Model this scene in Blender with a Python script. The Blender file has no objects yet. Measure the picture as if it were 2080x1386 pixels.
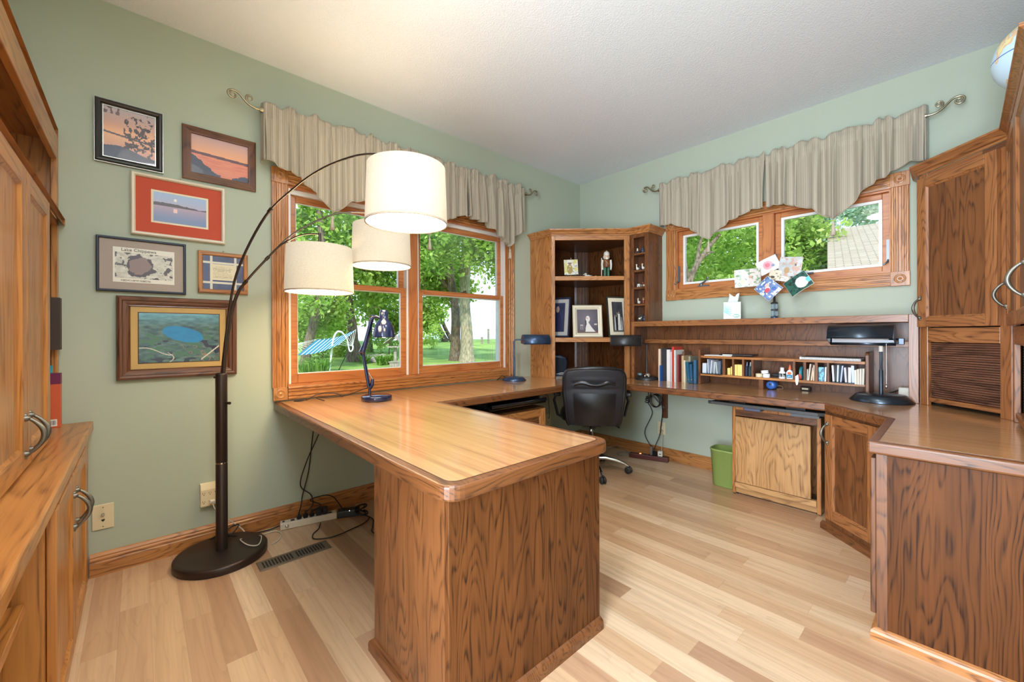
import bpy, math, random
import numpy as np
from mathutils import Matrix, Vector
PI = math.pi
rng = random.Random(7)
SC = bpy.context.scene
COL = SC.collection

def S(r, g, b):
    """sRGB 0-255 -> linear"""
    o = []
    for c in (r, g, b):
        c /= 255.0
        o.append(c / 12.92 if c <= 0.04045 else ((c + 0.055) / 1.055) ** 2.4)
    return tuple(o)

# ------------------------------------------------------------------ camera
FPX = 830.5
cam = bpy.data.cameras.new('camera')
cam.sensor_width = 36.0
cam.lens = FPX / 2080 * 36.0
cam.shift_y = -14.6 / 2080
cam.clip_start = 0.02
cam.clip_end = 3000
camo = bpy.data.objects.new('camera', cam)
COL.objects.link(camo)
camo.matrix_world = (Matrix.Translation((2.7595, -3.517, 1.1395)) @ Matrix.Rotation(math.radians(47.615), 4, 'Z')
                     @ Matrix.Rotation(PI / 2, 4, 'X') @ Matrix.Rotation(math.radians(-0.177), 4, 'Z'))
SC.camera = camo

# ------------------------------------------------------------------ world, sun, area lights, exposure
SC.view_settings.view_transform = 'Standard'
SC.view_settings.look = 'None'
SC.view_settings.gamma = 1.0
SC.view_settings.use_curve_mapping = False
SC.view_settings.exposure = 0.6
try:
    SC.cycles.use_denoising = True
    SC.cycles.max_bounces = 8
    SC.cycles.diffuse_bounces = 4
    SC.cycles.glossy_bounces = 4
    SC.cycles.transparent_max_bounces = 12
    SC.cycles.sample_clamp_indirect = 6.0
    SC.cycles.caustics_reflective = False
    SC.cycles.caustics_refractive = False
except Exception:
    pass
W = bpy.data.worlds.new('sky')
SC.world = W
W.use_nodes = True
wn = W.node_tree.nodes
wl = W.node_tree.links
bgn = wn['Background']
geo = wn.new('ShaderNodeTexCoord')
sep = wn.new('ShaderNodeSeparateXYZ')
wl.new(geo.outputs['Generated'], sep.inputs[0])
rmp = wn.new('ShaderNodeValToRGB')
rmp.color_ramp.elements[0].position = 0.0
rmp.color_ramp.elements[0].color = (*S(216, 229, 250), 1)
rmp.color_ramp.elements[1].position = 0.55
rmp.color_ramp.elements[1].color = (*S(172, 204, 246), 1)
wl.new(sep.outputs['Z'], rmp.inputs[0])
wl.new(rmp.outputs[0], bgn.inputs['Color'])
bgn.inputs['Strength'].default_value = 1.9

def light(name, kind, loc, energy, color, aim=None, size=None, size_y=None, **kw):
    l = bpy.data.lights.new(name, kind)
    l.energy = energy
    l.color = color
    if kind == 'AREA':
        l.size = size
        if size_y:
            l.shape = 'RECTANGLE'
            l.size_y = size_y
        if kw.get('disk'):
            l.shape = 'DISK'
    elif kind in ('POINT', 'SPOT'):
        l.shadow_soft_size = size or 0.05
    o = bpy.data.objects.new(name, l)
    COL.objects.link(o)
    o.location = loc
    if aim is not None:
        o.rotation_euler = (Vector(aim) - Vector(loc)).to_track_quat('-Z', 'Y').to_euler()
    return o

sun = light('sun', 'SUN', (10, -10, 20), 3.3, (1.0, 0.96, 0.88), aim=(0, 0, 0))
sun.rotation_euler = (Vector((-0.62, 0.50, -0.78))).to_track_quat('-Z', 'Y').to_euler()
sun.data.angle = math.radians(2)
# added fill lights: two ceiling fixtures above the frame, one in the unseen doorway
ADDED_FIXTURES = ((2.20, -3.35), (2.10, -2.22))
for fx_, fy_ in ADDED_FIXTURES:
    light('ceiling_fill_light', 'AREA', (fx_, fy_, 2.62), 15 if fy_ < -3 else 11, (0.92, 0.95, 1.0), aim=(fx_, fy_, 0), size=0.5, disk=True)
light('doorway_fill', 'AREA', (2.62, -4.62, 1.25), 125, (0.74, 0.87, 1.0), aim=(1.7, -0.6, 2.2), size=0.95, size_y=2.2)  # added area light brightening the room from behind, aimed up at the ceiling

# ------------------------------------------------------------------ materials
MATS = {}

def _new(name):
    m = bpy.data.materials.new(name)
    m.use_nodes = True
    nt = m.node_tree
    return m, nt, nt.nodes, nt.links, nt.nodes['Principled BSDF']

def mat(name, col, rough=0.5, metal=0.0, coat=0.0, emit=None, estr=0.0, bump=0.0, bscale=200.0, spec=0.5, vary=0.0, vscale=6.0, trans=0.0, alpha=1.0):
    if name in MATS:
        return MATS[name]
    m, nt, n, l, b = _new(name)
    b.inputs['Base Color'].default_value = (*col, 1)
    b.inputs['Roughness'].default_value = rough
    b.inputs['Metallic'].default_value = metal
    b.inputs['Coat Weight'].default_value = coat
    b.inputs['Coat Roughness'].default_value = 0.08
    b.inputs['Specular IOR Level'].default_value = spec
    b.inputs['Transmission Weight'].default_value = trans
    if emit:
        b.inputs['Emission Color'].default_value = (*emit, 1)
        b.inputs['Emission Strength'].default_value = estr
    tc = n.new('ShaderNodeTexCoord')
    if vary > 0:
        no = n.new('ShaderNodeTexNoise')
        no.inputs['Scale'].default_value = vscale
        no.inputs['Detail'].default_value = 4
        l.new(tc.outputs['Object'], no.inputs['Vector'])
        mx = n.new('ShaderNodeMixRGB')
        mx.blend_type = 'MULTIPLY'
        mx.inputs[0].default_value = vary
        mx.inputs[1].default_value = (*col, 1)
        l.new(no.outputs['Fac'], mx.inputs[2])
        hs = n.new('ShaderNodeBrightContrast')
        hs.inputs['Bright'].default_value = 0.0
        l.new(mx.outputs[0], hs.inputs[0])
        l.new(hs.outputs[0], b.inputs['Base Color'])
    if bump > 0:
        no = n.new('ShaderNodeTexNoise')
        no.inputs['Scale'].default_value = bscale
        no.inputs['Detail'].default_value = 3
        l.new(tc.outputs['Object'], no.inputs['Vector'])
        bp = n.new('ShaderNodeBump')
        bp.inputs['Strength'].default_value = bump
        bp.inputs['Distance'].default_value = 0.01
        l.new(no.outputs['Fac'], bp.inputs['Height'])
        l.new(bp.outputs[0], b.inputs['Normal'])
    MATS[name] = m
    return m

def math_n(n, l, op, a, b=None, c=None):
    x = n.new('ShaderNodeMath')
    x.operation = op
    for i, v in enumerate((a, b, c)):
        if v is None:
            continue
        if isinstance(v, (int, float)):
            x.inputs[i].default_value = v
        else:
            l.new(v, x.inputs[i])
    return x.outputs[0]

TONES = {  # light, mid, line colour, ring density, roughness, coat
    'trim':   (S(196, 134, 76), S(176, 114, 60), S(118, 70, 36), 9.0, 0.38, 0.25, 0.9),
    'cab':    (S(128, 79, 42), S(113, 67, 34), S(66, 37, 19), 10.0, 0.40, 0.15, 0.8),
    'mid':    (S(166, 108, 62), S(148, 92, 50), S(92, 54, 28), 10.0, 0.38, 0.2, 0.8),
    'veneer': (S(112, 67, 34), S(97, 57, 28), S(48, 26, 13), 12.0, 0.46, 0.06, 0.7),
    'inside': (S(112, 66, 36), S(96, 56, 30), S(58, 33, 18), 10.0, 0.42, 0.15, 1.0),
    'lamplit': (S(196, 134, 70), S(178, 116, 56), S(130, 80, 38), 6.0, 0.36, 0.3, 0.7),  # left bookcase oak, lightened and yellowed in colour for warm lamp light
    'pale':   (S(196, 150, 98), S(184, 137, 85), S(134, 93, 54), 7.0, 0.42, 0.15, 1.1),
    'tambour': (S(116, 76, 56), S(100, 64, 46), S(62, 38, 27), 6.0, 0.42, 0.15, 0.9),
    'sash':   (S(200, 130, 74), S(186, 114, 62), S(158, 90, 47), 5.0, 0.4, 0.2, 0.7),
    'frame':  (S(122, 76, 48), S(102, 62, 40), S(66, 38, 24), 6.0, 0.4, 0.2, 0.9),
}

def wood(tone='trim', axis='x'):
    key = 'oak_%s_%s' % (tone, axis)
    if key in MATS:
        return MATS[key]
    ca, cb, cl, dens, rough, coat, alng = TONES[tone]
    m, nt, n, l, b = _new(key)
    tc = n.new('ShaderNodeTexCoord')
    oi = n.new('ShaderNodeObjectInfo')
    off = n.new('ShaderNodeVectorMath')
    off.operation = 'SCALE'
    cmb = n.new('ShaderNodeCombineXYZ')
    for i, k in enumerate((13.7, 7.3, 21.1)):
        l.new(math_n(n, l, 'MULTIPLY', oi.outputs['Random'], k), cmb.inputs[i])
    add = n.new('ShaderNodeVectorMath')
    add.operation = 'ADD'
    l.new(tc.outputs['Object'], add.inputs[0])
    l.new(cmb.outputs[0], add.inputs[1])
    ai = 'xyz'.index(axis)
    def mapped(across, along):
        mp = n.new('ShaderNodeMapping')
        sc = [across] * 3
        sc[ai] = along
        mp.inputs['Scale'].default_value = sc
        l.new(add.outputs[0], mp.inputs['Vector'])
        return mp.outputs[0]
    n1 = n.new('ShaderNodeTexNoise')
    n1.inputs['Scale'].default_value = 1.0
    n1.inputs['Detail'].default_value = 3.0
    n1.inputs['Roughness'].default_value = 0.45
    n1.inputs['Distortion'].default_value = 0.12
    l.new(mapped(5.0, alng), n1.inputs['Vector'])
    r = math_n(n, l, 'MULTIPLY', n1.outputs['Fac'], dens * 3.0)
    fr = math_n(n, l, 'FRACT', r)
    rp = n.new('ShaderNodeValToRGB')
    e = rp.color_ramp.elements
    e[0].position = 0.0
    e[0].color = (1, 1, 1, 1)
    e[1].position = 1.0
    e[1].color = (1, 1, 1, 1)
    for ps_, vl_ in ((0.10, 0.8), (0.26, 0.22), (0.5, 0.0), (0.82, 0.03), (0.93, 0.5)):
        k = e.new(ps_)
        k.color = (vl_, vl_, vl_, 1)
    l.new(fr, rp.inputs[0])
    n2 = n.new('ShaderNodeTexNoise')
    n2.inputs['Scale'].default_value = 1.0
    n2.inputs['Detail'].default_value = 2.0
    l.new(mapped(170.0, 5.0), n2.inputs['Vector'])
    pore = n.new('ShaderNodeMapRange')
    pore.inputs['From Min'].default_value = 0.42
    pore.inputs['From Max'].default_value = 0.62
    l.new(n2.outputs['Fac'], pore.inputs['Value'])
    n3 = n.new('ShaderNodeTexNoise')
    n3.inputs['Scale'].default_value = 1.0
    n3.inputs['Detail'].default_value = 2.0
    l.new(mapped(14.0, 1.2), n3.inputs['Vector'])
    base = n.new('ShaderNodeMixRGB')
    base.inputs[1].default_value = (*cb, 1)
    base.inputs[2].default_value = (*ca, 1)
    mr = n.new('ShaderNodeMapRange')
    mr.inputs['From Min'].default_value = 0.35
    mr.inputs['From Max'].default_value = 0.65
    l.new(n3.outputs['Fac'], mr.inputs['Value'])
    l.new(mr.outputs[0], base.inputs[0])
    mix = n.new('ShaderNodeMixRGB')
    lf = math_n(n, l, 'MULTIPLY', rp.outputs[0], math_n(n, l, 'MULTIPLY_ADD', pore.outputs[0], 0.55, 0.4))
    lf2 = math_n(n, l, 'MULTIPLY_ADD', pore.outputs[0], 0.16, math_n(n, l, 'MULTIPLY', lf, 0.95))
    l.new(lf2, mix.inputs[0])
    l.new(base.outputs[0], mix.inputs[1])
    mix.inputs[2].default_value = (*cl, 1)
    l.new(mix.outputs[0], b.inputs['Base Color'])
    b.inputs['Roughness'].default_value = rough
    b.inputs['Coat Weight'].default_value = coat
    b.inputs['Coat Roughness'].default_value = 0.18
    if coat < 0.1: b.inputs['Specular IOR Level'].default_value = 0.12
    bp = n.new('ShaderNodeBump')
    bp.inputs['Strength'].default_value = 0.05
    bp.inputs['Distance'].default_value = 0.002
    l.new(lf2, bp.inputs['Height'])
    bp.invert = True
    l.new(bp.outputs[0], b.inputs['Normal'])
    MATS[key] = m
    return m

def streak(name, ca, cb, cc, axis, rough, coat, across=26.0, along=1.1):
    """plain streaky wood-look laminate"""
    if name in MATS:
        return MATS[name]
    m, nt, n, l, b = _new(name)
    tc = n.new('ShaderNodeTexCoord')
    ai = 'xyz'.index(axis)
    outs = []
    for a, g in ((across, along), (across * 5, along * 2.5)):
        mp = n.new('ShaderNodeMapping')
        sc = [a] * 3
        sc[ai] = g
        mp.inputs['Scale'].default_value = sc
        l.new(tc.outputs['Object'], mp.inputs['Vector'])
        no = n.new('ShaderNodeTexNoise')
        no.inputs['Scale'].default_value = 1.0
        no.inputs['Detail'].default_value = 3
        l.new(mp.outputs[0], no.inputs['Vector'])
        outs.append(no.outputs['Fac'])
    f = math_n(n, l, 'MULTIPLY_ADD', outs[1], 0.4, math_n(n, l, 'MULTIPLY', outs[0], 0.6))
    rp = n.new('ShaderNodeValToRGB')
    e = rp.color_ramp.elements
    e[0].position = 0.36
    e[0].color = (*cc, 1)
    e[1].position = 0.62
    e[1].color = (*ca, 1)
    em = e.new(0.47)
    em.color = (*cb, 1)
    l.new(f, rp.inputs[0])
    l.new(rp.outputs[0], b.inputs['Base Color'])
    b.inputs['Roughness'].default_value = rough
    b.inputs['Coat Weight'].default_value = coat
    b.inputs['Coat Roughness'].default_value = 0.12
    MATS[name] = m
    return m

def attr_mat(name, rough=0.5, coat=0.0, attr='paint', emit=0.0):
    """a printed or painted surface: colours from the mesh's own colour attribute, plus a fine procedural grain"""
    if name in MATS:
        return MATS[name]
    m, nt, n, l, b = _new(name)
    a = n.new('ShaderNodeVertexColor')
    a.layer_name = attr
    tc = n.new('ShaderNodeTexCoord')
    no = n.new('ShaderNodeTexNoise')
    no.inputs['Scale'].default_value = 300
    l.new(tc.outputs['Object'], no.inputs['Vector'])
    mr = n.new('ShaderNodeMapRange')
    mr.inputs['To Min'].default_value = 0.94
    mr.inputs['To Max'].default_value = 1.04
    l.new(no.outputs['Fac'], mr.inputs['Value'])
    mx = n.new('ShaderNodeMixRGB')
    mx.blend_type = 'MULTIPLY'
    mx.inputs[0].default_value = 1
    l.new(a.outputs['Color'], mx.inputs[1])
    l.new(mr.outputs[0], mx.inputs[2])
    l.new(mx.outputs[0], b.inputs['Base Color'])
    b.inputs['Roughness'].default_value = rough
    b.inputs['Coat Weight'].default_value = coat
    b.inputs['Coat Roughness'].default_value = 0.02
    MATS[name] = m
    return m

def glass_mat(name='window_pane', tint=(1, 1, 1), refl=0.07):
    if name in MATS:
        return MATS[name]
    m, nt, n, l, b = _new(name)
    n.remove(b)
    tr = n.new('ShaderNodeBsdfTransparent')
    tr.inputs[0].default_value = (*tint, 1)
    gl = n.new('ShaderNodeBsdfGlossy')
    gl.inputs['Roughness'].default_value = 0.01
    lw = n.new('ShaderNodeFresnel')
    lw.inputs['IOR'].default_value = 1.45
    mx = n.new('ShaderNodeMixShader')
    l.new(math_n(n, l, 'MULTIPLY', lw.outputs[0], refl / 0.07), mx.inputs[0])
    l.new(tr.outputs[0], mx.inputs[1])
    l.new(gl.outputs[0], mx.inputs[2])
    l.new(mx.outputs[0], n['Material Output'].inputs['Surface'])
    MATS[name] = m
    return m

# ------------------------------------------------------------------ mesh builder
class MB:
    def __init__(s):
        s.v = []; s.f = []; s.m = []; s.s = []; s.x = Matrix.Identity(4); s.uv = None; s.col = None
    def add(s, vs, fs, mi=0, smooth=False):
        o = len(s.v)
        x = s.x
        for p in vs:
            s.v.append(tuple(x @ Vector(p)))
        for i, f in enumerate(fs):
            s.f.append([o + k for k in f])
            s.m.append(mi[i] if isinstance(mi, list) else mi)
            s.s.append(smooth)
        return s
    def box(s, x0, x1, y0, y1, z0, z1, mi=0):
        if x0 > x1: x0, x1 = x1, x0
        if y0 > y1: y0, y1 = y1, y0
        if z0 > z1: z0, z1 = z1, z0
        v = [(x0, y0, z0), (x1, y0, z0), (x1, y1, z0), (x0, y1, z0), (x0, y0, z1), (x1, y0, z1), (x1, y1, z1), (x0, y1, z1)]
        return s.add(v, [(3, 2, 1, 0), (4, 5, 6, 7), (0, 1, 5, 4), (1, 2, 6, 5), (2, 3, 7, 6), (3, 0, 4, 7)], mi)
    def prism(s, poly, z0, z1, mi=0, axis='z', smooth=False, side_mi=None):
        """poly: list of 2-D points, counter-clockwise; extruded along axis"""
        A = sum(poly[i][0] * poly[(i + 1) % len(poly)][1] - poly[(i + 1) % len(poly)][0] * poly[i][1] for i in range(len(poly)))
        if A < 0: poly = poly[::-1]
        n = len(poly)
        def P(p, z):
            return (p[0], p[1], z) if axis == 'z' else ((p[0], z, p[1]) if axis == 'y' else (z, p[0], p[1]))
        v = [P(p, z0) for p in poly] + [P(p, z1) for p in poly]
        fl = axis == 'y'
        s.add(v, [tuple(range(n))[::-1] if not fl else tuple(range(n)), tuple(range(n, 2 * n)) if not fl else tuple(range(n, 2 * n))[::-1]], mi)
        sd = []
        for i in range(n):
            j = (i + 1) % n
            q = (i, j, n + j, n + i)
            sd.append(q if not fl else q[::-1])
        o = len(s.v) - 2 * n
        for i, q in enumerate(sd):
            s.f.append([o + k for k in q]); s.s.append(smooth)
            s.m.append(mi if side_mi is None else side_mi(poly[i], poly[(i + 1) % n]))
        return s
    def tube(s, pts, r, n=8, closed=False, mi=0, flat=1.0, cap=True):
        pts = [Vector(p) for p in pts]
        N = len(pts)
        R = r if isinstance(r, (list, tuple)) else [r] * N
        tang = []
        for i in range(N):
            a = pts[(i - 1) % N] if (closed or i > 0) else pts[i]
            b = pts[(i + 1) % N] if (closed or i < N - 1) else pts[i]
            t = (b - a)
            tang.append(t.normalized() if t.length > 1e-9 else Vector((0, 0, 1)))
        up = Vector((0, 0, 1)) if abs(tang[0].z) < 0.9 else Vector((1, 0, 0))
        nrm = (up - tang[0] * up.dot(tang[0])).normalized()
        vs = []
        for i in range(N):
            if i > 0:
                nrm = nrm - tang[i] * nrm.dot(tang[i])
                nrm = nrm.normalized() if nrm.length > 1e-6 else tang[i].orthogonal().normalized()
            bi = tang[i].cross(nrm)
            for k in range(n):
                a = 2 * PI * k / n
                vs.append(pts[i] + (nrm * math.cos(a) * flat + bi * math.sin(a)) * R[i])
        fs = []
        M = N if closed else N - 1
        for i in range(M):
            j = (i + 1) % N
            for k in range(n):
                k2 = (k + 1) % n
                fs.append((i * n + k, i * n + k2, j * n + k2, j * n + k))
        s.add(vs, fs, mi, True)
        if cap and not closed:
            s.add(vs[:n], [tuple(range(n))[::-1]], mi)
            s.add(vs[-n:], [tuple(range(n))], mi)
        return s
    def lathe(s, prof, n=24, c=(0, 0, 0), mi=0, smooth=True, axis='z', sx=1.0, sy=1.0):
        vs = []
        for r, z in prof:
            for k in range(n):
                a = 2 * PI * k / n
                p = (r * math.cos(a) * sx, r * math.sin(a) * sy, z)
                if axis == 'x': p = (p[2], p[0], p[1])
                elif axis == 'y': p = (p[0], -p[2], p[1])
                vs.append((c[0] + p[0], c[1] + p[1], c[2] + p[2]))
        fs = []
        for i in range(len(prof) - 1):
            for k in range(n):
                k2 = (k + 1) % n
                fs.append((i * n + k, i * n + k2, (i + 1) * n + k2, (i + 1) * n + k))
        s.add(vs, fs, mi, smooth)
        if prof[0] == prof[-1]: return s
        if prof[0][0] > 1e-4: s.add(vs[:n], [tuple(range(n))[::-1]], mi)
        if prof[-1][0] > 1e-4: s.add(vs[-n:], [tuple(range(n))], mi)
        return s
    def ball(s, c, r, n=12, m=8, sc=(1, 1, 1), mi=0):
        vs = []
        for i in range(m + 1):
            t = PI * i / m
            for k in range(n):
                a = 2 * PI * k / n
                vs.append((c[0] + r * sc[0] * math.sin(t) * math.cos(a), c[1] + r * sc[1] * math.sin(t) * math.sin(a), c[2] - r * sc[2] * math.cos(t)))
        fs = [(i * n + k, i * n + (k + 1) % n, (i + 1) * n + (k + 1) % n, (i + 1) * n + k) for i in range(m) for k in range(n)]
        return s.add(vs, fs, mi, True)
    def sweep(s, path, prof, closed=False, mi=0, smooth=False, side=1):
        """profile points (outward, z) swept along an XY path with mitred corners; outward is the right-hand side of the walk times side"""
        P = [Vector((p[0], p[1])) for p in path]
        N = len(P)
        vs = []
        for i in range(N):
            d0 = (P[i] - P[(i - 1) % N]).normalized() if (closed or i > 0) else None
            d1 = (P[(i + 1) % N] - P[i]).normalized() if (closed or i < N - 1) else None
            if d0 is None: d0 = d1
            if d1 is None: d1 = d0
            n0 = Vector((d0.y, -d0.x)); n1 = Vector((d1.y, -d1.x))
            nn = (n0 + n1).normalized()
            k = 1.0 / max(0.2, nn.dot(n0))
            for (o, z) in prof:
                q = P[i] + nn * (o * k * side)
                vs.append((q.x, q.y, z))
        m = len(prof)
        fs = []
        for i in range(N if closed else N - 1):
            j = (i + 1) % N
            for k in range(m - 1):
                q = (i * m + k, j * m + k, j * m + k + 1, i * m + k + 1)
                fs.append(q if side > 0 else q[::-1])
        s.add(vs, fs, mi, smooth)
        if not closed:
            c0 = tuple(range(m)); c1 = tuple(range((N - 1) * m, N * m))
            s.add(vs, [c0 if side < 0 else c0[::-1], c1[::-1] if side < 0 else c1], mi)
        return s
    def grid(s, fn, nu, nv, mi=0, smooth=True, flip=False):
        vs = [fn(i / nu, j / nv) for j in range(nv + 1) for i in range(nu + 1)]
        w = nu + 1
        fs = []
        for j in range(nv):
            for i in range(nu):
                q = (j * w + i, j * w + i + 1, (j + 1) * w + i + 1, (j + 1) * w + i)
                fs.append(q[::-1] if flip else q)
        return s.add(vs, fs, mi, smooth)

def mw_of(o):
    """world matrix of a freshly made object (view layer not updated yet)"""
    m = o.matrix_basis.copy()
    while o.parent is not None:
        o = o.parent
        m = o.matrix_basis @ m
    return m

def put(name, mb, mats, parent=None, world=True, bevel=0.0, kind=None, label=None, cat=None, group=None, seg=1):
    me = bpy.data.meshes.new(name)
    vs = mb.v
    if parent is not None and world:
        inv = mw_of(parent).inverted()
        vs = [tuple(inv @ Vector(p)) for p in vs]
    me.from_pydata(vs, [], mb.f)
    if not isinstance(mats, (list, tuple)): mats = [mats]
    for m in mats: me.materials.append(m)
    if len(mats) > 1: me.polygons.foreach_set('material_index', mb.m)
    me.polygons.foreach_set('use_smooth', mb.s)
    me.update()
    o = bpy.data.objects.new(name, me)
    COL.objects.link(o)
    if parent is not None: o.parent = parent
    if bevel > 0:
        b = o.modifiers.new('edge', 'BEVEL')
        b.width = bevel; b.segments = seg; b.limit_method = 'ANGLE'; b.angle_limit = math.radians(50)
        b.harden_normals = False
    tag(o, label, cat, group, kind)
    return o

def tag(o, label=None, cat=None, group=None, kind=None):
    if label: o['label'] = label
    if cat: o['category'] = cat
    if group: o['group'] = group
    if kind: o['kind'] = kind
    return o

def thing(name, label, cat, loc=(0, 0, 0), rz=0.0, group=None, kind=None):
    o = bpy.data.objects.new(name, None)
    o.empty_display_size = 0.05
    COL.objects.link(o)
    o.location = loc
    o.rotation_euler = (0, 0, rz)
    return tag(o, label, cat, group, kind)

def copy_tree(o, parent=None):
    c = o.copy()
    COL.objects.link(c)
    if parent is not None: c.parent = parent
    for ch in [k for k in bpy.data.objects if k.parent == o]:
        copy_tree(ch, c)
    return c

def painted(name, fn, nu, nv, place, matname, parent=None, rough=0.5, coat=0.0, world=True):
    """flat printed sheet: fn(u, v) -> sRGB arrays; place(u, v) -> point"""
    u, v = np.meshgrid((np.arange(nu) + 0.5) / nu, (np.arange(nv) + 0.5) / nv)
    c = np.clip(fn(u, v), 0, 255) / 255.0
    c = np.where(c <= 0.04045, c / 12.92, ((c + 0.055) / 1.055) ** 2.4)
    mb = MB()
    mb.grid(lambda a, b: place(a, b), nu, nv, smooth=False)
    o = put(name, mb, attr_mat(matname, rough, coat), parent, world)
    ca = o.data.color_attributes.new('paint', 'FLOAT_COLOR', 'CORNER')
    fc = np.ones((nu * nv, 4, 4), np.float32)
    fc[:, :, :3] = c.reshape(-1, 1, 3)
    ca.data.foreach_set('color', fc.ravel())
    return o

def vnoise(u, v, s, seed=0):
    """smooth value noise on arrays"""
    x = u * s; y = v * s
    xi = np.floor(x).astype(int); yi = np.floor(y).astype(int)
    xf = x - xi; yf = y - yi
    xf = xf * xf * (3 - 2 * xf); yf = yf * yf * (3 - 2 * yf)
    def h(a, b):
        n = (a * 374761393 + b * 668265263 + seed * 1442695041) & 0x7fffffff
        n = ((n ^ (n >> 13)) * 1274126177) & 0x7fffffff
        return ((n ^ (n >> 16)) & 0xffff) / 65535.0
    return (h(xi, yi) * (1 - xf) + h(xi + 1, yi) * xf) * (1 - yf) + (h(xi, yi + 1) * (1 - xf) + h(xi + 1, yi + 1) * xf) * yf

def fbm(u, v, s, seed=0, o=4):
    r = 0; a = 0.5
    for k in range(o):
        r = r + a * vnoise(u, v, s * 2 ** k, seed + k); a *= 0.5
    return r / (1 - 0.5 ** o)

def lerp(a, b, t):
    t = np.clip(t, 0, 1)[..., None]
    return np.asarray(a, float) * (1 - t) + np.asarray(b, float) * t

def text(name, s, size, m, parent, M, depth=0.0003):
    cu = bpy.data.curves.new(name, 'FONT')
    cu.body = s; cu.size = size; cu.align_x = 'CENTER'; cu.align_y = 'CENTER'; cu.extrude = depth
    tmp = bpy.data.objects.new(name, cu)
    COL.objects.link(tmp)
    me = bpy.data.meshes.new_from_object(tmp.evaluated_get(bpy.context.evaluated_depsgraph_get()))
    bpy.data.objects.remove(tmp)
    bpy.data.curves.remove(cu)
    me.materials.clear(); me.materials.append(m)
    me.name = name
    o = bpy.data.objects.new(name, me)
    COL.objects.link(o)
    o.parent = parent
    o.matrix_basis = mw_of(parent).inverted() @ M
    return o

def facing(loc, nx, ny, scale=1.0):
    """matrix whose local XY plane is a vertical sheet facing (nx, ny), local y = up"""
    n = Vector((nx, ny, 0)).normalized()
    r = Vector((-n.y, n.x, 0))
    return Matrix(((r.x, 0, n.x, loc[0]), (r.y, 0, n.y, loc[1]), (0, 1, 0, loc[2]), (0, 0, 0, 1)))

def bez(p0, p1, p2, p3, n=12):
    out = []
    for i in range(n + 1):
        t = i / n
        out.append(tuple((1 - t) ** 3 * a + 3 * (1 - t) ** 2 * t * b + 3 * (1 - t) * t * t * c + t ** 3 * d for a, b, c, d in zip(p0, p1, p2, p3)))
    return out

def smooth_path(pts, n=6):
    """Catmull-Rom through pts"""
    out = []
    P = [Vector(p) for p in pts]
    for i in range(len(P) - 1):
        a = P[max(i - 1, 0)]; b = P[i]; c = P[i + 1]; d = P[min(i + 2, len(P) - 1)]
        for k in range(n):
            t = k / n
            out.append(tuple(0.5 * ((2 * b) + (c - a) * t + (2 * a - 5 * b + 4 * c - d) * t * t + (3 * b - a - 3 * c + d) * t ** 3)))
    out.append(tuple(P[-1]))
    return out
# ------------------------------------------------------------------ room shell
H = 2.74; RX = 3.17; FY = -4.30
M_wall = mat('sage_wall_paint', S(180, 188, 169), 0.85, bump=0.05, bscale=350, vary=0.0)
M_ceil = mat('white_ceiling_texture', S(230, 234, 240), 0.95, bump=0.35, bscale=140)
M_white = mat('white_vinyl', S(235, 235, 232), 0.4)
M_pane = glass_mat()

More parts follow.
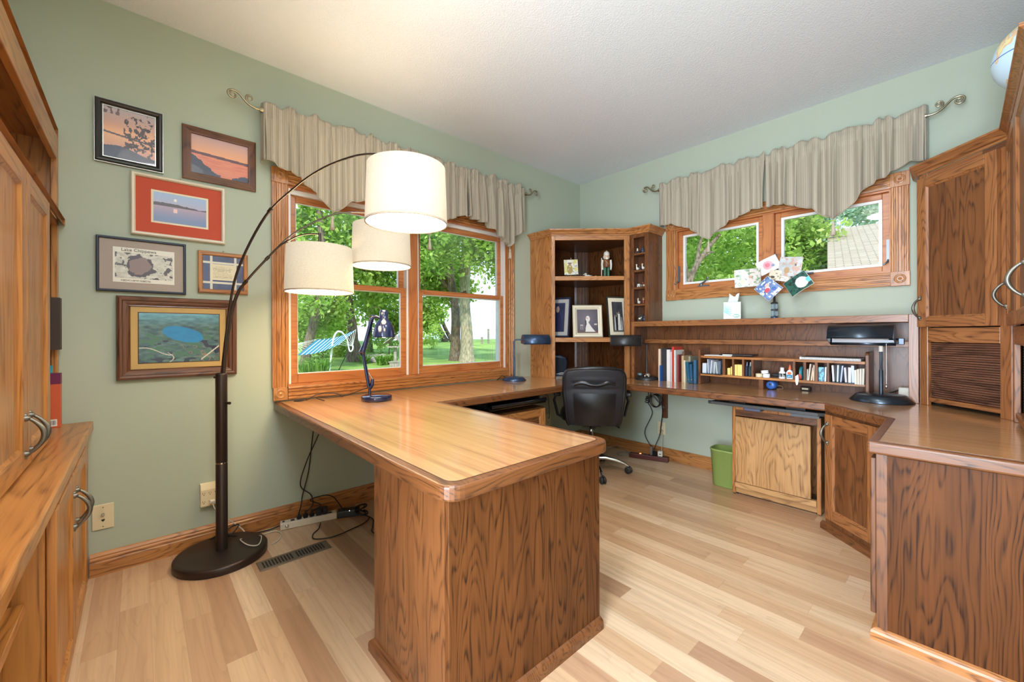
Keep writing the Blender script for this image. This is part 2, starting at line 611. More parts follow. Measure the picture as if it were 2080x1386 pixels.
def floor_mat():
    m, nt, n, l, b = _new('laminate_floor')
    tc = n.new('ShaderNodeTexCoord')
    sx = n.new('ShaderNodeSeparateXYZ')
    l.new(tc.outputs['Object'], sx.inputs[0])
    w, L = 0.0935, 0.92
    row = math_n(n, l, 'DIVIDE', math_n(n, l, 'ADD', sx.outputs['Y'], 20.033), w)
    rowi = math_n(n, l, 'FLOOR', row)
    wn1 = n.new('ShaderNodeTexWhiteNoise'); wn1.noise_dimensions = '1D'
    l.new(rowi, wn1.inputs['W'])
    col = math_n(n, l, 'DIVIDE', math_n(n, l, 'ADD', sx.outputs['X'], math_n(n, l, 'MULTIPLY', wn1.outputs['Value'], 7.3)), L)
    coli = math_n(n, l, 'FLOOR', col)
    cb = n.new('ShaderNodeCombineXYZ')
    l.new(rowi, cb.inputs[0]); l.new(coli, cb.inputs[1])
    wn2 = n.new('ShaderNodeTexWhiteNoise'); wn2.noise_dimensions = '2D'
    l.new(cb.outputs[0], wn2.inputs['Vector'])
    rp = n.new('ShaderNodeValToRGB')
    e = rp.color_ramp.elements
    e[0].position = 0.0; e[0].color = (*S(170, 130, 98), 1)
    e[1].position = 1.0; e[1].color = (*S(222, 192, 158), 1)
    for p, c in ((0.15, (190, 150, 116)), (0.45, (202, 164, 126)), (0.75, (212, 178, 142))):
        k = e.new(p); k.color = (*S(*c), 1)
    l.new(wn2.outputs['Value'], rp.inputs[0])
    # grain: each plank gets its own stretch of streaks and cathedral rings
    vo = n.new('ShaderNodeCombineXYZ')
    l.new(math_n(n, l, 'ADD', sx.outputs['X'], math_n(n, l, 'MULTIPLY', wn2.outputs['Value'], 40.0)), vo.inputs[0])
    l.new(sx.outputs['Y'], vo.inputs[1])
    l.new(math_n(n, l, 'MULTIPLY', rowi, 0.37), vo.inputs[2])
    def nz(scale, detail):
        mp = n.new('ShaderNodeMapping'); mp.inputs['Scale'].default_value = scale
        l.new(vo.outputs[0], mp.inputs['Vector'])
        no = n.new('ShaderNodeTexNoise'); no.inputs['Scale'].default_value = 1; no.inputs['Detail'].default_value = detail
        l.new(mp.outputs[0], no.inputs['Vector'])
        return no.outputs['Fac']
    a = nz((1.3, 46, 1), 3)
    rings = math_n(n, l, 'FRACT', math_n(n, l, 'MULTIPLY', nz((0.9, 9, 1), 2), 14))
    rr = n.new('ShaderNodeMapRange'); rr.inputs['From Min'].default_value = 0.72; rr.inputs['From Max'].default_value = 1.0
    l.new(rings, rr.inputs['Value'])
    g = math_n(n, l, 'ADD', math_n(n, l, 'MULTIPLY', rr.outputs[0], 0.13), math_n(n, l, 'MULTIPLY', math_n(n, l, 'SUBTRACT', 0.62, a), 0.75))
    fx = math_n(n, l, 'ABSOLUTE', math_n(n, l, 'SUBTRACT', math_n(n, l, 'FRACT', row), 0.5))
    fy = math_n(n, l, 'ABSOLUTE', math_n(n, l, 'SUBTRACT', math_n(n, l, 'FRACT', col), 0.5))
    seam = math_n(n, l, 'MAXIMUM', math_n(n, l, 'GREATER_THAN', fx, 0.488), math_n(n, l, 'GREATER_THAN', fy, 0.4985))
    tot = math_n(n, l, 'MULTIPLY_ADD', seam, 0.16, g)
    mx = n.new('ShaderNodeMixRGB'); mx.use_clamp = True
    l.new(tot, mx.inputs[0]); l.new(rp.outputs[0], mx.inputs[1]); mx.inputs[2].default_value = (*S(120, 82, 58), 1)
    l.new(mx.outputs[0], b.inputs['Base Color'])
    b.inputs['Roughness'].default_value = 0.34
    b.inputs['Coat Weight'].default_value = 0.45
    b.inputs['Coat Roughness'].default_value = 0.22
    return m
M_floor = floor_mat()
put('floor', MB().box(-0.14, RX + 0.14, FY - 1.2, 0.14, -0.1, 0), M_floor, kind='structure')
put('ceiling', MB().box(-0.6, RX + 0.6, FY - 1.2, 0.6, H, H + 0.2), M_ceil, kind='structure')

# window openings: left wall (double-hung pair), back wall (casement pair)
AY0, AY1, AZ0, AZ1 = -2.849, -1.066, 0.822, 2.05
BX0, BX1, BZ0, BZ1 = 1.068, 2.466, 1.521, 2.05
TH = 0.14
mb = MB()
mb.box(-TH, 0, FY - 0.1, AY0, 0, H); mb.box(-TH, 0, AY1, TH, 0, H); mb.box(-TH, 0, AY0, AY1, 0, AZ0); mb.box(-TH, 0, AY0, AY1, AZ1, H)
put('wall_left', mb, M_wall, kind='structure')
mb = MB()
mb.box(0, BX0, 0, TH, 0, H); mb.box(BX1, RX + TH, 0, TH, 0, H); mb.box(BX0, BX1, 0, TH, 0, BZ0); mb.box(BX0, BX1, 0, TH, BZ1, H)
put('wall_back', mb, M_wall, kind='structure')
put('wall_right', MB().box(RX, RX + TH, FY - 0.1, 0, 0, H), M_wall, kind='structure')
# front wall with an assumed doorway for the added fill light, behind the camera
DX0, DX1, DZ = 2.14, 3.08, 2.42
mb = MB()
mb.box(-TH, DX0, FY - TH, FY, 0, H); mb.box(DX1, RX + TH, FY - TH, FY, 0, H); mb.box(DX0, DX1, FY - TH, FY, DZ, H)
put('wall_front', mb, M_wall, kind='structure')
mb = MB()
mb.box(DX0 - 0.075, DX0, FY, FY + 0.018, 0, DZ + 0.075); mb.box(DX1, DX1 + 0.075, FY, FY + 0.018, 0, DZ + 0.075); mb.box(DX0, DX1, FY, FY + 0.018, DZ, DZ + 0.075)
put('trim_1', mb, wood('trim', 'z'), kind='structure', bevel=0.003)

BASE = [(0.0, 0.0), (0.018, 0.0), (0.018, 0.062), (0.016, 0.066), (0.0145, 0.069), (0.017, 0.073), (0.0165, 0.080), (0.011, 0.086), (0.012, 0.092), (0.006, 0.103), (0.0, 0.106)]
put('baseboard_left', MB().sweep([(0, -3.69), (0, -0.0)], BASE), wood('trim', 'y'), kind='structure')
put('baseboard_back', MB().sweep([(0.018, 0), (RX, 0)], BASE), wood('trim', 'x'), kind='structure')

# ------------------------------------------------------------------ windows
def rosette(mb, c, n, s):
    """corner block, s wide, with turned rings; n = 'x' (faces +x) or '-y'"""
    hs = s / 2
    ring = [(0.0, 0.026), (0.006, 0.025), (0.010, 0.020), (0.014, 0.0195), (0.019, 0.0245), (0.024, 0.0255), (0.030, 0.021), (0.034, 0.022)]
    if n == 'x':
        mb.box(c[0], c[0] + 0.024, c[1] - hs, c[1] + hs, c[2] - hs, c[2] + hs)
        mb.lathe([(r, d + 0.003) for r, d in ring][::-1], 28, c, axis='x')
    else:
        mb.box(c[0] - hs, c[0] + hs, c[1] - 0.024, c[1], c[2] - hs, c[2] + hs)
        mb.lathe([(r, d + 0.003) for r, d in ring][::-1], 28, c, axis='y')

FLUTE = [(-0.043, 0), (-0.043, 0.018), (-0.036, 0.020), (-0.030, 0.020), (-0.026, 0.0155), (-0.021, 0.0155), (-0.017, 0.020), (-0.010, 0.020), (-0.006, 0.016), (0.006, 0.016), (0.010, 0.020), (0.017, 0.020), (0.021, 0.0155), (0.026, 0.0155), (0.030, 0.020), (0.036, 0.020), (0.043, 0.018), (0.043, 0)]

w1 = thing('window_1', 'double window over the long side of the desk, lawn and lake beyond', 'window', (0, -1.96, AZ0), kind='structure')
w1['kind'] = 'structure'
cw = 0.086
mb = MB()
for yc in (AY0 - cw / 2, AY1 + cw / 2):
    mb.prism([(d, yc + a) for a, d in FLUTE], 0.744 if yc > -2 else AZ0, AZ1)
put('side_casing', mb, wood('trim', 'z'), w1)
mb = MB()
mb.prism([(d, AZ1 + cw / 2 + a) for a, d in FLUTE], AY0, AY1, axis='y')
mb.prism([(d, AZ0 - 0.039 + a * 0.9) for a, d in FLUTE], AY0, AY1, axis='y')
put('casing', mb, wood('trim', 'y'), w1)
for (y, z, s) in ((AY0 - cw / 2, AZ0 - 0.0385, 0.088), (AY0 - cw / 2, AZ1 + cw / 2, 0.09), (AY1 + cw / 2, AZ1 + cw / 2, 0.09)):
    mb = MB(); rosette(mb, (0.0, y, z), 'x', s if z > 1 else 0.077)
    put('corner_block', mb, wood('trim', 'z'), w1, bevel=0.0015)
# jamb liner boards and mullion
MY0, MY1 = -2.035, -1.962
mb = MB()
mb.box(-TH, 0, AY0, AY0 + 0.008, AZ0, AZ1); mb.box(-TH, 0, AY1 - 0.008, AY1, AZ0, AZ1)
put('jamb', mb, wood('sash', 'z'), w1)
mb = MB(); mb.box(-TH, 0, AY0 + .008, AY1 - .008, AZ0, AZ0 + 0.014); mb.box(-TH, 0, AY0 + .008, AY1 - .008, AZ1 - 0.012, AZ1)
put('sill', mb, wood('sash', 'y'), w1)
put('mullion', MB().box(-TH, 0.004, MY0, MY1, AZ0 + 0.014, AZ1 - .012), wood('sash', 'z'), w1, bevel=0.002)
for (y0, y1) in ((AY0 + 0.008, MY0), (MY1, AY1 - 0.008)):
    # white exterior frame and tracks
    mb = MB()
    for (a, b) in ((y0, y0 + 0.013), (y1 - 0.013, y1)): mb.box(-0.128, -0.008, a, b, AZ0 + 0.014, AZ1 - 0.012)
    mb.box(-0.128, -0.082, y0 + .013, y1 - .013, AZ0 + 0.014, AZ0 + 0.04); mb.box(-0.128, -0.03, y0 + .013, y1 - .013, AZ1 - 0.04, AZ1 - 0.012)
    put('track', mb, M_white, w1)
    a, b = y0 + 0.013, y1 - 0.013
    for (x0, x1, z0, z1, br, tr) in ((-0.048, -0.016, AZ0 + 0.014, 1.480, 0.058, 0.036), (-0.084, -0.052, 1.440, AZ1 - 0.04, 0.036, 0.04)):
        st = 0.040
        mb = MB(); mb.box(x0, x1, a, a + st, z0, z1); mb.box(x0, x1, b - st, b, z0, z1)
        mb.box(x0, x1, a + st, b - st, z0, z0 + br); mb.box(x0, x1, a + st, b - st, z1 - tr, z1)
        sa = put('sash', mb, wood('sash', 'y'), w1, bevel=0.003)
        xm = (x0 + x1) / 2
        mb = MB(); e = 0.005
        for q in ((a + st, a + st + e, z0 + br, z1 - tr), (b - st - e, b - st, z0 + br, z1 - tr), (a + st + e, b - st - e, z0 + br, z0 + br + e), (a + st + e, b - st - e, z1 - tr - e, z1 - tr)):
            mb.box(xm - 0.010, xm + 0.006, *q)
        put('glazing_bead', mb, M_white, sa)
        put('pane', MB().box(xm - 0.002, xm + 0.002, a + st + .001, b - st - .001, z0 + br + .001, z1 - tr - .001), M_pane, sa)
    mb = MB(); ym = (a + b) / 2
    mb.box(-0.040, -0.020, ym - 0.03, ym + 0.03, 1.480, 1.487); mb.tube([(-0.03, ym, 1.487), (-0.03, ym, 1.495), (-0.025, ym + 0.025, 1.497)], 0.006, 8)
    put('sash_lock', mb, mat('bronze_lock', S(84, 66, 50), 0.4, 0.8), w1)

w2 = thing('window_2', 'short wide casement window over the back run of the desk', 'window', (1.77, 0, BZ0), kind='structure')
mb = MB()
for xc in (BX0 - cw / 2, BX1 + cw / 2):
    mb.prism([(xc + a, -d) for a, d in FLUTE], BZ0, BZ1)
put('side_casing', mb, wood('trim', 'z'), w2)
mb = MB()
for zc in (BZ1 + cw / 2, BZ0 - 0.045):
    mb.prism([(-d, zc + a) for a, d in FLUTE], BX0, BX1, axis='x')
put('casing', mb, wood('trim', 'x'), w2)
for x in (BX0 - cw / 2, BX1 + cw / 2):
    for z in (BZ0 - 0.045, BZ1 + 0.045):
        mb = MB(); rosette(mb, (x, 0.0, z), 'y', 0.09)
        put('corner_block', mb, wood('trim', 'z'), w2, bevel=0.0015)
mb = MB()
mb.box(BX0, BX0 + 0.008, 0, TH, BZ0, BZ1); mb.box(BX1 - 0.008, BX1, 0, TH, BZ0, BZ1)
put('jamb', mb, wood('sash', 'z'), w2)
mb = MB(); mb.box(BX0 + .008, BX1 - .008, 0, TH, BZ0, BZ0 + 0.012); mb.box(BX0 + .008, BX1 - .008, 0, TH, BZ1 - 0.012, BZ1)
put('sill', mb, wood('sash', 'x'), w2)
CX0, CX1 = 1.745, 1.822
put('mullion', MB().box(CX0, CX1, -0.004, TH, BZ0 + 0.012, BZ1 - 0.012), wood('sash', 'z'), w2, bevel=0.002)
M_pewter = mat('brushed_pewter', S(150, 146, 136), 0.35, 0.9, vary=0.3, vscale=60)
M_latch = mat('grey_latch', S(120, 124, 130), 0.35, 0.7)
for wi, (a, b) in enumerate(((BX0 + 0.008, CX0), (CX1, BX1 - 0.008))):
    st = 0.036; y0, y1 = 0.030, 0.062; z0, z1 = BZ0 + 0.012, BZ1 - 0.012
    mb = MB(); mb.box(a, a + st, y0, y1, z0, z1); mb.box(b - st, b, y0, y1, z0, z1); mb.box(a + st, b - st, y0, y1, z0, z0 + st); mb.box(a + st, b - st, y0, y1, z1 - st, z1)
    sa = put('sash', mb, wood('sash', 'x'), w2, bevel=0.003)
    mb = MB(); e = 0.018; ym = 0.05
    for q in ((a + st, a + st + e, z0 + st, z1 - st), (b - st - e, b - st, z0 + st, z1 - st), (a + st + e, b - st - e, z0 + st, z0 + st + e), (a + st + e, b - st - e, z1 - st - e, z1 - st)):
        mb.box(q[0], q[1], ym - 0.012, ym + 0.012, q[2], q[3])
    put('glazing_bead', mb, M_white, sa)
    put('pane', MB().box(a + st + e, b - st - e, ym - 0.002, ym + 0.002, z0 + st + e, z1 - st - e), M_pane, sa)
    # crank at the sill
    xm = a + (0.33 if wi == 0 else 0.22) * (b - a)
    mb = MB(); mb.box(xm - 0.045, xm + 0.045, 0.002, 0.030, z0, z0 + 0.012)
    mb.lathe([(0.014, 0), (0.014, 0.016), (0.006, 0.02)], 12, (xm - 0.02, 0.016, z0 + 0.012))
    if wi == 0:
        mb.tube([(xm - 0.02, 0.016, z0 + 0.03), (xm + 0.0, 0.014, z0 + 0.038), (xm + 0.028, 0.012, z0 + 0.058), (xm + 0.036, 0.01, z0 + 0.075)], [0.006, 0.007, 0.006, 0.008], 8)
    else:
        mb.tube([(xm - 0.02, 0.016, z0 + 0.03), (xm + 0.02, 0.012, z0 + 0.03), (xm + 0.10, 0.008, z0 + 0.032)], [0.006, 0.008, 0.006], 8)
    put('crank_handle', mb, M_latch, w2, bevel=0.001)
    # lock levers on the jamb sides
    for xl in ((a + 0.006, ) if wi == 0 else (b - 0.006, a + 0.004)):
        mb = MB(); mb.box(xl - 0.008, xl + 0.008, 0.004, 0.030, z0 + 0.06, z0 + 0.20)
        if xl > 1.9 or wi == 0: mb.tube([(xl, 0.004, z0 + 0.07), (xl, -0.012, z0 + 0.06), (xl - 0.01, -0.02, z0 + 0.045), (xl - 0.022, -0.018, z0 + 0.04)], 0.005, 8)
        put('lock_lever', mb, M_latch, w2)

# ------------------------------------------------------------------ bodies for the added ceiling fill lights, unseen above the frame
for k_, (fx_, fy_) in enumerate(ADDED_FIXTURES):
    cf = thing('added_ceiling_fixture', ('added flush ceiling fill light by the doorway above the camera', 'added flush ceiling fill light above the middle of the floor')[k_], 'ceiling light', (fx_, fy_, H))
    put('rim', MB().lathe([(0.30, 2.70), (0.32, 2.705), (0.32, H - 0.001)], 32, (fx_, fy_, 0)), mat('added_fixture_metal', S(200, 196, 188), 0.4, 0.6), cf)
    put('diffuser', MB().lathe([(0.0, 2.645), (0.12, 2.65), (0.22, 2.668), (0.30, 2.70)], 32, (fx_, fy_, 0)), mat('added_fixture_glow', S(250, 246, 236), 0.4, emit=(1, 0.95, 0.88), estr=2.0), cf)
# ------------------------------------------------------------------ shared cabinet pieces
M_pew = mat('antique_pewter', S(140, 136, 124), 0.42, 0.85, vary=0.5, vscale=40)
M_black = mat('black_plastic', S(24, 24, 27), 0.4)
M_dark = mat('dark_gap', S(38, 26, 20), 0.9)
CAB = ('cab', 'veneer')
MIDC = ('mid', 'cab')

def arch_handle(parent, x, z, L=0.105, yf=0.0, depth=0.032, horizontal=False):
    """cast arch pull with two round feet; front of the door faces local -y"""
    mb = MB()
    pts = []; rad = []
    for i in range(17):
        t = i / 16
        a = (t - 0.5) * L
        d = depth * math.sin(PI * t) ** 0.8 + 0.006
        pts.append((x + a, yf - d, z) if horizontal else (x, yf - d, z + a))
        rad.append(0.0042 + 0.0028 * math.sin(PI * t))
    mb.tube(pts, rad, 10, flat=1.0)
    for k in (-1, 1):
        c = (x + k * L / 2, yf, z) if horizontal else (x, yf, z + k * L / 2)
        mb.lathe([(0.0095, 0.0), (0.0095, 0.004), (0.006, 0.009), (0.004, 0.011), (0.0, 0.012)], 12, c, axis='y')
        c2 = (c[0] + (k * 0.009 if horizontal else 0), c[1], c[2] + (0 if horizontal else k * 0.009))
        mb.lathe([(0.006, 0.0), (0.006, 0.004), (0.0, 0.006)], 10, c2, axis='y')
    return put('handle', mb, M_pew, parent, world=False)

def panel_door(parent, x0, x1, z0, z1, yf=0.0, t=0.02, st=0.052, tones=CAB, handle=None, louver=0, name='door'):
    """frame-and-panel door, front at local y = yf - t (faces -y), back at yf; optional handle (x, z)"""
    f = yf - t
    mb = MB()
    mb.box(x0, x0 + st, f, yf, z0, z1, 0); mb.box(x1 - st, x1, f, yf, z0, z1, 0)
    mb.box(x0 + st, x1 - st, f, yf, z0, z0 + st, 1); mb.box(x0 + st, x1 - st, f, yf, z1 - st, z1, 1)
    d = put(name, mb, [wood(tones[0], 'z'), wood(tones[0], 'x')], parent, world=False, bevel=0.003, seg=2)
    mb = MB(); e = 0.009
    a0, a1, b0, b1 = x0 + st, x1 - st, z0 + st, z1 - st
    # moulded sticking around the panel: a little sloped bead
    for (p, q) in (((a0, b0), (a1, b0)), ((a1, b0), (a1, b1)), ((a1, b1), (a0, b1)), ((a0, b1), (a0, b0))):
        cx, cz = (a0 + a1) / 2, (b0 + b1) / 2
        def inn(k, dd): return (k[0] + (dd if k[0] < cx else -dd), k[1] + (dd if k[1] < cz else -dd))
        v = []
        for k in (p, q):
            i = inn(k, e)
            v += [(k[0], f + 0.002, k[1]), (i[0], f + 0.009, i[1])]
        mb.add([v[0], v[2], v[3], v[1]], [(0, 1, 2, 3)])
    put('bead', mb, wood(tones[0], 'z'), d, world=False)
    if louver:
        mb = MB(); h = (b1 - b0 - 2 * e) / louver
        for i in range(louver):
            z = b0 + e + i * h
            mb.prism([(f + 0.007, z), (f + 0.016, z + h * 0.95), (f + 0.019, z + h * 0.95), (f + 0.010, z)], a0 + e, a1 - e, axis='x')
        put('louver_panel', mb, wood(tones[1], 'x'), d, world=False)
        put('back_board', MB().box(a0, a1, yf - 0.001, yf, b0, b1), M_dark, d, world=False)
    else:
        put('panel', MB().box(a0 + 0.004, a1 - 0.004, f + 0.009, yf - 0.001, b0 + 0.004, b1 - 0.004), wood(tones[1], 'z'), d, world=False)
    if handle:
        arch_handle(d, handle[0], handle[1], yf=f)
    return d

# ------------------------------------------------------------------ desk worktop: one continuous U with rounded peninsula corners
ZT = 0.735; TK = 0.046
def round_corner(p, a, b, r, n=6):
    p = Vector(p); u = (Vector(a) - p).normalized(); w = (Vector(b) - p).normalized()
    c = p + (u + w) * r
    a0 = c - w * r; 
    out = []
    for i in range(n + 1):
        t = i / n * PI / 2
        out.append(tuple(c - w * r * math.cos(t) - u * r * math.sin(t)))
    return out
def desk_outline(i):
    """outline inset by i along every exposed edge"""
    P = []
    y0, x1, y1, x2 = -2.925 + i, 1.86 - i, -2.18 - i, 0.695 - i
    P += [(0.002, y0)]
    r = 0.055 - i * 0.6
    P += round_corner((x1, y0), (x1 - 1, y0), (x1, y0 + 1), r)
    P += round_corner((x1, y1), (x1, y1 - 1), (x1 - 1, y1), r)
    P += [(x2, y1), (x2, -1.015 + i * 0.4), (0.985 - i * 0.35, -0.665 + i), (2.235 - i * 0.3, -0.612 + i), (2.522 + i, -0.905 + i * 0.4), (2.522 + i, -1.505 + i), (RX - 0.002, -1.505 + i), (RX - 0.002, -0.002), (0.002, -0.002)]
    return P
wt = thing('desk_worktop', 'continuous U-shaped wood-look desktop with rounded oak edge, peninsula end nearest', 'desk top', (0.9, -2.5, ZT - TK))
mb = MB()
mb.prism(desk_outline(0.0), ZT - TK, ZT - 0.0005, side_mi=lambda p, q: 1 if abs(p[1] - q[1]) > abs(p[0] - q[0]) else 0)
put('edge_band', mb, [wood('cab', 'x'), wood('cab', 'y')], wt, bevel=0.009, seg=3)
M_lam = streak('desk_laminate', S(204, 156, 106), S(190, 140, 92), S(166, 114, 72), 'x', 0.30, 1.0)
put('inlay_line', MB().prism(desk_outline(0.030), ZT - 0.002, ZT + 0.0002), mat('dark_inlay', S(74, 46, 30), 0.4), wt)
put('laminate_surface', MB().prism(desk_outline(0.0335), ZT - 0.002, ZT + 0.0007), M_lam, wt)

# ------------------------------------------------------------------ peninsula pedestal
pd = thing('desk_pedestal', 'dark oak pedestal box under the free end of the peninsula', 'desk base', (1.575, -2.55, 0))
x0, x1, y0, y1 = 1.336, 1.814, -2.892, -2.196
put('front_panel', MB().box(x0, x1 - 0.02, y0, y0 + 0.02, 0, ZT - TK), wood('cab', 'z'), pd)
put('end_panel', MB().box(x1 - 0.02, x1, y0, y1, 0, ZT - TK), wood('veneer', 'z'), pd, bevel=0.002)
put('side_panel', MB().box(x0, x0 + 0.02, y0 + 0.02, y1, 0, ZT - TK), wood('veneer', 'z'), pd)
put('back_panel', MB().box(x0 + 0.02, x1 - 0.02, y1 - 0.02, y1, 0, ZT - TK), wood('veneer', 'z'), pd)
SHOE = [(0.0, 0.0), (0.017, 0.0), (0.017, 0.026), (0.0145, 0.034), (0.008, 0.040), (0.0, 0.044)]
put('base_shoe', MB().sweep([(x0, y1), (x0, y0), (x1, y0), (x1, y1), ], SHOE, side=1), wood('cab', 'x'), pd)

# ------------------------------------------------------------------ louvred cabinet under the left run
lc = thing('louvered_cabinet', 'oak cabinet with louvred door under the desk beneath the window', 'cabinet', (0.3, -1.65, 0), PI / 2)
# local frame: rz = 90 deg -> local -y looks to world +x ; local x -> world +y
W_ = 0.86
mb = MB()
def LB(mb, a0, a1, b0, b1, z0, z1, mi=0): return mb.box(a0, a1, b0, b1, z0, z1, mi)
mb = MB(); LB(mb, -0.43, 0.425, -0.31, 0.28, 0.03, 0.583)
put('body', mb, [wood('cab', 'z')], lc, world=False, bevel=0.002)
panel_door(lc, -0.005, 0.42, 0.04, 0.575, -0.311, 0.02, 0.055, ('trim', 'cab'), louver=22)
panel_door(lc, -0.425, -0.012, 0.04, 0.575, -0.311, 0.02, 0.055, ('trim', 'cab'), louver=22)
put('plinth', MB().box(-0.43, 0.425, -0.29, 0.28, 0.0, 0.03), wood('cab', 'x'), lc, world=False)

tr = thing('keyboard_tray', 'black pull-out tray with glossy front hanging under the desk beneath the window', 'keyboard tray', (0.45, -1.6, 0.62))
put('slide_plate', MB().box(0.12, 0.60, -2.04, -1.25, 0.672, ZT - TK), M_black, tr)
put('tray', MB().box(0.10, 0.655, -1.80, -1.25, 0.622, 0.632).box(0.635, 0.655, -1.80, -1.25, 0.632, 0.648), mat('gloss_black', S(14, 15, 18), 0.12, coat=0.4), tr, bevel=0.003)
for q_ in (-1.79, -1.28): put('bracket', MB().box(0.15, 0.60, q_, q_ + 0.02, 0.632, 0.672), M_black, tr)
put('grip', MB().tube([(0.66, -1.79, 0.65), (0.675, -1.7, 0.652), (0.675, -1.35, 0.652), (0.66, -1.26, 0.65)], 0.013, 10), mat('gloss_black', S(14, 15, 18), 0.12), tr)

kt = thing('keyboard_tray', 'charcoal keyboard tray slung under the back run above the pale oak box', 'keyboard tray', (1.9, -0.4, 0.64))
mb = MB(); mb.prism([(1.585, -0.575), (2.235, -0.575), (2.235, -0.30), (1.585, -0.30)], 0.655, 0.668)
mb.prism([(1.575, -0.59), (1.60, -0.60), (2.20, -0.60), (2.235, -0.575), (1.575, -0.575)], 0.652, 0.672)
put('tray', mb, mat('charcoal_tray', S(64, 64, 64), 0.45), kt, bevel=0.002)
for q_ in (1.70, 2.03): put('mount', MB().box(q_, q_ + 0.10, -0.55, -0.1, 0.668, ZT - TK), M_black, kt)
put('knob', MB().box(1.80, 1.90, -0.588, -0.50, 0.632, 0.655), mat('blue_grey_plastic', S(78, 84, 104), 0.4), kt, bevel=0.004)
put('slider', MB().prism([(2.06, -0.58), (2.20, -0.56), (2.2, -0.3), (2.06, -0.3)], 0.632, 0.655), M_black, kt)

# ------------------------------------------------------------------ pale oak box (printer cabinet) under the back run
bx = thing('oak_box', 'small pale oak box cabinet with cathedral-grain door under the back run', 'cabinet', (1.915, -0.38, 0))
a0, a1, yf = 1.663, 2.178, -0.398
mb = MB(); mb.box(a0, a0 + 0.022, yf, -0.04, 0.008, 0.622); mb.box(a1 - 0.022, a1, yf, -0.04, 0.008, 0.622); mb.box(a0 + .022, a1 - .022, yf + 0.004, -0.04, 0.60, 0.622)
mb.box(a0 + .022, a1 - .022, -0.06, -0.04, 0.02, 0.60)
put('body', mb, wood('trim', 'z'), bx, bevel=0.002)
put('top_rail', MB().box(a0 + 0.022, a1 - 0.022, yf + 0.006, yf + 0.024, 0.558, 0.60), wood('cab', 'x'), bx)
put('door', MB().box(a0 + 0.026, a1 - 0.050, yf - 0.016, yf + 0.006, 0.094, 0.553), wood('pale', 'z'), bx, bevel=0.003)
put('bottom_rail', MB().box(a0 + 0.022, a1 - 0.022, yf - 0.012, yf + 0.02, 0.052, 0.090), wood('pale', 'x'), bx, bevel=0.002)
put('plinth', MB().box(a0 + 0.022, a1 - 0.022, yf + 0.014, yf + 0.04, 0.012, 0.052), wood('pale', 'x'), bx)
for (fx, fy) in ((a0 + .02, yf + .03), (a1 - .02, yf + .03), (a0 + .02, -0.07), (a1 - .02, -0.07)):
    put('foot', MB().lathe([(0.012, 0), (0.012, 0.01)], 12, (fx, fy, 0)), M_black, bx)

# ------------------------------------------------------------------ diagonal base cabinet and right base cabinet
rz = math.atan2(-0.246, 0.269)
dc = thing('corner_base_cabinet', 'angled oak base cabinet with one panelled door between back and right runs', 'cabinet', (2.231, -0.574, 0), rz)
Ld = 0.405
mb = MB(); mb.prism([(0, 0), (Ld, 0), (Ld - 0.02, 0.30), (0.02, 0.30)], 0.0, ZT - TK - 0.001)
put('body', mb, [wood('cab', 'z')], dc, world=False)
panel_door(dc, 0.018, Ld - 0.05, 0.075, 0.672, -0.001, 0.018, 0.055, MIDC, handle=(0.042, 0.566))
put('base_shoe', MB().sweep([(-0.02, 0.0), (Ld + 0.02, 0.0)], SHOE, side=1), wood('cab', 'x'), dc, world=False)

rc = thing('right_base_cabinet', 'dark oak base cabinet with broad cathedral-grain end panel, nearest on the right', 'cabinet', (2.85, -1.0, 0))
x0, x1, y0, y1 = 2.548, RX - 0.004, -1.488, -0.90
put('end_panel', MB().box(x0, x1, y0, y0 + 0.02, 0, ZT - TK - .001), wood('veneer', 'z'), rc, bevel=0.0015)
put('body', MB().box(x0 + 0.004, x1, y0 + 0.02, y1, 0.0, ZT - TK - .001), wood('cab', 'z'), rc)
put('corner_stile', MB().box(x0 - 0.0, x0 + 0.03, y0 - 0.0016, y0 - 0.0001, 0.044, ZT - TK - .001), wood('cab', 'z'), rc)
mb = MB(); mb.box(x0 - 0.019, x0 - 0.001, y0 + 0.012, y1 + 0.03, 0.085, ZT - TK - 0.02)
put('door', mb, wood('cab', 'z'), rc, bevel=0.004, seg=2)
put('base_shoe', MB().sweep([(x0, y1), (x0, y0), (x1, y0)], SHOE), wood('trim', 'x'), rc)

# ------------------------------------------------------------------ angle bracket on the wall that carries the back run
ab = thing('desk_bracket', 'wooden wall cleat with diagonal metal strut carrying the back run', 'bracket', (0.965, -0.02, 0.5))
put('cleat', MB().box(0.944, 0.988, -0.03, -0.001, 0.378, ZT - TK - .001), wood('frame', 'z'), ab, bevel=0.002)
put('strut', MB().tube([(0.966, -0.035, 0.47), (0.95, -0.33, ZT - TK - 0.004)], 0.009, 8, flat=0.6), M_latch, ab)

# ------------------------------------------------------------------ corner bookshelf
CROWN = [(0.0, 0.0), (0.006, 0.0), (0.008, 0.012), (0.016, 0.018), (0.020, 0.028), (0.034, 0.042), (0.040, 0.046), (0.040, 0.056), (0.0, 0.056)]
def crown(z): return [(o, z + h) for o, h in CROWN]
fL = Vector((0.272, -0.762)); fR = Vector((0.757, -0.254)); dF = (fR - fL); LF = dF.length; rzF = math.atan2(dF.y, dF.x)
cs = thing('corner_bookshelf', 'tall oak corner bookshelf with open shelves standing on the desk corner', 'bookshelf', (fL.x, fL.y, ZT), rzF)
ZC = 2.022
put('side_panel', MB().box(0.003, fL.x, fL.y, fL.y + 0.018, ZT + .001, ZC), wood('trim', 'z'), cs)
put('partition', MB().box(fR.x - 0.004, fR.x + 0.012, fR.y + 0.004, -0.003, ZT + .001, ZC), wood('inside', 'z'), cs)
Z0 = 0.0; ZL = ZC - ZT
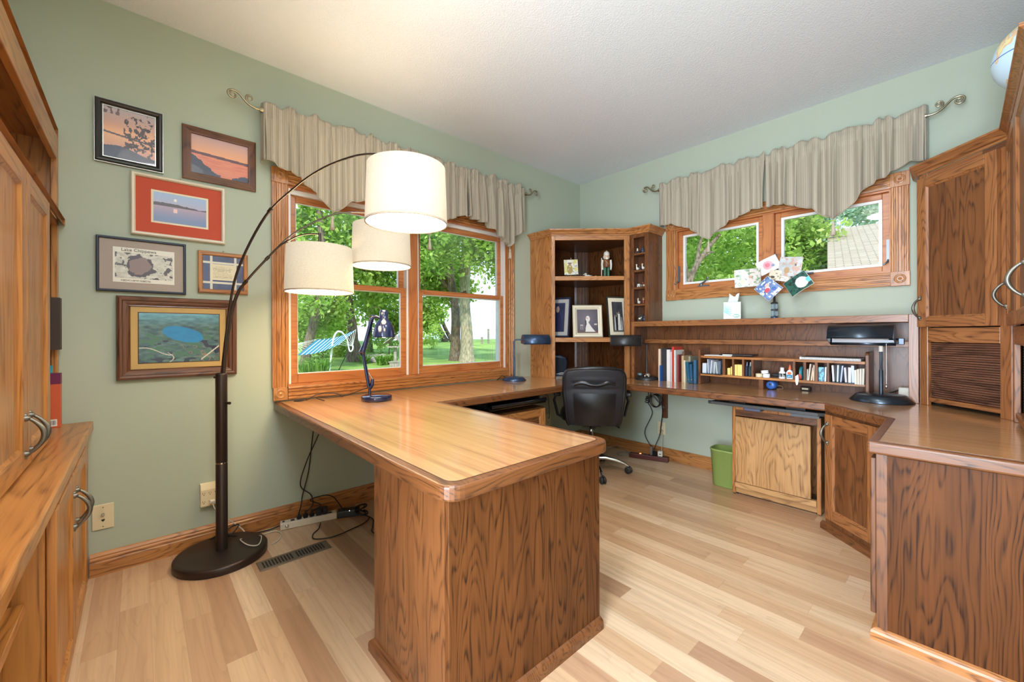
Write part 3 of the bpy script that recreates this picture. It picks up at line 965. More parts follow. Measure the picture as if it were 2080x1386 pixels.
mb = MB(); mb.box(0, 0.032, 0, 0.02, 0.001, ZL); mb.box(LF - 0.048, LF, 0, 0.02, 0.001, ZL)
put('stile', mb, wood('trim', 'z'), cs, world=False, bevel=0.002)
put('top_rail', MB().box(0.032, LF - 0.048, 0, 0.02, 1.984 - ZT, ZL), wood('trim', 'x'), cs, world=False, bevel=0.002)
mb = MB(); mb.box(0.003, 0.012, -0.744, -0.012, ZT + .001, ZC)
put('back_panel', mb, wood('inside', 'z'), cs)
mb = MB(); mb.box(0.012, 0.753, -0.012, -0.003, ZT + .001, ZC)
put('back_panel', mb, wood('veneer', 'z'), cs)
# fluted board across the rear corner
c0 = thing  # (alias unused)
mb = MB(); d = 0.10
mb.x = Matrix.Translation((0.0855, -0.0855, 0)) @ Matrix.Rotation(PI / 4, 4, 'Z')
mb.prism([(-0.075, 0.012), (-0.075, 0.0), (-0.055, -0.004), (-0.045, -0.004), (-0.04, 0.001), (-0.03, 0.001), (-0.025, -0.004), (-0.008, -0.004), (-0.003, 0.001), (0.003, 0.001), (0.008, -0.004), (0.025, -0.004), (0.03, 0.001), (0.04, 0.001), (0.045, -0.004), (0.055, -0.004), (0.075, 0.0), (0.075, 0.012)], ZT + .001, ZC)
put('corner_post', mb, wood('inside', 'z'), cs)
inner = [(0.012, -0.744), (0.272, -0.744), (0.752, -0.246), (0.752, -0.012), (0.012, -0.012)]
for (z0, z1) in ((1.064, 1.104), (1.622, 1.658)):
    s = put('shelf', MB().prism(inner, z0, z1), wood('inside', 'x'), cs)
    mb = MB(); mb.box(0.0325, LF - 0.0485, 0.003, 0.016, z0 - ZT, z1 - ZT)
    put('shelf_edge', mb, wood('trim', 'x'), s, world=True) if False else None
    e = MB(); e.x = Matrix.Translation((fL.x, fL.y, 0)) @ Matrix.Rotation(rzF, 4, 'Z')
    e.box(0.0325, LF - 0.0485, 0.002, 0.021, z0 - 0.001, z1 + 0.0005)
    put('shelf_edge', e, wood('trim', 'x'), s, bevel=0.002)
put('top', MB().prism([(0.003, -0.744), (0.272, -0.744), (0.752, -0.250), (0.752, -0.003), (0.003, -0.003)], 1.990, ZC), wood('inside', 'x'), cs)

co = thing('column_shelf', 'narrow column of five small figurine cubbies beside the corner bookshelf', 'shelf', (0.85, -0.12, 1.25))
X0, X1, YF = 0.769, 0.937, -0.249
HT = 1.246
mb = MB(); mb.box(X0, X0 + 0.024, YF, YF + 0.018, HT, ZC); mb.box(0.901, X1, YF, YF + 0.018, HT, ZC)
put('stile', mb, wood('cab', 'z'), co, bevel=0.002)
put('top_rail', MB().box(X0 + 0.024, 0.901, YF, YF + 0.018, 1.990, ZC), wood('cab', 'x'), co)
put('side_panel', MB().box(X1 - 0.016, X1, YF + 0.018, -0.003, HT, ZC), wood('cab', 'z'), co)
put('lining', MB().box(X0 + .001, X0 + 0.010, YF + 0.018, -0.003, HT, ZC).box(X0 + 0.01, X1 - .016, -0.14, -0.13, HT, ZC), wood('inside', 'z'), co)
for z in (1.837, 1.686, 1.535, 1.385):
    put('shelf', MB().box(X0 + 0.010, X1 - 0.016, YF + 0.008, -0.14, z, z + 0.017), wood('cab', 'x'), co)
# one crown runs round both: it belongs to the corner bookshelf, with its own return on the column
n1 = Vector((dF.y, -dF.x)).normalized()
mb = MB(); mb.sweep([(0.003, fL.y), (fL.x, fL.y), (X0 - .008, YF)], crown(ZC), side=1)
put('crown', mb, wood('trim', 'x'), cs)
mb = MB(); mb.sweep([(X0 - .006, YF), (X1, YF), (X1, -0.003)], crown(ZC), side=1)
put('crown', mb, wood('trim', 'x'), co)

# ------------------------------------------------------------------ desk hutch along the back run
hu = thing('desk_hutch', 'low oak desk hutch with thick top board running under the back window', 'hutch', (1.7, -0.13, ZT))
HX0, HX1 = 0.757, 2.602
put('top_board', MB().box(0.795, HX1 - 0.042, YF, -0.003, 1.201, HT - .001), wood('mid', 'x'), hu, bevel=0.002)
put('post', MB().box(HX0 + .013, 0.795, YF - 0.003, YF + 0.02, ZT + .001, HT - .001), wood('mid', 'z'), hu, bevel=0.002)
put('post', MB().box(HX1 - 0.042, HX1, YF - 0.003, YF + 0.02, ZT + .001, HT - .001), wood('mid', 'z'), hu, bevel=0.002)
put('end_panel', MB().box(0.780, 0.794, YF + 0.02, -0.003, ZT + .001, 1.2005), wood('cab', 'z'), hu)
put('end_panel', MB().box(HX1 - 0.016, HX1 - 0.002, YF + 0.02, -0.003, ZT + .001, HT - .002), wood('cab', 'z'), hu)
put('back_panel', MB().box(0.794, HX1 - 0.016, -0.014, -0.004, ZT + .001, 1.2005), wood('cab', 'z'), hu)
put('rail', MB().box(0.796, HX1 - 0.018, -0.066, -0.0145, 1.050, 1.086), wood('mid', 'x'), hu, bevel=0.002)

# ------------------------------------------------------------------ right corner wall cabinet with tambour, and the right-hand run
rzq = math.atan2(-0.32, 0.315)
tc_ = thing('corner_tambour_cabinet', 'angled oak corner cabinet with one upper door over a closed tambour', 'cabinet', (2.606, -0.254, ZT), rzq)
LQ = 0.447; ZU = 2.024 - ZT
def L2(z): return z - ZT
mb = MB(); mb.box(0, 0.046, 0, 0.02, 0.001, ZU); mb.box(LQ - 0.049, LQ, 0, 0.02, 0.001, ZU)
put('stile', mb, wood('mid', 'z'), tc_, world=False, bevel=0.002)
put('rail', MB().box(0.046, LQ - 0.049, 0, 0.02, L2(1.087), L2(1.165)), wood('mid', 'x'), tc_, world=False, bevel=0.001)
put('top_rail', MB().box(0.046, LQ - 0.049, 0, 0.02, L2(1.985), ZU), wood('mid', 'x'), tc_, world=False, bevel=0.001)
put('side_panel', MB().box(2.606, 2.620, -0.250, -0.003, ZT + .001, 2.024), wood('mid', 'z'), tc_)
put('back_board', MB().box(0.03, LQ - 0.03, 0.10, 0.11, 0.001, ZU), M_dark, tc_, world=False)
put('top_board', MB().prism([(2.606, -0.25), (2.906, -0.56), (RX - .004, -0.56), (RX - .004, -0.003), (2.606, -0.003)], 2.0, 2.024), wood('inside', 'x'), tc_)
mb = MB(); nb = 26; h = (L2(1.085) - L2(0.782)) / nb
for i in range(nb):
    z = L2(0.782) + i * h
    mb.prism([(0.022, z), (0.0145, z + h * 0.12), (0.0135, z + h * 0.5), (0.0145, z + h * 0.84), (0.022, z + h * 0.96)], 0.05, LQ - 0.052, axis='x', smooth=False)
tb = put('tambour', mb, wood('tambour', 'x'), tc_, world=False)
put('tambour_bar', MB().box(0.048, LQ - 0.050, 0.002, 0.020, L2(0.757), L2(0.781)), wood('mid', 'x'), tc_, world=False, bevel=0.004, seg=2)
panel_door(tc_, 0.006, LQ - 0.041, L2(1.170), L2(1.998), -0.001, 0.02, 0.052, MIDC, handle=(0.026, L2(1.275)))

XR = RX - 0.25
rr = thing('right_wall_cabinet', 'oak wall cabinet with paired doors over a tambour along the right wall', 'cabinet', (2.922, -0.576, ZT), -PI / 2)
LR = 0.92
for q_ in ((0.002, 0.050), (LR - 0.05, LR)): put('stile', MB().box(q_[0], q_[1], 0, 0.02, 0.001, ZU), wood('mid', 'z'), rr, world=False, bevel=0.002)
for q_ in ((L2(1.087), L2(1.165)), (L2(1.985), ZU)): put('rail', MB().box(0.050, LR - 0.05, 0, 0.02, q_[0], q_[1]), wood('mid', 'x'), rr, world=False, bevel=0.001)
put('end_panel', MB().box(LR - 0.016, LR, 0.02, 0.243, 0.001, ZU), wood('mid', 'z'), rr, world=False)
put('top_board', MB().box(0.0, LR - 0.016, 0.02, 0.243, 2.0 - ZT, ZU), wood('inside', 'x'), rr, world=False)
put('back_board', MB().box(0.0, LR - 0.016, 0.10, 0.11, 0.001, 2.0 - ZT), M_dark, rr, world=False)
mb = MB()
for i in range(nb):
    z = L2(0.782) + i * h
    mb.prism([(0.034, z), (0.0265, z + h * 0.12), (0.0255, z + h * 0.5), (0.0265, z + h * 0.84), (0.034, z + h * 0.96)], 0.052, LR - 0.052, axis='x')
put('tambour', mb, wood('tambour', 'x'), rr, world=False)
put('tambour_bar', MB().box(0.050, LR - 0.050, 0.004, 0.030, L2(0.757), L2(0.781)), wood('mid', 'x'), rr, world=False, bevel=0.004, seg=2)
dm = 0.03 + (LR - 0.06) / 2
panel_door(rr, 0.03, dm - 0.002, L2(1.170), L2(1.998), -0.001, 0.02, 0.052, MIDC, handle=(0.062, L2(1.31)))
panel_door(rr, dm + 0.002, LR - 0.03, L2(1.170), L2(1.998), -0.001, 0.02, 0.052, MIDC, handle=(LR - 0.062, L2(1.31)))
mb = MB(); mb.sweep([(2.606, -0.003), (2.606, -0.254), (2.922, -0.576)], crown(2.025), side=1)
put('crown', mb, wood('mid', 'x'), tc_)
mb = MB(); mb.sweep([(2.922, -0.574), (2.922, -0.576 - LR), (RX - .003, -0.576 - LR)], crown(2.025), side=1)
put('crown', mb, wood('mid', 'y'), rr)
# ------------------------------------------------------------------ built-in bookcase on the front wall (left edge of the view); faces +y
LAMPLIT = ('lamplit', 'lamplit')
BXL = 2.02                                   # run length from the left wall
lb = thing('base_cabinet_run', 'golden oak base cabinets below the built-in bookcase on the left', 'cabinet', (BXL, -3.70, 0), PI)
# local: x = BXL - world x ; -y looks to +y
def lx(wx): return BXL - wx
put('body', MB().box(lx(BXL), lx(1.60), 0.022, 0.55, 0.07, 0.69), wood('lamplit', 'z'), lb, world=False)
put('body', MB().box(lx(1.17), lx(0.004), 0.001, 0.55, 0.0, 0.69), wood('lamplit', 'z'), lb, world=False)
put('open_bay', MB().box(lx(1.60), lx(1.17), 0.45, 0.55, 0.0, 0.69), wood('inside', 'z'), lb, world=False)
put('bay_floor', MB().box(lx(1.60), lx(1.17), 0.02, 0.45, 0.06, 0.09), wood('lamplit', 'x'), lb, world=False)
put('bay_shelf', MB().box(lx(1.60), lx(1.17), 0.03, 0.45, 0.44, 0.465), wood('lamplit', 'x'), lb, world=False, bevel=0.002)
put('filler_post', MB().box(lx(0.265), lx(0.004), -0.006, 0.001, 0.0, 0.69), wood('lamplit', 'z'), lb, world=False)
panel_door(lb, lx(1.128), lx(0.714), 0.075, 0.672, 0.0, 0.02, 0.055, LAMPLIT, handle=(lx(0.745), 0.545))
panel_door(lb, lx(0.708), lx(0.285), 0.075, 0.672, 0.0, 0.02, 0.055, LAMPLIT, handle=(lx(0.677), 0.545))
put('base_board', MB().box(lx(BXL), lx(0.02), -0.004, 0.0, 0.0, 0.07), wood('lamplit', 'x'), lb, world=False)
ct = put('bookcase_counter', MB().box(0.003, BXL + 0.03, FY + 0.003, -3.676, 0.6915, 0.735), wood('lamplit', 'x'), bevel=0.006, seg=2)
tag(ct, 'golden oak counter board between the base cabinets and the bookcase on the left', 'counter')

uc = thing('bookcase', 'golden oak wall bookcase with doors, open top niche and heavy crown on the left', 'bookcase', (BXL, -3.785, 0.7355), PI)
Z7 = 0.7355
def lz(z): return z - Z7
put('back_panel', MB().box(lx(BXL), lx(0.004), 0.50, 0.51, 0.0, lz(2.03)), wood('lamplit', 'x'), uc, world=False)
# wall-end filler post, shelf dividers
put('end_post', MB().box(lx(0.045), lx(0.004), 0.0, 0.02, 0.0, lz(2.03)), wood('lamplit', 'z'), uc, world=False, bevel=0.002)
put('end_panel', MB().box(lx(0.020), lx(0.004), 0.02, 0.50, 0.0, lz(2.03)), wood('lamplit', 'z'), uc, world=False)
put('divider', MB().box(lx(0.452), lx(0.435), 0.0, 0.50, 0.0, lz(1.64)), wood('lamplit', 'z'), uc, world=False)
for z in (1.055, 1.36):
    put('shelf', MB().box(lx(0.434), lx(0.021), 0.03, 0.50, lz(z), lz(z) + 0.02), wood('lamplit', 'x'), uc, world=False)
put('deck', MB().box(lx(BXL), lx(0.021), 0.0, 0.50, lz(1.632), lz(1.652)), wood('lamplit', 'x'), uc, world=False)
put('bay_front', MB().box(lx(BXL), lx(1.345), 0.0, 0.02, 0.0, lz(1.632)), wood('lamplit', 'z'), uc, world=False)
panel_door(uc, lx(1.330), lx(0.872), 0.008, lz(1.640), 0.0, 0.02, 0.06, LAMPLIT, handle=(lx(0.905), lz(0.842)))
panel_door(uc, lx(0.868), lx(0.436), 0.008, lz(1.640), 0.0, 0.02, 0.06, LAMPLIT, handle=(lx(0.835), lz(0.842)))
LEDGE = [(0.0, 1.640), (0.004, 1.640), (0.008, 1.648), (0.017, 1.652), (0.020, 1.662), (0.020, 1.668), (0.0, 1.668)]
put('ledge_molding', MB().sweep([(BXL, -3.7645), (0.003, -3.7645)], LEDGE, side=-1), wood('lamplit', 'x'), uc)
put('head_rail', MB().box(lx(BXL), lx(0.046), 0.0, 0.022, lz(1.925), lz(2.03)), wood('lamplit', 'x'), uc, world=False, bevel=0.002)
put('top_board', MB().box(lx(BXL), lx(0.004), 0.022, 0.50, lz(2.01), lz(2.03)), wood('lamplit', 'x'), uc, world=False)
BC = [(0.0, 1.985), (0.012, 1.985), (0.014, 1.996), (0.024, 2.003), (0.027, 2.018), (0.042, 2.052), (0.050, 2.058), (0.050, 2.072), (0.0, 2.072)]
put('crown', MB().sweep([(BXL, -3.785), (0.003, -3.785)], BC, side=-1), wood('lamplit', 'x'), uc)

def book(name, label, x0, x1, y0, y1, z0, z1, cover, group=None, spine='y1', pages=(236, 228, 208), cov_t=0.0025):
    """book standing upright; spine at the y1 (or y0) end; covers face +-x"""
    t = thing(name, label, 'book', ((x0 + x1) / 2, (y0 + y1) / 2, z0), 0, group)
    c = cov_t
    mb = MB()
    mb.box(x0, x0 + c, y0, y1, z0, z1); mb.box(x1 - c, x1, y0, y1, z0, z1)
    if spine == 'y1': mb.box(x0 + c, x1 - c, y1 - c, y1, z0, z1)
    else: mb.box(x0 + c, x1 - c, y0, y0 + c, z0, z1)
    put('cover', mb, mat('cover_%d_%d_%d' % cover, S(*cover), 0.45), t)
    py0, py1 = (y0 + 0.004, y1 - c - .0002) if spine == 'y1' else (y0 + c + .0002, y1 - 0.004)
    put('pages', MB().box(x0 + c + .0002, x1 - c - .0002, py0, py1, z0 + 0.003, z1 - 0.003), mat('pages_%d' % pages[0], S(*pages), 0.8), t)
    return t
b1 = book('book', 'thick orange book with purple top band and white barcode on the left counter', 0.052, 0.094, -3.93, -3.772, 0.736, 0.972, (214, 98, 58))
put('band', MB().box(0.0522, 0.0945, -3.9305, -3.7715, 0.925, 0.9725), mat('purple_band', S(112, 34, 74), 0.45), b1)
mb = MB(); mb.box(0.0942, 0.0946, -3.815, -3.782, 0.742, 0.772)
put('barcode_label', mb, mat('white_paper', S(240, 238, 230), 0.6), b1)
mb = MB()
for i in range(9): mb.box(0.0946, 0.0949, -3.812 + i * 0.003, -3.812 + i * 0.003 + (0.0012 if i % 3 else 0.002), 0.747, 0.767)
put('barcode', mb, mat('ink', S(40, 36, 34), 0.6), b1)
book('book', 'slim turquoise book behind the orange book on the left counter', 0.026, 0.048, -3.95, -3.80, 0.736, 1.005, (36, 168, 190))
b2 = book('book', 'thick dark brown book with white lettering on the shelf above the orange book', 0.046, 0.094, -3.95, -3.772, 1.0755, 1.305, (66, 50, 42), spine='y0')
mb = MB()
for i in range(7): mb.box(0.0941, 0.0944, -3.845, -3.839, 1.235 + i * 0.006, 1.2385 + i * 0.006)
put('title_marks', mb, mat('white_paper', S(240, 238, 230), 0.6), b2)

# ------------------------------------------------------------------ framed pictures on the left wall
def frame_pic(label, y0, y1, z0, z1, rail, prof, mats, name='framed_picture', mat_border=None, mat_col=None, inner=0, inner_col=None, paint=None, nu=110, nv=80, glass=0.35, depth=0.02, fillet=None):
    t = thing(name, label, 'picture', (0.0, (y0 + y1) / 2, z0))
    # frame moulding: rectangle in the wall plane
    mb = MB()
    loop = [(y0, z0), (y1, z0), (y1, z1), (y0, z1)]
    m = len(prof); vs = []
    for (y, z) in loop:
        sy = 1 if y == y0 else -1; sz = 1 if z == z0 else -1
        for (o, d) in prof: vs.append((d, y + sy * o, z + sz * o))
    fs = []; mi = []
    for i in range(4):
        j = (i + 1) % 4
        for k in range(m - 1):
            fs.append((i * m + k, j * m + k, j * m + k + 1, i * m + k + 1)); mi.append(0 if i % 2 == 0 else 1)
    mb.add(vs, [f[::-1] for f in fs], mi)
    put('frame', mb, mats, t)
    a0, a1, b0, b1 = y0 + rail, y1 - rail, z0 + rail, z1 - rail
    xp = 0.008
    put('backing', MB().box(0.001, xp - 0.001, a0 - 0.004, a1 + 0.004, b0 - 0.004, b1 + 0.004), mat('card_back', S(150, 140, 120), 0.9), t)
    if fillet:
        w, col = fillet
        mb = MB()
        for q in ((a0, a0 + w, b0, b1), (a1 - w, a1, b0, b1), (a0 + w, a1 - w, b0, b0 + w), (a0 + w, a1 - w, b1 - w, b1)): mb.box(xp - 0.001, xp + 0.004, *q)
        put('fillet', mb, col, t)
        a0 += w; a1 -= w; b0 += w; b1 -= w
    if mat_border:
        l, r, bo, to = mat_border
        put('mat_board', MB().box(xp - 0.0008, xp, a0, a1, b0, b1), mat_col, t)
        a0 += l; a1 -= r; b0 += bo; b1 -= to; xp += 0.0006
        if inner:
            put('inner_mat', MB().box(xp - 0.0008, xp, a0 - inner, a1 + inner, b0 - inner, b1 + inner), inner_col, t)
            xp += 0.0006
    # seen from the room, u runs towards +y (to the right)
    painted('photo_print', paint, nu, nv, lambda u, v: (xp + 0.0004, a0 + u * (a1 - a0), b0 + v * (b1 - b0)), 'glossy_print', t, 0.35, glass)
    return t

def sunset_tree(u, v):
    sky = lerp((226, 150, 110), (188, 172, 176), (v - 0.45) / 0.55)
    sky = lerp(sky, (250, 190, 140), np.exp(-((v - 0.52) / 0.12) ** 2) * 0.7)
    hill = np.abs(v - (0.50 - 0.10 * u)) < 0.018
    water = lerp((236, 178, 130), (214, 150, 130), (0.45 - v) / 0.3)
    c = np.where((v < 0.50 - 0.10 * u)[..., None], water, sky)
    c = np.where(hill[..., None], np.array((96, 74, 78.)), c)
    shore = v < 0.22 + 0.05 * np.sin(u * 5) - 0.06 * u
    c = np.where(shore[..., None], np.array((54, 56, 76.)) + 14 * fbm(u, v, 9, 3)[..., None], c)
    tree = (fbm(u, v, 16, 5) > 0.47 + 0.55 * np.maximum(0, np.hypot((u - 0.70) * 1.3, (v - 0.55) * 1.0) - 0.20)) & (u > 0.38)
    c = np.where(tree[..., None], np.array((72, 56, 58.)), c)
    br = (fbm(u, v, 10, 8) > 0.55) & (v > 0.86) & (u < 0.3)
    return np.where(br[..., None], np.array((110, 90, 96.)), c)

def red_sunset(u, v):
    c = lerp((240, 168, 120), (196, 160, 160), (v - 0.55) / 0.45)
    c = np.where((v < 0.52 - 0.05 * u)[..., None], lerp((206, 104, 84), (232, 150, 110), (fbm(u * 0.4, v * 3, 12, 2))), c)
    band = np.abs(v - (0.55 - 0.05 * u)) < 0.035
    c = np.where(band[..., None], np.array((98, 62, 72.)), c)
    tree = (v < 0.42 - 0.9 * u + 0.12 * fbm(u, v, 14, 4)) | ((v < 0.16 * fbm(u, v, 9, 9) + 0.25 * (u - 0.72)) & (u > 0.7))
    return np.where(tree[..., None], np.array((60, 66, 86.)), c)

def moonrise(u, v):
    c = lerp((176, 170, 196), (150, 178, 214), (v - 0.6) / 0.4)
    c = np.where((v < 0.55)[..., None], lerp((176, 150, 170), (120, 136, 176), (0.55 - v) / 0.4), c)
    ridge = 0.55 + 0.10 * np.abs(np.sin(u * 2.2 + 1.2)) + 0.05 * fbm(u, v * 0, 18, 3)
    c = np.where(((v > 0.55) & (v < ridge))[..., None], np.array((74, 56, 64.)), c)
    moon = np.hypot((u - 0.40) * 1.75, v - 0.80) < 0.05
    refl = (np.abs(u - 0.40) < 0.035) & (v > 0.36) & (v < 0.5)
    c = np.where(moon[..., None], np.array((250, 236, 226.)), c)
    return np.where(refl[..., None], np.array((240, 200, 190.)), c)

def lake_map(u, v):
    g = 200 + 60 * (fbm(u, v, 16, 3) - 0.5)
    c = np.stack([g + 8, g + 4, g - 8], -1)
    dark = fbm(u * 1.4, v, 7, 6) > 0.60
    c = np.where(dark[..., None], np.array((92, 84, 92.)), c)
    lake = np.hypot((u - 0.42) / 0.20, (v - 0.50) / 0.34) + 0.55 * (fbm(u, v, 6, 11) - 0.5) < 0.95
    ring = np.hypot((u - 0.42) / 0.26, (v - 0.52) / 0.42) + 0.8 * (fbm(u, v, 6, 12) - 0.5) < 1.0
    c = np.where(ring[..., None], np.array((84, 70, 84.)), c)
    c = np.where(lake[..., None], np.array((142, 118, 118.)), c)
    return c

def aerial(u, v):
    f = fbm(u * 1.6, v * 3.2, 7, 2)
    c = lerp((34, 58, 76), (96, 128, 124), f * 1.3)
    c = lerp(c, (120, 190, 214), np.clip((v - 0.72) / 0.28, 0, 1) * (0.5 + 0.5 * f))
    patch = vnoise(u * 1.5 + v * 0.4, v * 2, 8, 7)
    c = np.where(((patch > 0.62) & (v < 0.72))[..., None], np.array((70, 112, 92.)), c)
    c = np.where(((patch < 0.22) & (v < 0.45))[..., None], np.array((44, 46, 70.)), c)
    c = np.where(((patch > 0.45) & (patch < 0.5) & (v < 0.35) & (u > 0.5))[..., None], np.array((150, 120, 96.)), c)
    lake = ((u - 0.53) / 0.27) ** 2 + ((v - 0.58 + 0.30 * (u - 0.5)) / 0.155) ** 2 + 0.5 * (fbm(u, v, 6, 9) - 0.5) < 1
    c = np.where(lake[..., None], lerp((24, 118, 180), (30, 140, 196), f), c)
    road = np.abs(v - (0.30 - 0.35 * u + 0.03 * np.sin(u * 14))) < 0.010
    road2 = (np.abs(v - (0.06 + 1.2 * (u - 0.78))) < 0.016) & (u > 0.76) & (v < 0.45)
    road3 = (np.abs(u - (0.36 + 0.05 * np.sin(v * 18))) < 0.007) & (v < 0.2)
    return np.where(((road & (u < 0.40)) | road2 | road3)[..., None], np.array((206, 200, 186.)), c)

def quilt_blue(u, v):
    c = lerp((74, 82, 116), (88, 96, 130), fbm(u, v, 12, 3))
    g = (np.abs(u - 0.20) < 0.03) | (np.abs(u - 0.80) < 0.03) | (np.abs(v - 0.20) < 0.03) | (np.abs(v - 0.80) < 0.03)
    c = np.where(g[..., None], np.array((222, 214, 196.)), c)
    note = (u > 0.17) & (u < 0.83) & (v > 0.28) & (v < 0.76)
    c = np.where(note[..., None], np.array((228, 216, 184.)), c)
    line = note & (u > 0.24) & (u < 0.76 - 0.1 * vnoise(u * 0, v, 30, 4)) & ((v * 24) % 1 < 0.35) & (v > 0.34) & (v < 0.71) & (vnoise(u, v * 0 + np.floor(v * 24) / 24, 70, 3) > 0.3)
    return np.where(line[..., None], np.array((176, 160, 130.)), c)

M_blkf = mat('black_frame', S(34, 32, 32), 0.3, coat=0.3)
M_silver = mat('silver_edge', S(190, 188, 180), 0.35, 0.8)
P_ROUND = [(0.0, 0.001), (0.0, 0.016), (0.006, 0.023), (0.013, 0.024), (0.019, 0.020), (0.023, 0.013), (0.026, 0.011)]
f1 = frame_pic('black framed sunset photo with tree silhouettes, nearest the bookcase in the top row', -3.669, -3.425, 1.968, 2.268, 0.026, P_ROUND, [M_blkf, M_blkf], paint=sunset_tree, fillet=(0.0035, M_silver), nu=90, nv=110)
mb = MB()
for q in ((-3.671, -3.668, 1.966, 2.27), (-3.426, -3.423, 1.966, 2.27), (-3.668, -3.426, 1.966, 1.969), (-3.668, -3.426, 2.267, 2.27)): mb.box(0.001, 0.015, *q)
put('silver_trim', mb, M_silver, f1)
P_FLAT = [(0.0, 0.001), (0.0, 0.012), (0.004, 0.014), (0.034, 0.020), (0.038, 0.019), (0.039, 0.009)]
frame_pic('dark wood framed red sunset photo over water, right of the black frame', -3.348, -3.014, 1.966, 2.251, 0.038, P_FLAT, [wood('frame', 'y'), wood('frame', 'z')], paint=red_sunset)
M_cream = mat('cream_frame', S(232, 220, 196), 0.4, vary=0.15)
P_THIN = [(0.0, 0.001), (0.0, 0.018), (0.005, 0.023), (0.012, 0.022), (0.017, 0.015), (0.018, 0.009)]
frame_pic('cream framed moonrise photo with a wide rust red mat', -3.545, -3.162, 1.639, 1.948, 0.018, P_THIN, [M_cream, M_cream], mat_border=(0.066, 0.066, 0.062, 0.062), mat_col=mat('rust_mat', S(196, 82, 58), 0.85), inner=0.009, inner_col=mat('cream_mat', S(236, 224, 196), 0.85), paint=moonrise)
M_navy = mat('navy_frame', S(38, 44, 66), 0.35)
P_SL = [(0.0, 0.001), (0.0, 0.016), (0.003, 0.019), (0.008, 0.019), (0.010, 0.016), (0.011, 0.009)]
f4 = frame_pic('navy framed grey lake map with a taupe mat', -3.666, -3.333, 1.351, 1.615, 0.011, P_SL, [M_navy, M_navy], mat_border=(0.046, 0.036, 0.036, 0.036), mat_col=mat('taupe_mat', S(176, 162, 150), 0.85), paint=None or (lambda u, v: np.where(((u > 0.03) & (u < 0.97) & (v > 0.12) & (v < 0.86))[..., None], lake_map((u - 0.03) / 0.94, (v - 0.12) / 0.74), np.where(((np.abs(v - 0.055) < 0.02) & (u > 0.12) & (u < 0.6) & (vnoise(u, v, 90, 2) > 0.35))[..., None], np.array((150, 140, 130.)), np.array((232, 226, 212.))))), nu=130, nv=100, glass=0.7)
text('title_lettering', 'Lake Chippewa', 0.021, mat('print_ink', S(96, 86, 82), 0.7), f4, Matrix(((0, 0, 1, 0.0102), (1, 0, 0, -3.515), (0, 1, 0, 1.557), (0, 0, 0, 1))))
P_OAK = [(0.0, 0.001), (0.0, 0.015), (0.004, 0.018), (0.016, 0.018), (0.020, 0.015), (0.022, 0.009)]
f5 = frame_pic('small oak framed blue quilted note beside the map', -3.283, -3.056, 1.367, 1.593, 0.022, P_OAK, [wood('trim', 'y'), wood('trim', 'z')], paint=quilt_blue, nu=100, nv=100)
P_WIDE = [(0.0, 0.001), (0.0, 0.018), (0.004, 0.026), (0.012, 0.030), (0.020, 0.028), (0.024, 0.022), (0.034, 0.020), (0.044, 0.014), (0.048, 0.015), (0.051, 0.009)]
frame_pic('large walnut framed aerial photo of a blue lake, lowest on the wall', -3.598, -3.110, 0.918, 1.331, 0.051, P_WIDE, [wood('frame', 'y'), wood('frame', 'z')], mat_border=(0.030, 0.030, 0.030, 0.030), mat_col=mat('burlap_mat', S(206, 172, 112), 0.95, bump=0.4, bscale=500), inner=0.004, inner_col=mat('brown_fillet', S(92, 60, 38), 0.6), paint=aerial, nu=170, nv=110, glass=0.6)
def nail(y, z):
    o = put('picture_nail', MB().tube([(0.0005, y, z), (0.009, y, z + 0.004)], 0.0025, 8), M_silver)
    return o
tag(nail(-3.169, 1.6005), 'tiny silver nail above the small oak frame', 'nail')
tag(nail(-3.352, 1.953), 'tiny silver nail above the cream framed moonrise photo', 'nail')

# ------------------------------------------------------------------ arc floor lamp with three drum shades
M_bronze = mat('oil_bronze', S(62, 50, 45), 0.38, 0.6)
M_arm = mat('arm_metal', S(96, 88, 84), 0.22, 0.9)
M_chrome = mat('chrome', S(200, 200, 200), 0.12, 1.0)
def shade_mat():
    m, nt, n, l, b = _new('linen_shade')
    tc = n.new('ShaderNodeTexCoord')
    no = n.new('ShaderNodeTexNoise'); no.inputs['Scale'].default_value = 1.0; no.inputs['Detail'].default_value = 3
    mp = n.new('ShaderNodeMapping'); mp.inputs['Scale'].default_value = (120, 120, 420)
    l.new(tc.outputs['Object'], mp.inputs[0]); l.new(mp.outputs[0], no.inputs['Vector'])
    rp = n.new('ShaderNodeValToRGB')
    rp.color_ramp.elements[0].position = 0.3; rp.color_ramp.elements[0].color = (*S(156, 143, 122), 1)
    rp.color_ramp.elements[1].position = 0.7; rp.color_ramp.elements[1].color = (*S(166, 155, 136), 1)
    l.new(no.outputs['Fac'], rp.inputs[0])
    l.new(rp.outputs[0], b.inputs['Base Color']); b.inputs['Roughness'].default_value = 0.9
    l.new(rp.outputs[0], b.inputs['Emission Color'])
    b.inputs['Emission Strength'].default_value = 0.85
    return m
M_shade = shade_mat()
M_diff = mat('shade_diffuser', S(255, 248, 232), 0.5, emit=S(255, 240, 214), estr=2.6)
M_trimc = mat('shade_trim', S(168, 150, 130), 0.8)
PX, PY = 0.205, -3.205
al = thing('arc_floor_lamp', 'tall bronze arc floor lamp with three lit cream drum shades', 'floor lamp', (PX, PY, 0))
put('base', MB().lathe([(0.0, 0.0), (0.196, 0.0), (0.200, 0.006), (0.200, 0.032), (0.196, 0.038), (0.18, 0.040), (0.0, 0.042)], 48, (PX + 0.008, PY, 0)), M_bronze, al)
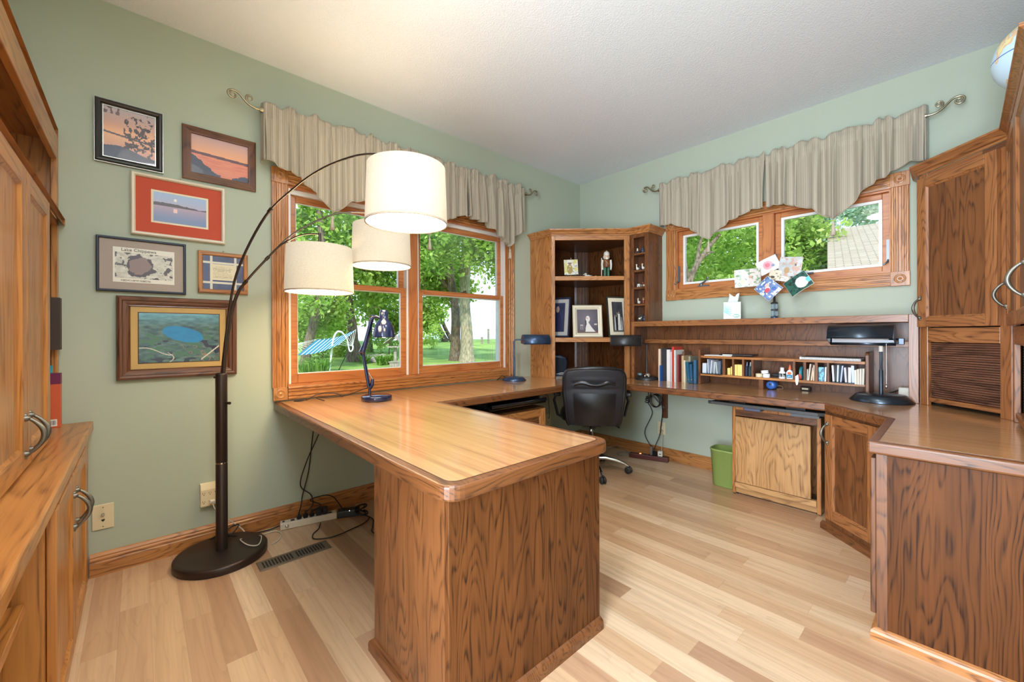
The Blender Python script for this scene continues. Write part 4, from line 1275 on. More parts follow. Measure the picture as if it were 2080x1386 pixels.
put('pole', MB().lathe([(0.026, 0.042), (0.026, 0.482), (0.0245, 0.484), (0.0245, 0.487), (0.026, 0.489), (0.026, 0.935), (0.0235, 0.944), (0.0, 0.946)], 24, (PX, PY, 0)), M_bronze, al)
put('pole_joint', MB().lathe([(0.0263, 0.481), (0.0266, 0.484), (0.0263, 0.487)], 24, (PX, PY, 0)), M_chrome, al)
put('knob', MB().tube([(PX + 0.02, PY + 0.016, 0.79), (PX + 0.043, PY + 0.03, 0.79)], [0.006, 0.0075], 10), M_bronze, al)
put('knob', MB().tube([(PX - 0.02, PY - 0.016, 0.92), (PX - 0.034, PY - 0.025, 0.92)], [0.005, 0.006], 10), M_bronze, al)
arms = [((0.891, 0.4539), [(0.012, 0.90), (0.015, 0.959), (0.058, 1.255), (0.13, 1.476), (0.314, 1.713), (0.511, 1.832), (0.661, 1.891), (0.803, 1.918), (0.924, 1.921), (1.064, 1.893), (1.128, 1.874)], 1.597, 1.832, (0.235, 1.64)),
        ((0.3675, 0.93), [(0.013, 0.90), (0.014, 0.958), (0.036, 1.178), (0.069, 1.337), (0.119, 1.43), (0.249, 1.597), (0.317, 1.672), (0.413, 1.746), (0.527, 1.809), (0.616, 1.831), (0.699, 1.837), (0.787, 1.83)], 1.532, 1.770, (0.095, 1.385)),
        ((0.6068, 0.7948), [(0.0, 0.90), (0.004, 0.958), (0.03, 1.178), (0.076, 1.345), (0.132, 1.426), (0.271, 1.584), (0.342, 1.633), (0.391, 1.656), (0.448, 1.666), (0.489, 1.664)], 1.358, 1.593, (0.10, 1.385))]
for (ex, ey), pts, zb, zt_, jn in arms:
    P3 = [(PX + ex * s, PY + ey * s, z) for s, z in pts]
    sp = smooth_path(P3, 6)
    n_ = len(sp); k = int(n_ * 0.42)
    a = put('arm', MB().tube(sp[:k + 1], 0.0058, 10), M_bronze, al)
    put('arm_tip', MB().tube(sp[k:], 0.0046, 10), M_arm, a)
    jp = Vector(sp[k]); jd = (Vector(sp[k + 1]) - Vector(sp[k - 1])).normalized() * 0.012
    put('coupling', MB().tube([jp - jd, jp + jd], 0.0085, 12), M_bronze, a)
    cx, cy = P3[-1][0], P3[-1][1]
    put('stem', MB().tube([(cx, cy, P3[-1][2] + 0.006), (cx, cy, zt_ - 0.03)], 0.007, 10), M_arm, a)
    R0, R1 = 0.158, 0.166
    s = put('lamp_shade', MB().lathe([(R1, zb), (R0, zt_), (R0 - 0.003, zt_), (R1 - 0.003, zb), (R1, zb)], 56, (cx, cy, 0)), M_shade, al)
    put('trim_ring', MB().lathe([(R1 + 0.001, zb), (R1 + 0.0012, zb + 0.007), (R1 - 0.004, zb + 0.007), (R1 - 0.004, zb - 0.0005), (R1 + 0.001, zb)], 56, (cx, cy, 0)), M_trimc, s)
    put('diffuser', MB().lathe([(R1 - 0.004, zb + 0.003), (0.0, zb + 0.003)], 48, (cx, cy, 0)), M_diff, s)
    put('spider', MB().box(cx - R0, cx + R0, cy - 0.002, cy + 0.002, zt_ - 0.035, zt_ - 0.030).box(cx - 0.002, cx + 0.002, cy - R0, cy + R0, zt_ - 0.035, zt_ - 0.030), M_arm, s)
    light('shade_bulb', 'POINT', (cx, cy, (zb + zt_) / 2 + 0.03), 0.35, (1.0, 0.92, 0.80), size=0.05)

# ------------------------------------------------------------------ wall plates, vent, cords
M_almond = mat('almond_plastic', S(226, 210, 172), 0.4)
M_ink = mat('ink', S(40, 36, 34), 0.6)
wp = thing('wall_plate', 'almond two-jack wall plate beside the base cabinets', 'wall plate', (0, -3.645, 0.272))
put('plate', MB().box(0.0003, 0.006, -3.6825, -3.6075, 0.214, 0.333), M_almond, wp, bevel=0.003, seg=2)
put('coax_jack', MB().lathe([(0.0055, 0), (0.0055, 0.012), (0.0045, 0.013)], 12, (0.006, -3.645, 0.287), axis='x'), M_chrome, wp)
put('phone_jack', MB().prism([(-3.651, 0.262), (-3.639, 0.262), (-3.639, 0.256), (-3.645, 0.250), (-3.651, 0.256)], 0.0055, 0.0064, axis='x'), M_ink, wp)
for z in (0.318, 0.228): put('screw', MB().lathe([(0.003, 0), (0.003, 0.001)], 10, (0.006, -3.645, z), axis='x'), M_pewter, wp)
oa = thing('outlet_adapter', 'almond six-outlet wall adapter just left of the lamp pole', 'outlet', (0, -3.235, 0.275))
put('adapter', MB().prism([(0.0003, 0.213), (0.028, 0.213), (0.032, 0.22), (0.032, 0.306), (0.020, 0.338), (0.0003, 0.338)], -3.277, -3.193, axis='y'), M_almond, oa, bevel=0.002)
for y in (-3.262, -3.235, -3.208):
    for z in (0.24, 0.285):
        o = MB(); o.box(0.0315, 0.0325, y - 0.006, y - 0.004, z, z + 0.008); o.box(0.0315, 0.0325, y + 0.003, y + 0.005, z, z + 0.008); o.box(0.0315, 0.0325, y - 0.002, y + 0.002, z - 0.007, z - 0.003)
        put('socket', o, M_ink, oa)
wc = thing('lamp_plug', 'white plug and cord hanging from the almond adapter behind the lamp pole', 'plug', (0.04, -3.225, 0.24))
put('plug', MB().box(0.033, 0.058, -3.238, -3.214, 0.233, 0.252), mat('white_plug', S(224, 218, 204), 0.5), wc, bevel=0.004)
put('cord', MB().tube(smooth_path([(0.055, -3.226, 0.234), (0.06, -3.215, 0.20), (0.05, -3.17, 0.14), (0.045, -3.10, 0.06), (0.10, -3.06, 0.012), (0.20, -3.03, 0.048), (0.30, -3.06, 0.048), (0.27, -3.10, 0.048), (0.17, -3.12, 0.048), (0.12, -3.06, 0.012), (0.09, -2.95, 0.006), (0.15, -2.92, 0.006), (0.22, -2.95, 0.006), (0.25, -2.99, 0.006)], 8), 0.0028, 6), mat('clear_cord', S(206, 200, 184), 0.3), wc)
vt = thing('floor_register', 'brown metal floor vent with slots near the arc lamp base', 'vent', (0.445, -2.92, 0))
put('plate', MB().box(0.395, 0.497, -3.09, -2.757, 0.0004, 0.004), mat('vent_brown', S(126, 112, 96), 0.45, 0.5), vt, bevel=0.0015)
mb = MB()
for i in range(22):
    y = -3.07 + i * 0.0138
    if i % 11 == 10: continue
    mb.prism([(0.415, y), (0.478, y), (0.478, y + 0.0075), (0.415, y + 0.0075)], 0.0041, 0.0045)
put('slot', mb, mat('slot_dark', S(34, 30, 28), 0.8), vt)

M_cord = mat('black_cord', S(20, 19, 20), 0.5)
ps = thing('power_strip', 'white power strip full of black plugs on the floor by the left baseboard', 'power strip', (0.10, -2.77, 0))
u = Vector((0.138 - 0.075, -2.622 + 2.91, 0)).normalized(); rzp = math.atan2(u.y, u.x)
ps.location = (0.078, -2.91, 0); ps.rotation_euler = (0, 0, rzp)
Lp = 0.305
put('body', MB().box(0, Lp, -0.024, 0.024, 0.001, 0.040), mat('strip_white', S(216, 204, 184), 0.45), ps, world=False, bevel=0.003)
put('switch', MB().box(0.012, 0.024, -0.008, 0.008, 0.040, 0.043), M_ink, ps, world=False)
put('coax_socket', MB().lathe([(0.009, 0), (0.009, 0.003), (0.004, 0.003)], 14, (0.035, -0.024, 0.02), axis='y'), M_chrome, ps, world=False)
for i in range(7):
    x = 0.065 + i * 0.034
    put('socket', MB().box(x - 0.010, x + 0.010, -0.012, 0.012, 0.0400, 0.0406), M_ink, ps, world=False, bevel=0.0)
def cord(name, label, pts, r=0.0032, m=None, cat='cord', n=7, group=None):
    o = put(name, MB().tube(smooth_path(pts, n), r, 7), m or M_cord)
    return tag(o, label, cat, group)
def plug(mbk, p, up=0.03):
    mbk.prism([(p[0] - 0.010, p[1] - 0.012), (p[0] + 0.010, p[1] - 0.012), (p[0] + 0.010, p[1] + 0.012), (p[0] - 0.010, p[1] + 0.012)], p[2], p[2] + up * 0.6)
    mbk.tube([(p[0], p[1], p[2] + up * 0.55), (p[0], p[1], p[2] + up * 1.3)], [0.007, 0.004], 8)
def on_strip(x): 
    q = Matrix.Translation(ps.location) @ Matrix.Rotation(rzp, 4, 'Z') @ Vector((x, 0, 0.041))
    return (q.x, q.y, q.z)
for i, (pts, lab) in enumerate((
    ([on_strip(0.099), (0.10, -2.80, 0.13), (0.05, -2.78, 0.16), (0.035, -2.74, 0.30), (0.035, -2.72, 0.48), (0.04, -2.70, 0.64), (0.07, -2.69, 0.688)], 'black cord rising from the first strip plug to the desktop underside'),
    ([on_strip(0.133), (0.105, -2.74, 0.10), (0.06, -2.735, 0.15), (0.04, -2.79, 0.22), (0.035, -2.75, 0.36), (0.045, -2.69, 0.50), (0.06, -2.655, 0.62), (0.06, -2.65, 0.688)], 'black cord bowing out below the desktop from the second strip plug'),
    ([on_strip(0.167), (0.13, -2.70, 0.10), (0.06, -2.74, 0.12), (0.07, -2.66, 0.13), (0.10, -2.62, 0.12), (0.135, -2.60, 0.09), (0.15, -2.57, 0.03)], 'black cord looping over the strip to the adapter brick'))):
    t = thing('power_cable', lab, 'cord', on_strip(0.099 + i * 0.034))
    put('cord', MB().tube(smooth_path([(pts[0][0], pts[0][1], pts[0][2] + 0.03)] + list(pts[1:]), 8), 0.0034, 7), M_cord, t)
    mb = MB(); plug(mb, pts[0]); put('plug', mb, M_black, t)
for k, x in enumerate((0.205, 0.24)):
    t = thing('power_adapter', ('black wall-wart plug at the middle of the white power strip', 'black wall-wart plug at the far end of the white power strip')[k], 'adapter', on_strip(x))
    p = on_strip(x); mb = MB(); mb.x = Matrix.Translation(p) @ Matrix.Rotation(rzp, 4, 'Z'); mb.box(-0.015, 0.015, -0.02, 0.03, 0.001, 0.034); put('body', mb, M_black, t, bevel=0.003)
ad = thing('adapter_brick', 'black adapter brick and coiled cord on the floor past the power strip', 'adapter', (0.20, -2.58, 0))
mb = MB(); mb.x = Matrix.Translation((0.165, -2.55, 0)) @ Matrix.Rotation(rzp - 0.2, 4, 'Z'); mb.box(-0.06, 0.07, -0.03, 0.03, 0.001, 0.042)
put('brick', mb, M_black, ad, bevel=0.005, seg=2)
put('led', MB().ball((0.198, -2.552, 0.042), 0.0025, 8, 6), mat('white_led', S(230, 240, 255), 0.3, emit=(0.8, 0.9, 1), estr=2), ad)
mb = MB(); pts = []
for i in range(40):
    a = i * 0.55; pts.append((0.22 + 0.035 * math.cos(a), -2.50 + 0.03 * math.sin(a) + i * 0.0006, 0.012 + 0.05 * (0.5 + 0.5 * math.sin(a * 0.5 + 1))))
mb.tube(smooth_path(pts, 3), 0.0042, 7)
put('coil', mb, M_cord, ad)
cord('power_cable', 'black cord trailing from the adapter coil to the peninsula pedestal', [(0.25, -2.49, 0.02), (0.33, -2.46, 0.006), (0.42, -2.50, 0.006), (0.50, -2.53, 0.006), (0.62, -2.46, 0.006), (0.70, -2.44, 0.006)])
cord('power_cable', 'black cord lying in a wide loop over the floor in front of the power strip', [(0.22, -2.73, 0.03), (0.235, -2.745, 0.006), (0.285, -2.79, 0.006), (0.345, -2.80, 0.006), (0.39, -2.72, 0.006), (0.37, -2.60, 0.006), (0.345, -2.52, 0.006), (0.30, -2.47, 0.008), (0.26, -2.48, 0.012)])
cord('power_cable', 'black cord along the baseboard from the strip to behind the lamp pole', [(0.078, -2.912, 0.022), (0.06, -2.96, 0.008), (0.06, -3.03, 0.012), (0.09, -3.10, 0.03), (0.105, -3.16, 0.055), (0.14, -3.20, 0.075), (0.165, -3.155, 0.09), (0.12, -3.12, 0.11), (0.095, -3.17, 0.09), (0.075, -3.24, 0.05)], r=0.0036)
# ------------------------------------------------------------------ curtain rods and valances
M_brass = mat('antique_brass_rod', S(168, 158, 132), 0.3, 0.9)
def fabric(axis):
    key = 'striped_valance_' + axis
    m, nt, n, l, b = _new(key)
    tc = n.new('ShaderNodeTexCoord'); sx = n.new('ShaderNodeSeparateXYZ'); l.new(tc.outputs['Object'], sx.inputs[0])
    u = sx.outputs['XYZ'.index(axis.upper())]
    s1 = math_n(n, l, 'SINE', math_n(n, l, 'MULTIPLY', u, 2 * PI / 0.011))
    s2 = math_n(n, l, 'SINE', math_n(n, l, 'MULTIPLY', u, 2 * PI / 0.037))
    f = math_n(n, l, 'ADD', math_n(n, l, 'MULTIPLY', s1, 0.28), math_n(n, l, 'MULTIPLY_ADD', s2, 0.22, 0.5))
    mx = n.new('ShaderNodeMixRGB'); l.new(f, mx.inputs[0])
    mx.inputs[1].default_value = (*S(172, 159, 138), 1); mx.inputs[2].default_value = (*S(206, 194, 174), 1)
    no = n.new('ShaderNodeTexNoise'); no.inputs['Scale'].default_value = 260; l.new(tc.outputs['Object'], no.inputs['Vector'])
    bp = n.new('ShaderNodeBump'); bp.inputs['Strength'].default_value = 0.15; bp.inputs['Distance'].default_value = 0.003
    l.new(no.outputs['Fac'], bp.inputs['Height']); l.new(bp.outputs[0], b.inputs['Normal'])
    l.new(mx.outputs[0], b.inputs['Base Color'])
    b.inputs['Roughness'].default_value = 0.62
    b.inputs['Sheen Weight'].default_value = 0.3
    # thin cloth lets some window light through
    tr = n.new('ShaderNodeBsdfTranslucent'); l.new(mx.outputs[0], tr.inputs[0])
    ms = n.new('ShaderNodeMixShader'); ms.inputs[0].default_value = 0.22
    l.new(b.outputs[0], ms.inputs[1]); l.new(tr.outputs[0], ms.inputs[2]); l.new(ms.outputs[0], n['Material Output'].inputs['Surface'])
    return m
ZR = 2.418
def rod(label, axis, a, b, off):
    """rod from a to b along axis ('y' left wall, 'x' back wall), off = distance from the wall"""
    def P(u, o, z): return (o, u, z) if axis == 'y' else (u, -o, z)
    t = thing('curtain_rod', label, 'curtain rod', P((a + b) / 2, off, ZR))
    put('tube', MB().tube([P(a, off, ZR), P(b, off, ZR)], 0.011, 12), M_brass, t)
    for k, (u, s) in enumerate(((a, -1), (b, 1))):
        mb = MB()
        mb.tube([P(u - s * 0.004, off, ZR), P(u + s * 0.012, off, ZR)], 0.014, 12)
        def spiral(cu, cz, r0, a0, turns, dirn, nn=34, r1=0.004):
            o = []
            for i in range(nn):
                q = i / (nn - 1); an = a0 + dirn * q * turns * 2 * PI; r = r0 + (r1 - r0) * q
                o.append(P(u + s * (cu + r * math.cos(an)), off, ZR + cz + r * math.sin(an)))
            return o
        main = bez((0.012, 0), (0.05, -0.008), (0.075, 0.01), (0.098, 0.038), 10)[:-1] + bez((0.098, 0.038), (0.112, 0.055), (0.125, 0.062), (0.142, 0.060), 6)
        pts = [P(u + s * x[0], off, ZR + x[1]) for x in [(p[0], p[1]) for p in [(q[0], q[1], 0) for q in main]]]
        sp = spiral(0.142, 0.036, 0.024, PI / 2, 1.6, -1)
        al_ = pts[:-1] + sp
        mb.tube(al_, [0.007 * (1 - 0.55 * i / len(al_)) for i in range(len(al_))], 8)
        sp2 = [P(u + s * 0.058, off, ZR + 0.006), P(u + s * 0.076, off, ZR + 0.022)] + spiral(0.062, 0.046, 0.018, -0.6, 1.5, 1)
        mb.tube(sp2, [0.005 * (1 - 0.5 * i / len(sp2)) for i in range(len(sp2))], 8)
        put('finial', mb, M_brass, t)
        u2 = u - s * 0.02
        put('wall_bracket', MB().box(*( (0.001, 0.006, u2 - 0.009, u2 + 0.009) if axis == 'y' else (u2 - 0.009, u2 + 0.009, -0.006, -0.001)), ZR - 0.035, ZR + 0.02)
            .box(*((0.006, off, u2 - 0.004, u2 + 0.004) if axis == 'y' else (u2 - 0.004, u2 + 0.004, -off, -0.006)), ZR - 0.030, ZR - 0.013), M_brass, t)
    return t
rod('brass curtain rod with scroll finials over the double window beside the arc lamp', 'y', -2.995, -0.905, 0.085)
rod('brass curtain rod with scroll finials over the short casement window', 'x', 0.958, 2.618, 0.085)

def valance(label, axis, a, b, tip, zside0, zside1, ztip, group, seed, off=0.085, end=0, power=2.0, nf=9.5):
    def P(u, o, z): return (o, u, z) if axis == 'y' else (u, -o, z)
    t = thing('valance', label, 'valance', P(tip, off, ztip), 0, group)
    r = random.Random(seed)
    ph = [r.random() * 6 for _ in range(6)]
    wob = [0.6 + 0.8 * r.random() for _ in range(6)]
    w = b - a
    def bottom(u):
        if u < tip: q = (u - a) / (tip - a); zs = zside0
        else: q = (b - u) / (b - tip); zs = zside1
        return zs - (zs - ztip) * (max(q, 0) ** power) + 0.006 * math.sin(u * 40 + ph[0])
    def fn(i, j):
        u = a + w * i
        f = 2 * PI * nf * i + 1.6 * math.sin(2 * PI * 1.7 * i + ph[1]) + 0.9 * math.sin(2 * PI * 3.1 * i + ph[2])
        zt = ZR + 0.052 + 0.012 * math.sin(f * 0.5 + ph[3]) + 0.006 * math.sin(f * 1.3)
        zb = bottom(u)
        # rows crowd near the rod pocket
        if j < 0.18: z = zt + (ZR - 0.03 - zt) * (j / 0.18)
        else: z = (ZR - 0.03) + (zb - (ZR - 0.03)) * ((j - 0.18) / 0.82)
        hd = (z - ZR)
        if hd > 0: amp = 0.004 + 0.17 * hd; o = 0.014
        else:
            q = min(1.0, -hd / 0.30); amp = 0.006 + 0.016 * q ** 0.7; o = 0.014 + 0.006 * q
        d = off + o + amp * (math.sin(f) * wob[0] + 0.35 * math.sin(2.3 * f + ph[4]))
        pk = math.exp(-((z - ZR + 0.020) / 0.022) ** 2) + math.exp(-((z - ZR - 0.016) / 0.012) ** 2)
        d += 0.006 * pk * math.sin(2 * PI * i * w / 0.021 + 2 * math.sin(f) + ph[5])
        d = max(d, off + 0.0125) if abs(hd) < 0.03 else max(d, 0.03)
        du = 0.008 * math.cos(f) * min(1, max(0, -hd) / 0.2)
        return P(min(max(u + du, a), b), d, z)
    mb = MB(); mb.grid(fn, 150, 34, flip=(axis == 'x'))
    o = put('cloth', mb, FAB[axis], t)
    sm = o.modifiers.new('thickness', 'SOLIDIFY'); sm.thickness = 0.0025; sm.offset = 0
    # hem cord and tassel
    pts = [Vector(fn(i / 60, 1.0)) for i in range(61)]
    put('hem_cord', MB().tube(pts, 0.0035, 6), M_hem, t)
    tp = Vector(fn((tip - a) / w, 1.0))
    put('tassel', MB().lathe([(0.0, 0.0), (0.003, -0.002), (0.003, -0.018), (0.008, -0.024), (0.009, -0.034), (0.006, -0.040), (0.011, -0.060), (0.015, -0.105), (0.0, -0.105)], 12, tp), M_tas, t)
    if end:
        ue = a if end < 0 else b; ii = 0.0 if end < 0 else 1.0
        def fr(i, j):
            p = fn(ii, j)
            z = p[2]; d0 = p[0] if axis == 'y' else -p[1]
            return P(ue + 0.012 * end * math.sin(PI * i) , 0.012 + (d0 - 0.012) * i, z)
        mb = MB(); mb.grid(fr, 8, 16)
        rr_ = put('return_flap', mb, FAB[axis], t)
        sm = rr_.modifiers.new('thickness', 'SOLIDIFY'); sm.thickness = 0.002; sm.offset = 0
    return t
FAB = {'y': fabric('y'), 'x': fabric('x')}
M_hem = mat('hem_cord', S(176, 164, 142), 0.8)
M_tas = mat('tassel_thread', S(204, 192, 172), 0.85, bump=0.4, bscale=400)
GV = 'striped valances'
valance('striped valance nearest the pictures, hanging with one tassel over the large window', 'y', -2.985, -2.27, -2.617, 2.13, 2.06, 1.90, GV, 3, end=-1, nf=8.2)
valance('striped valance at the middle of the large window, behind the biggest lamp shade', 'y', -2.27, -1.567, -1.935, 2.06, 2.08, 1.86, GV, 5, nf=8.5)
valance('striped valance at the corner end of the large window, tassel beside the right casing', 'y', -1.567, -0.93, -1.115, 2.08, 2.07, 1.90, GV, 8, end=1, nf=8)
valance('striped valance on the casement window nearest the corner bookshelf', 'x', 0.962, 1.788, 1.375, 2.10, 2.075, 1.90, GV, 11, end=-1, nf=9.2)
valance('striped valance on the casement window nearest the tambour cabinet', 'x', 1.792, 2.622, 2.203, 2.077, 2.165, 1.884, GV, 14, end=1, nf=8.6)

# ------------------------------------------------------------------ office chair
ch = thing('office_chair', 'black high-gloss office chair on chrome five-star base facing the desk corner', 'office chair', (0.695, -0.747, 0), math.radians(41))
M_leather = mat('black_leather', S(17, 17, 21), 0.30, spec=0.5, coat=0.15, bump=0.12, bscale=500)
M_mesh = mat('black_mesh', S(30, 30, 36), 0.45, bump=0.2, bscale=1500)
M_pol = mat('polished_chrome', S(222, 222, 222), 0.08, 1.0)
def back(i, j):
    a = i * 2 - 1; h = j
    w = 0.196 + 0.028 * min(1, h / 0.6)
    k = 1.0
    if h > 0.80: q = (h - 0.80) / 0.20; k = math.sqrt(max(0, 1 - (q * 0.62) ** 3))
    if h < 0.10: q = (0.10 - h) / 0.10; k *= math.sqrt(max(0, 1 - (q * 0.5) ** 3))
    x = a * w * k
    z = 0.437 + 0.445 * h - 0.022 * (abs(a) ** 2.4) * max(0, (h - 0.5) / 0.5)
    y = -0.285 - 0.085 * h + 0.045 * abs(a) ** 2 - 0.018 * math.sin(PI * min(1, h * 1.6)) + (0.004 * math.sin(h * 60) if 0.62 < h < 0.85 and abs(a) < 0.7 else 0)
    return (x, y, z)
mb = MB(); mb.grid(back, 24, 34)
bk = put('backrest', mb, M_mesh, ch, world=False)
sm = bk.modifiers.new('thickness', 'SOLIDIFY'); sm.thickness = 0.03; sm.offset = 0
sb = bk.modifiers.new('soft', 'SUBSURF'); sb.levels = 1; sb.render_levels = 1
mb = MB()
rim = [back(0.0, t / 20) for t in range(21)] + [back(t / 20, 1.0) for t in range(1, 21)] + [back(1.0, 1 - t / 20) for t in range(1, 21)]
mb.tube(rim, 0.017, 8)
put('back_rim', mb, M_leather, bk, world=False)
mb = MB(); mb.grid(lambda i, j: tuple(Vector(back(0.14 + 0.72 * i, 0.02 + 0.55 * j)) + Vector((0, -0.017 - 0.008 * math.sin(PI * i) * math.sin(PI * j), 0))), 14, 14)
put('lumbar_panel', mb, M_leather, bk, world=False)
mb = MB(); mb.grid(lambda i, j: tuple(Vector(back(0.16 + 0.68 * i, 0.70 + 0.07 * j + 0.02 * math.sin(i * 9))) + Vector((0, -0.0165 - 0.012 * math.sin(PI * j), 0))), 20, 6)
put('back_fold', mb, M_leather, bk, world=False)
def seat(i, j):
    th = i * 2 * PI
    return None
mb = MB(); prof = [(0.0, 0.425), (0.80, 0.425), (0.97, 0.445), (1.0, 0.475), (0.95, 0.505), (0.75, 0.515), (0.0, 0.508)]
vs = []; nn = 40
for r_, z in prof:
    for k in range(nn):
        a = 2 * PI * k / nn
        c, s_ = math.cos(a), math.sin(a)
        f = 1 / (abs(c) ** 3.2 + abs(s_) ** 3.2) ** (1 / 3.2)
        vs.append((0.255 * r_ * f * c, 0.02 + 0.25 * r_ * f * s_, z - 0.02 * (r_ * f * s_ > 0.75)))
fs = [(i * nn + k, i * nn + (k + 1) % nn, (i + 1) * nn + (k + 1) % nn, (i + 1) * nn + k) for i in range(len(prof) - 1) for k in range(nn)]
mb.add(vs, fs, 0, True)
put('seat', mb, M_leather, ch, world=False)
put('back_bar', MB().tube([(0, 0.02, 0.40), (0, -0.20, 0.40), (0, -0.27, 0.43), (0, -0.285, 0.55)], [0.02, 0.022, 0.022, 0.02], 10, flat=0.5), M_black, ch, world=False)
put('mechanism', MB().box(-0.08, 0.08, -0.10, 0.12, 0.385, 0.425), M_black, ch, world=False, bevel=0.01)
put('lever', MB().tube([(0.06, 0.02, 0.40), (0.17, 0.00, 0.392), (0.21, -0.02, 0.38), (0.225, -0.03, 0.365)], [0.007, 0.007, 0.008, 0.006], 8), M_black, ch, world=False)
put('gas_lift', MB().lathe([(0.025, 0.09), (0.025, 0.25), (0.0145, 0.252), (0.0145, 0.386)], 20), M_pol, ch, world=False)
for s in (-1, 1):
    a = put('armrest', MB().prism([(s * 0.25, -0.16), (s * 0.30, -0.17), (s * 0.318, -0.05), (s * 0.318, 0.10), (s * 0.295, 0.14), (s * 0.25, 0.12)], 0.640, 0.672), M_leather, ch, world=False, bevel=0.012, seg=3)
    put('arm_post', MB().tube([(s * 0.285, 0.02, 0.645), (s * 0.305, 0.02, 0.58), (s * 0.275, 0.02, 0.46), (s * 0.20, 0.02, 0.418), (s * 0.10, 0.02, 0.412)], [0.016, 0.018, 0.018, 0.016, 0.014], 10, flat=0.6), M_black, a, world=False)
bs = put('star_hub', MB().lathe([(0.036, 0.075), (0.042, 0.085), (0.042, 0.125), (0.030, 0.135), (0.026, 0.14)], 20), M_pol, ch, world=False)
for k in range(5):
    a = math.radians(35.2 - 41 + 72 * k)
    c, s = math.cos(a), math.sin(a)
    g = put('base_leg', MB().tube([(c * 0.03, s * 0.03, 0.112), (c * 0.12, s * 0.12, 0.118), (c * 0.21, s * 0.21, 0.100), (c * 0.27, s * 0.27, 0.078), (c * 0.296, s * 0.296, 0.060)], [0.017, 0.016, 0.0135, 0.011, 0.010], 10), M_pol, ch, world=False)
    w = MB(); w.x = Matrix.Translation((c * 0.298, s * 0.298, 0.0275)) @ Matrix.Rotation(a + 0.9 + k, 4, 'Z')
    for sx in (-1, 1):
        w.lathe([(0.0, -0.009), (0.022, -0.009), (0.0268, -0.005), (0.0268, 0.005), (0.022, 0.009), (0.0, 0.009)], 18, (sx * 0.0125, 0, 0), axis='x')
    w.box(-0.006, 0.006, -0.012, 0.012, 0.0, 0.034)
    put('caster', w, mat('caster_grey', S(46, 46, 46), 0.5), g, world=False)

# ------------------------------------------------------------------ desk lamps
M_navyl = mat('dark_blue_enamel', S(54, 76, 108), 0.32, 0.5, coat=0.2)
M_gunm = mat('gunmetal_enamel', S(62, 62, 64), 0.38, 0.6)
M_blkl = mat('black_enamel', S(58, 68, 78), 0.33, 0.75, coat=0.2)
M_tube = mat('lamp_tube', S(238, 240, 244), 0.3)
def pharmacy_lamp(label, c, k, stem_h, arm, shade_c, ang, L, R, tilt, m, group='half-cylinder task lamps'):
    """round foot, stem, swing arm and a half-cylinder shade whose long axis points along ang"""
    t = thing('desk_lamp', label, 'desk lamp', (c[0], c[1], ZT + 0.0008), 0, group)
    z0 = ZT + 0.0008
    put('foot', MB().lathe([(k * 0.98, 0.0), (k, 0.004), (k * 0.80, 0.026 * k / 0.105), (k * 0.74, 0.030 * k / 0.105), (0.0, 0.032 * k / 0.105)], 40, (c[0], c[1], z0)), m, t)
    h0 = z0 + 0.03 * k / 0.105
    put('stem', MB().lathe([(0.0095, h0), (0.0095, h0 + (stem_h - h0) * 0.55), (0.0065, h0 + (stem_h - h0) * 0.57), (0.0065, stem_h)], 14, (c[0], c[1], 0)), m, t)
    put('swing_arm', MB().tube(arm, 0.0055, 8), m, t)
    sh = MB(); X = Matrix.Translation(shade_c) @ Matrix.Rotation(ang, 4, 'Z') @ Matrix.Rotation(tilt, 4, 'X')
    sh.x = X
    n = 18; vo = []; vi = []
    for i in range(n + 1):
        a = math.radians(-8 + 196 * i / n)
        for s in (-1, 1):
            vo.append((s * L / 2, R * math.cos(a), R * math.sin(a) * 1.3))
    fs = [(2 * i, 2 * i + 1, 2 * i + 3, 2 * i + 2) for i in range(n)]
    sh.add(vo, [f[::-1] for f in fs], 0, True)
    e0 = [(-L / 2, R * math.cos(math.radians(-8 + 196 * i / n)), R * 1.3 * math.sin(math.radians(-8 + 196 * i / n))) for i in range(n + 1)]
    e1 = [(L / 2, p[1], p[2]) for p in e0]
    sh.add(e0, [tuple(range(n + 1))], 0); sh.add(e1, [tuple(range(n + 1))[::-1]], 0)
    o = put('shade', sh, m, t)
    sm = o.modifiers.new('thickness', 'SOLIDIFY'); sm.thickness = 0.002; sm.offset = -1
    inn = MB(); inn.x = X
    r2 = R * 0.9
    inn.grid(lambda i, j: ((i - 0.5) * L * 0.97, r2 * math.cos(math.radians(2 + 176 * j)), r2 * 1.24 * math.sin(math.radians(2 + 176 * j))), 2, 14)
    put('reflector', inn, mat('white_reflector', S(226, 230, 236), 0.25, 0.3), o)
    tb = MB(); tb.x = X; tb.tube([(-L * 0.42, 0, R * 0.25), (L * 0.42, 0, R * 0.25)], R * 0.22, 10)
    put('tube', tb, M_tube, o)
    return t
c1 = (0.150, -1.112)
pharmacy_lamp('dark blue task lamp with half-cylinder shade beside the large window', c1, 0.105, 1.078, [(c1[0], c1[1], 1.078), (c1[0] + 0.012, c1[1] + 0.014, 1.088), (c1[0] + 0.05, c1[1] + 0.06, 1.088)], (0.262, -0.958, 1.062), math.radians(62), 0.235, 0.055, 0.1, M_navyl)
c2 = (0.905, -0.222)
pharmacy_lamp('gunmetal task lamp in front of the corner bookshelf, beside the row of books', c2, 0.103, 1.04, [(c2[0], c2[1], 1.04), (c2[0] - 0.01, c2[1] - 0.02, 1.052), (c2[0] - 0.04, c2[1] - 0.06, 1.058)], (0.795, -0.385, 1.052), math.radians(38), 0.255, 0.058, 0.2, M_gunm)
c3 = (2.446, -0.292)
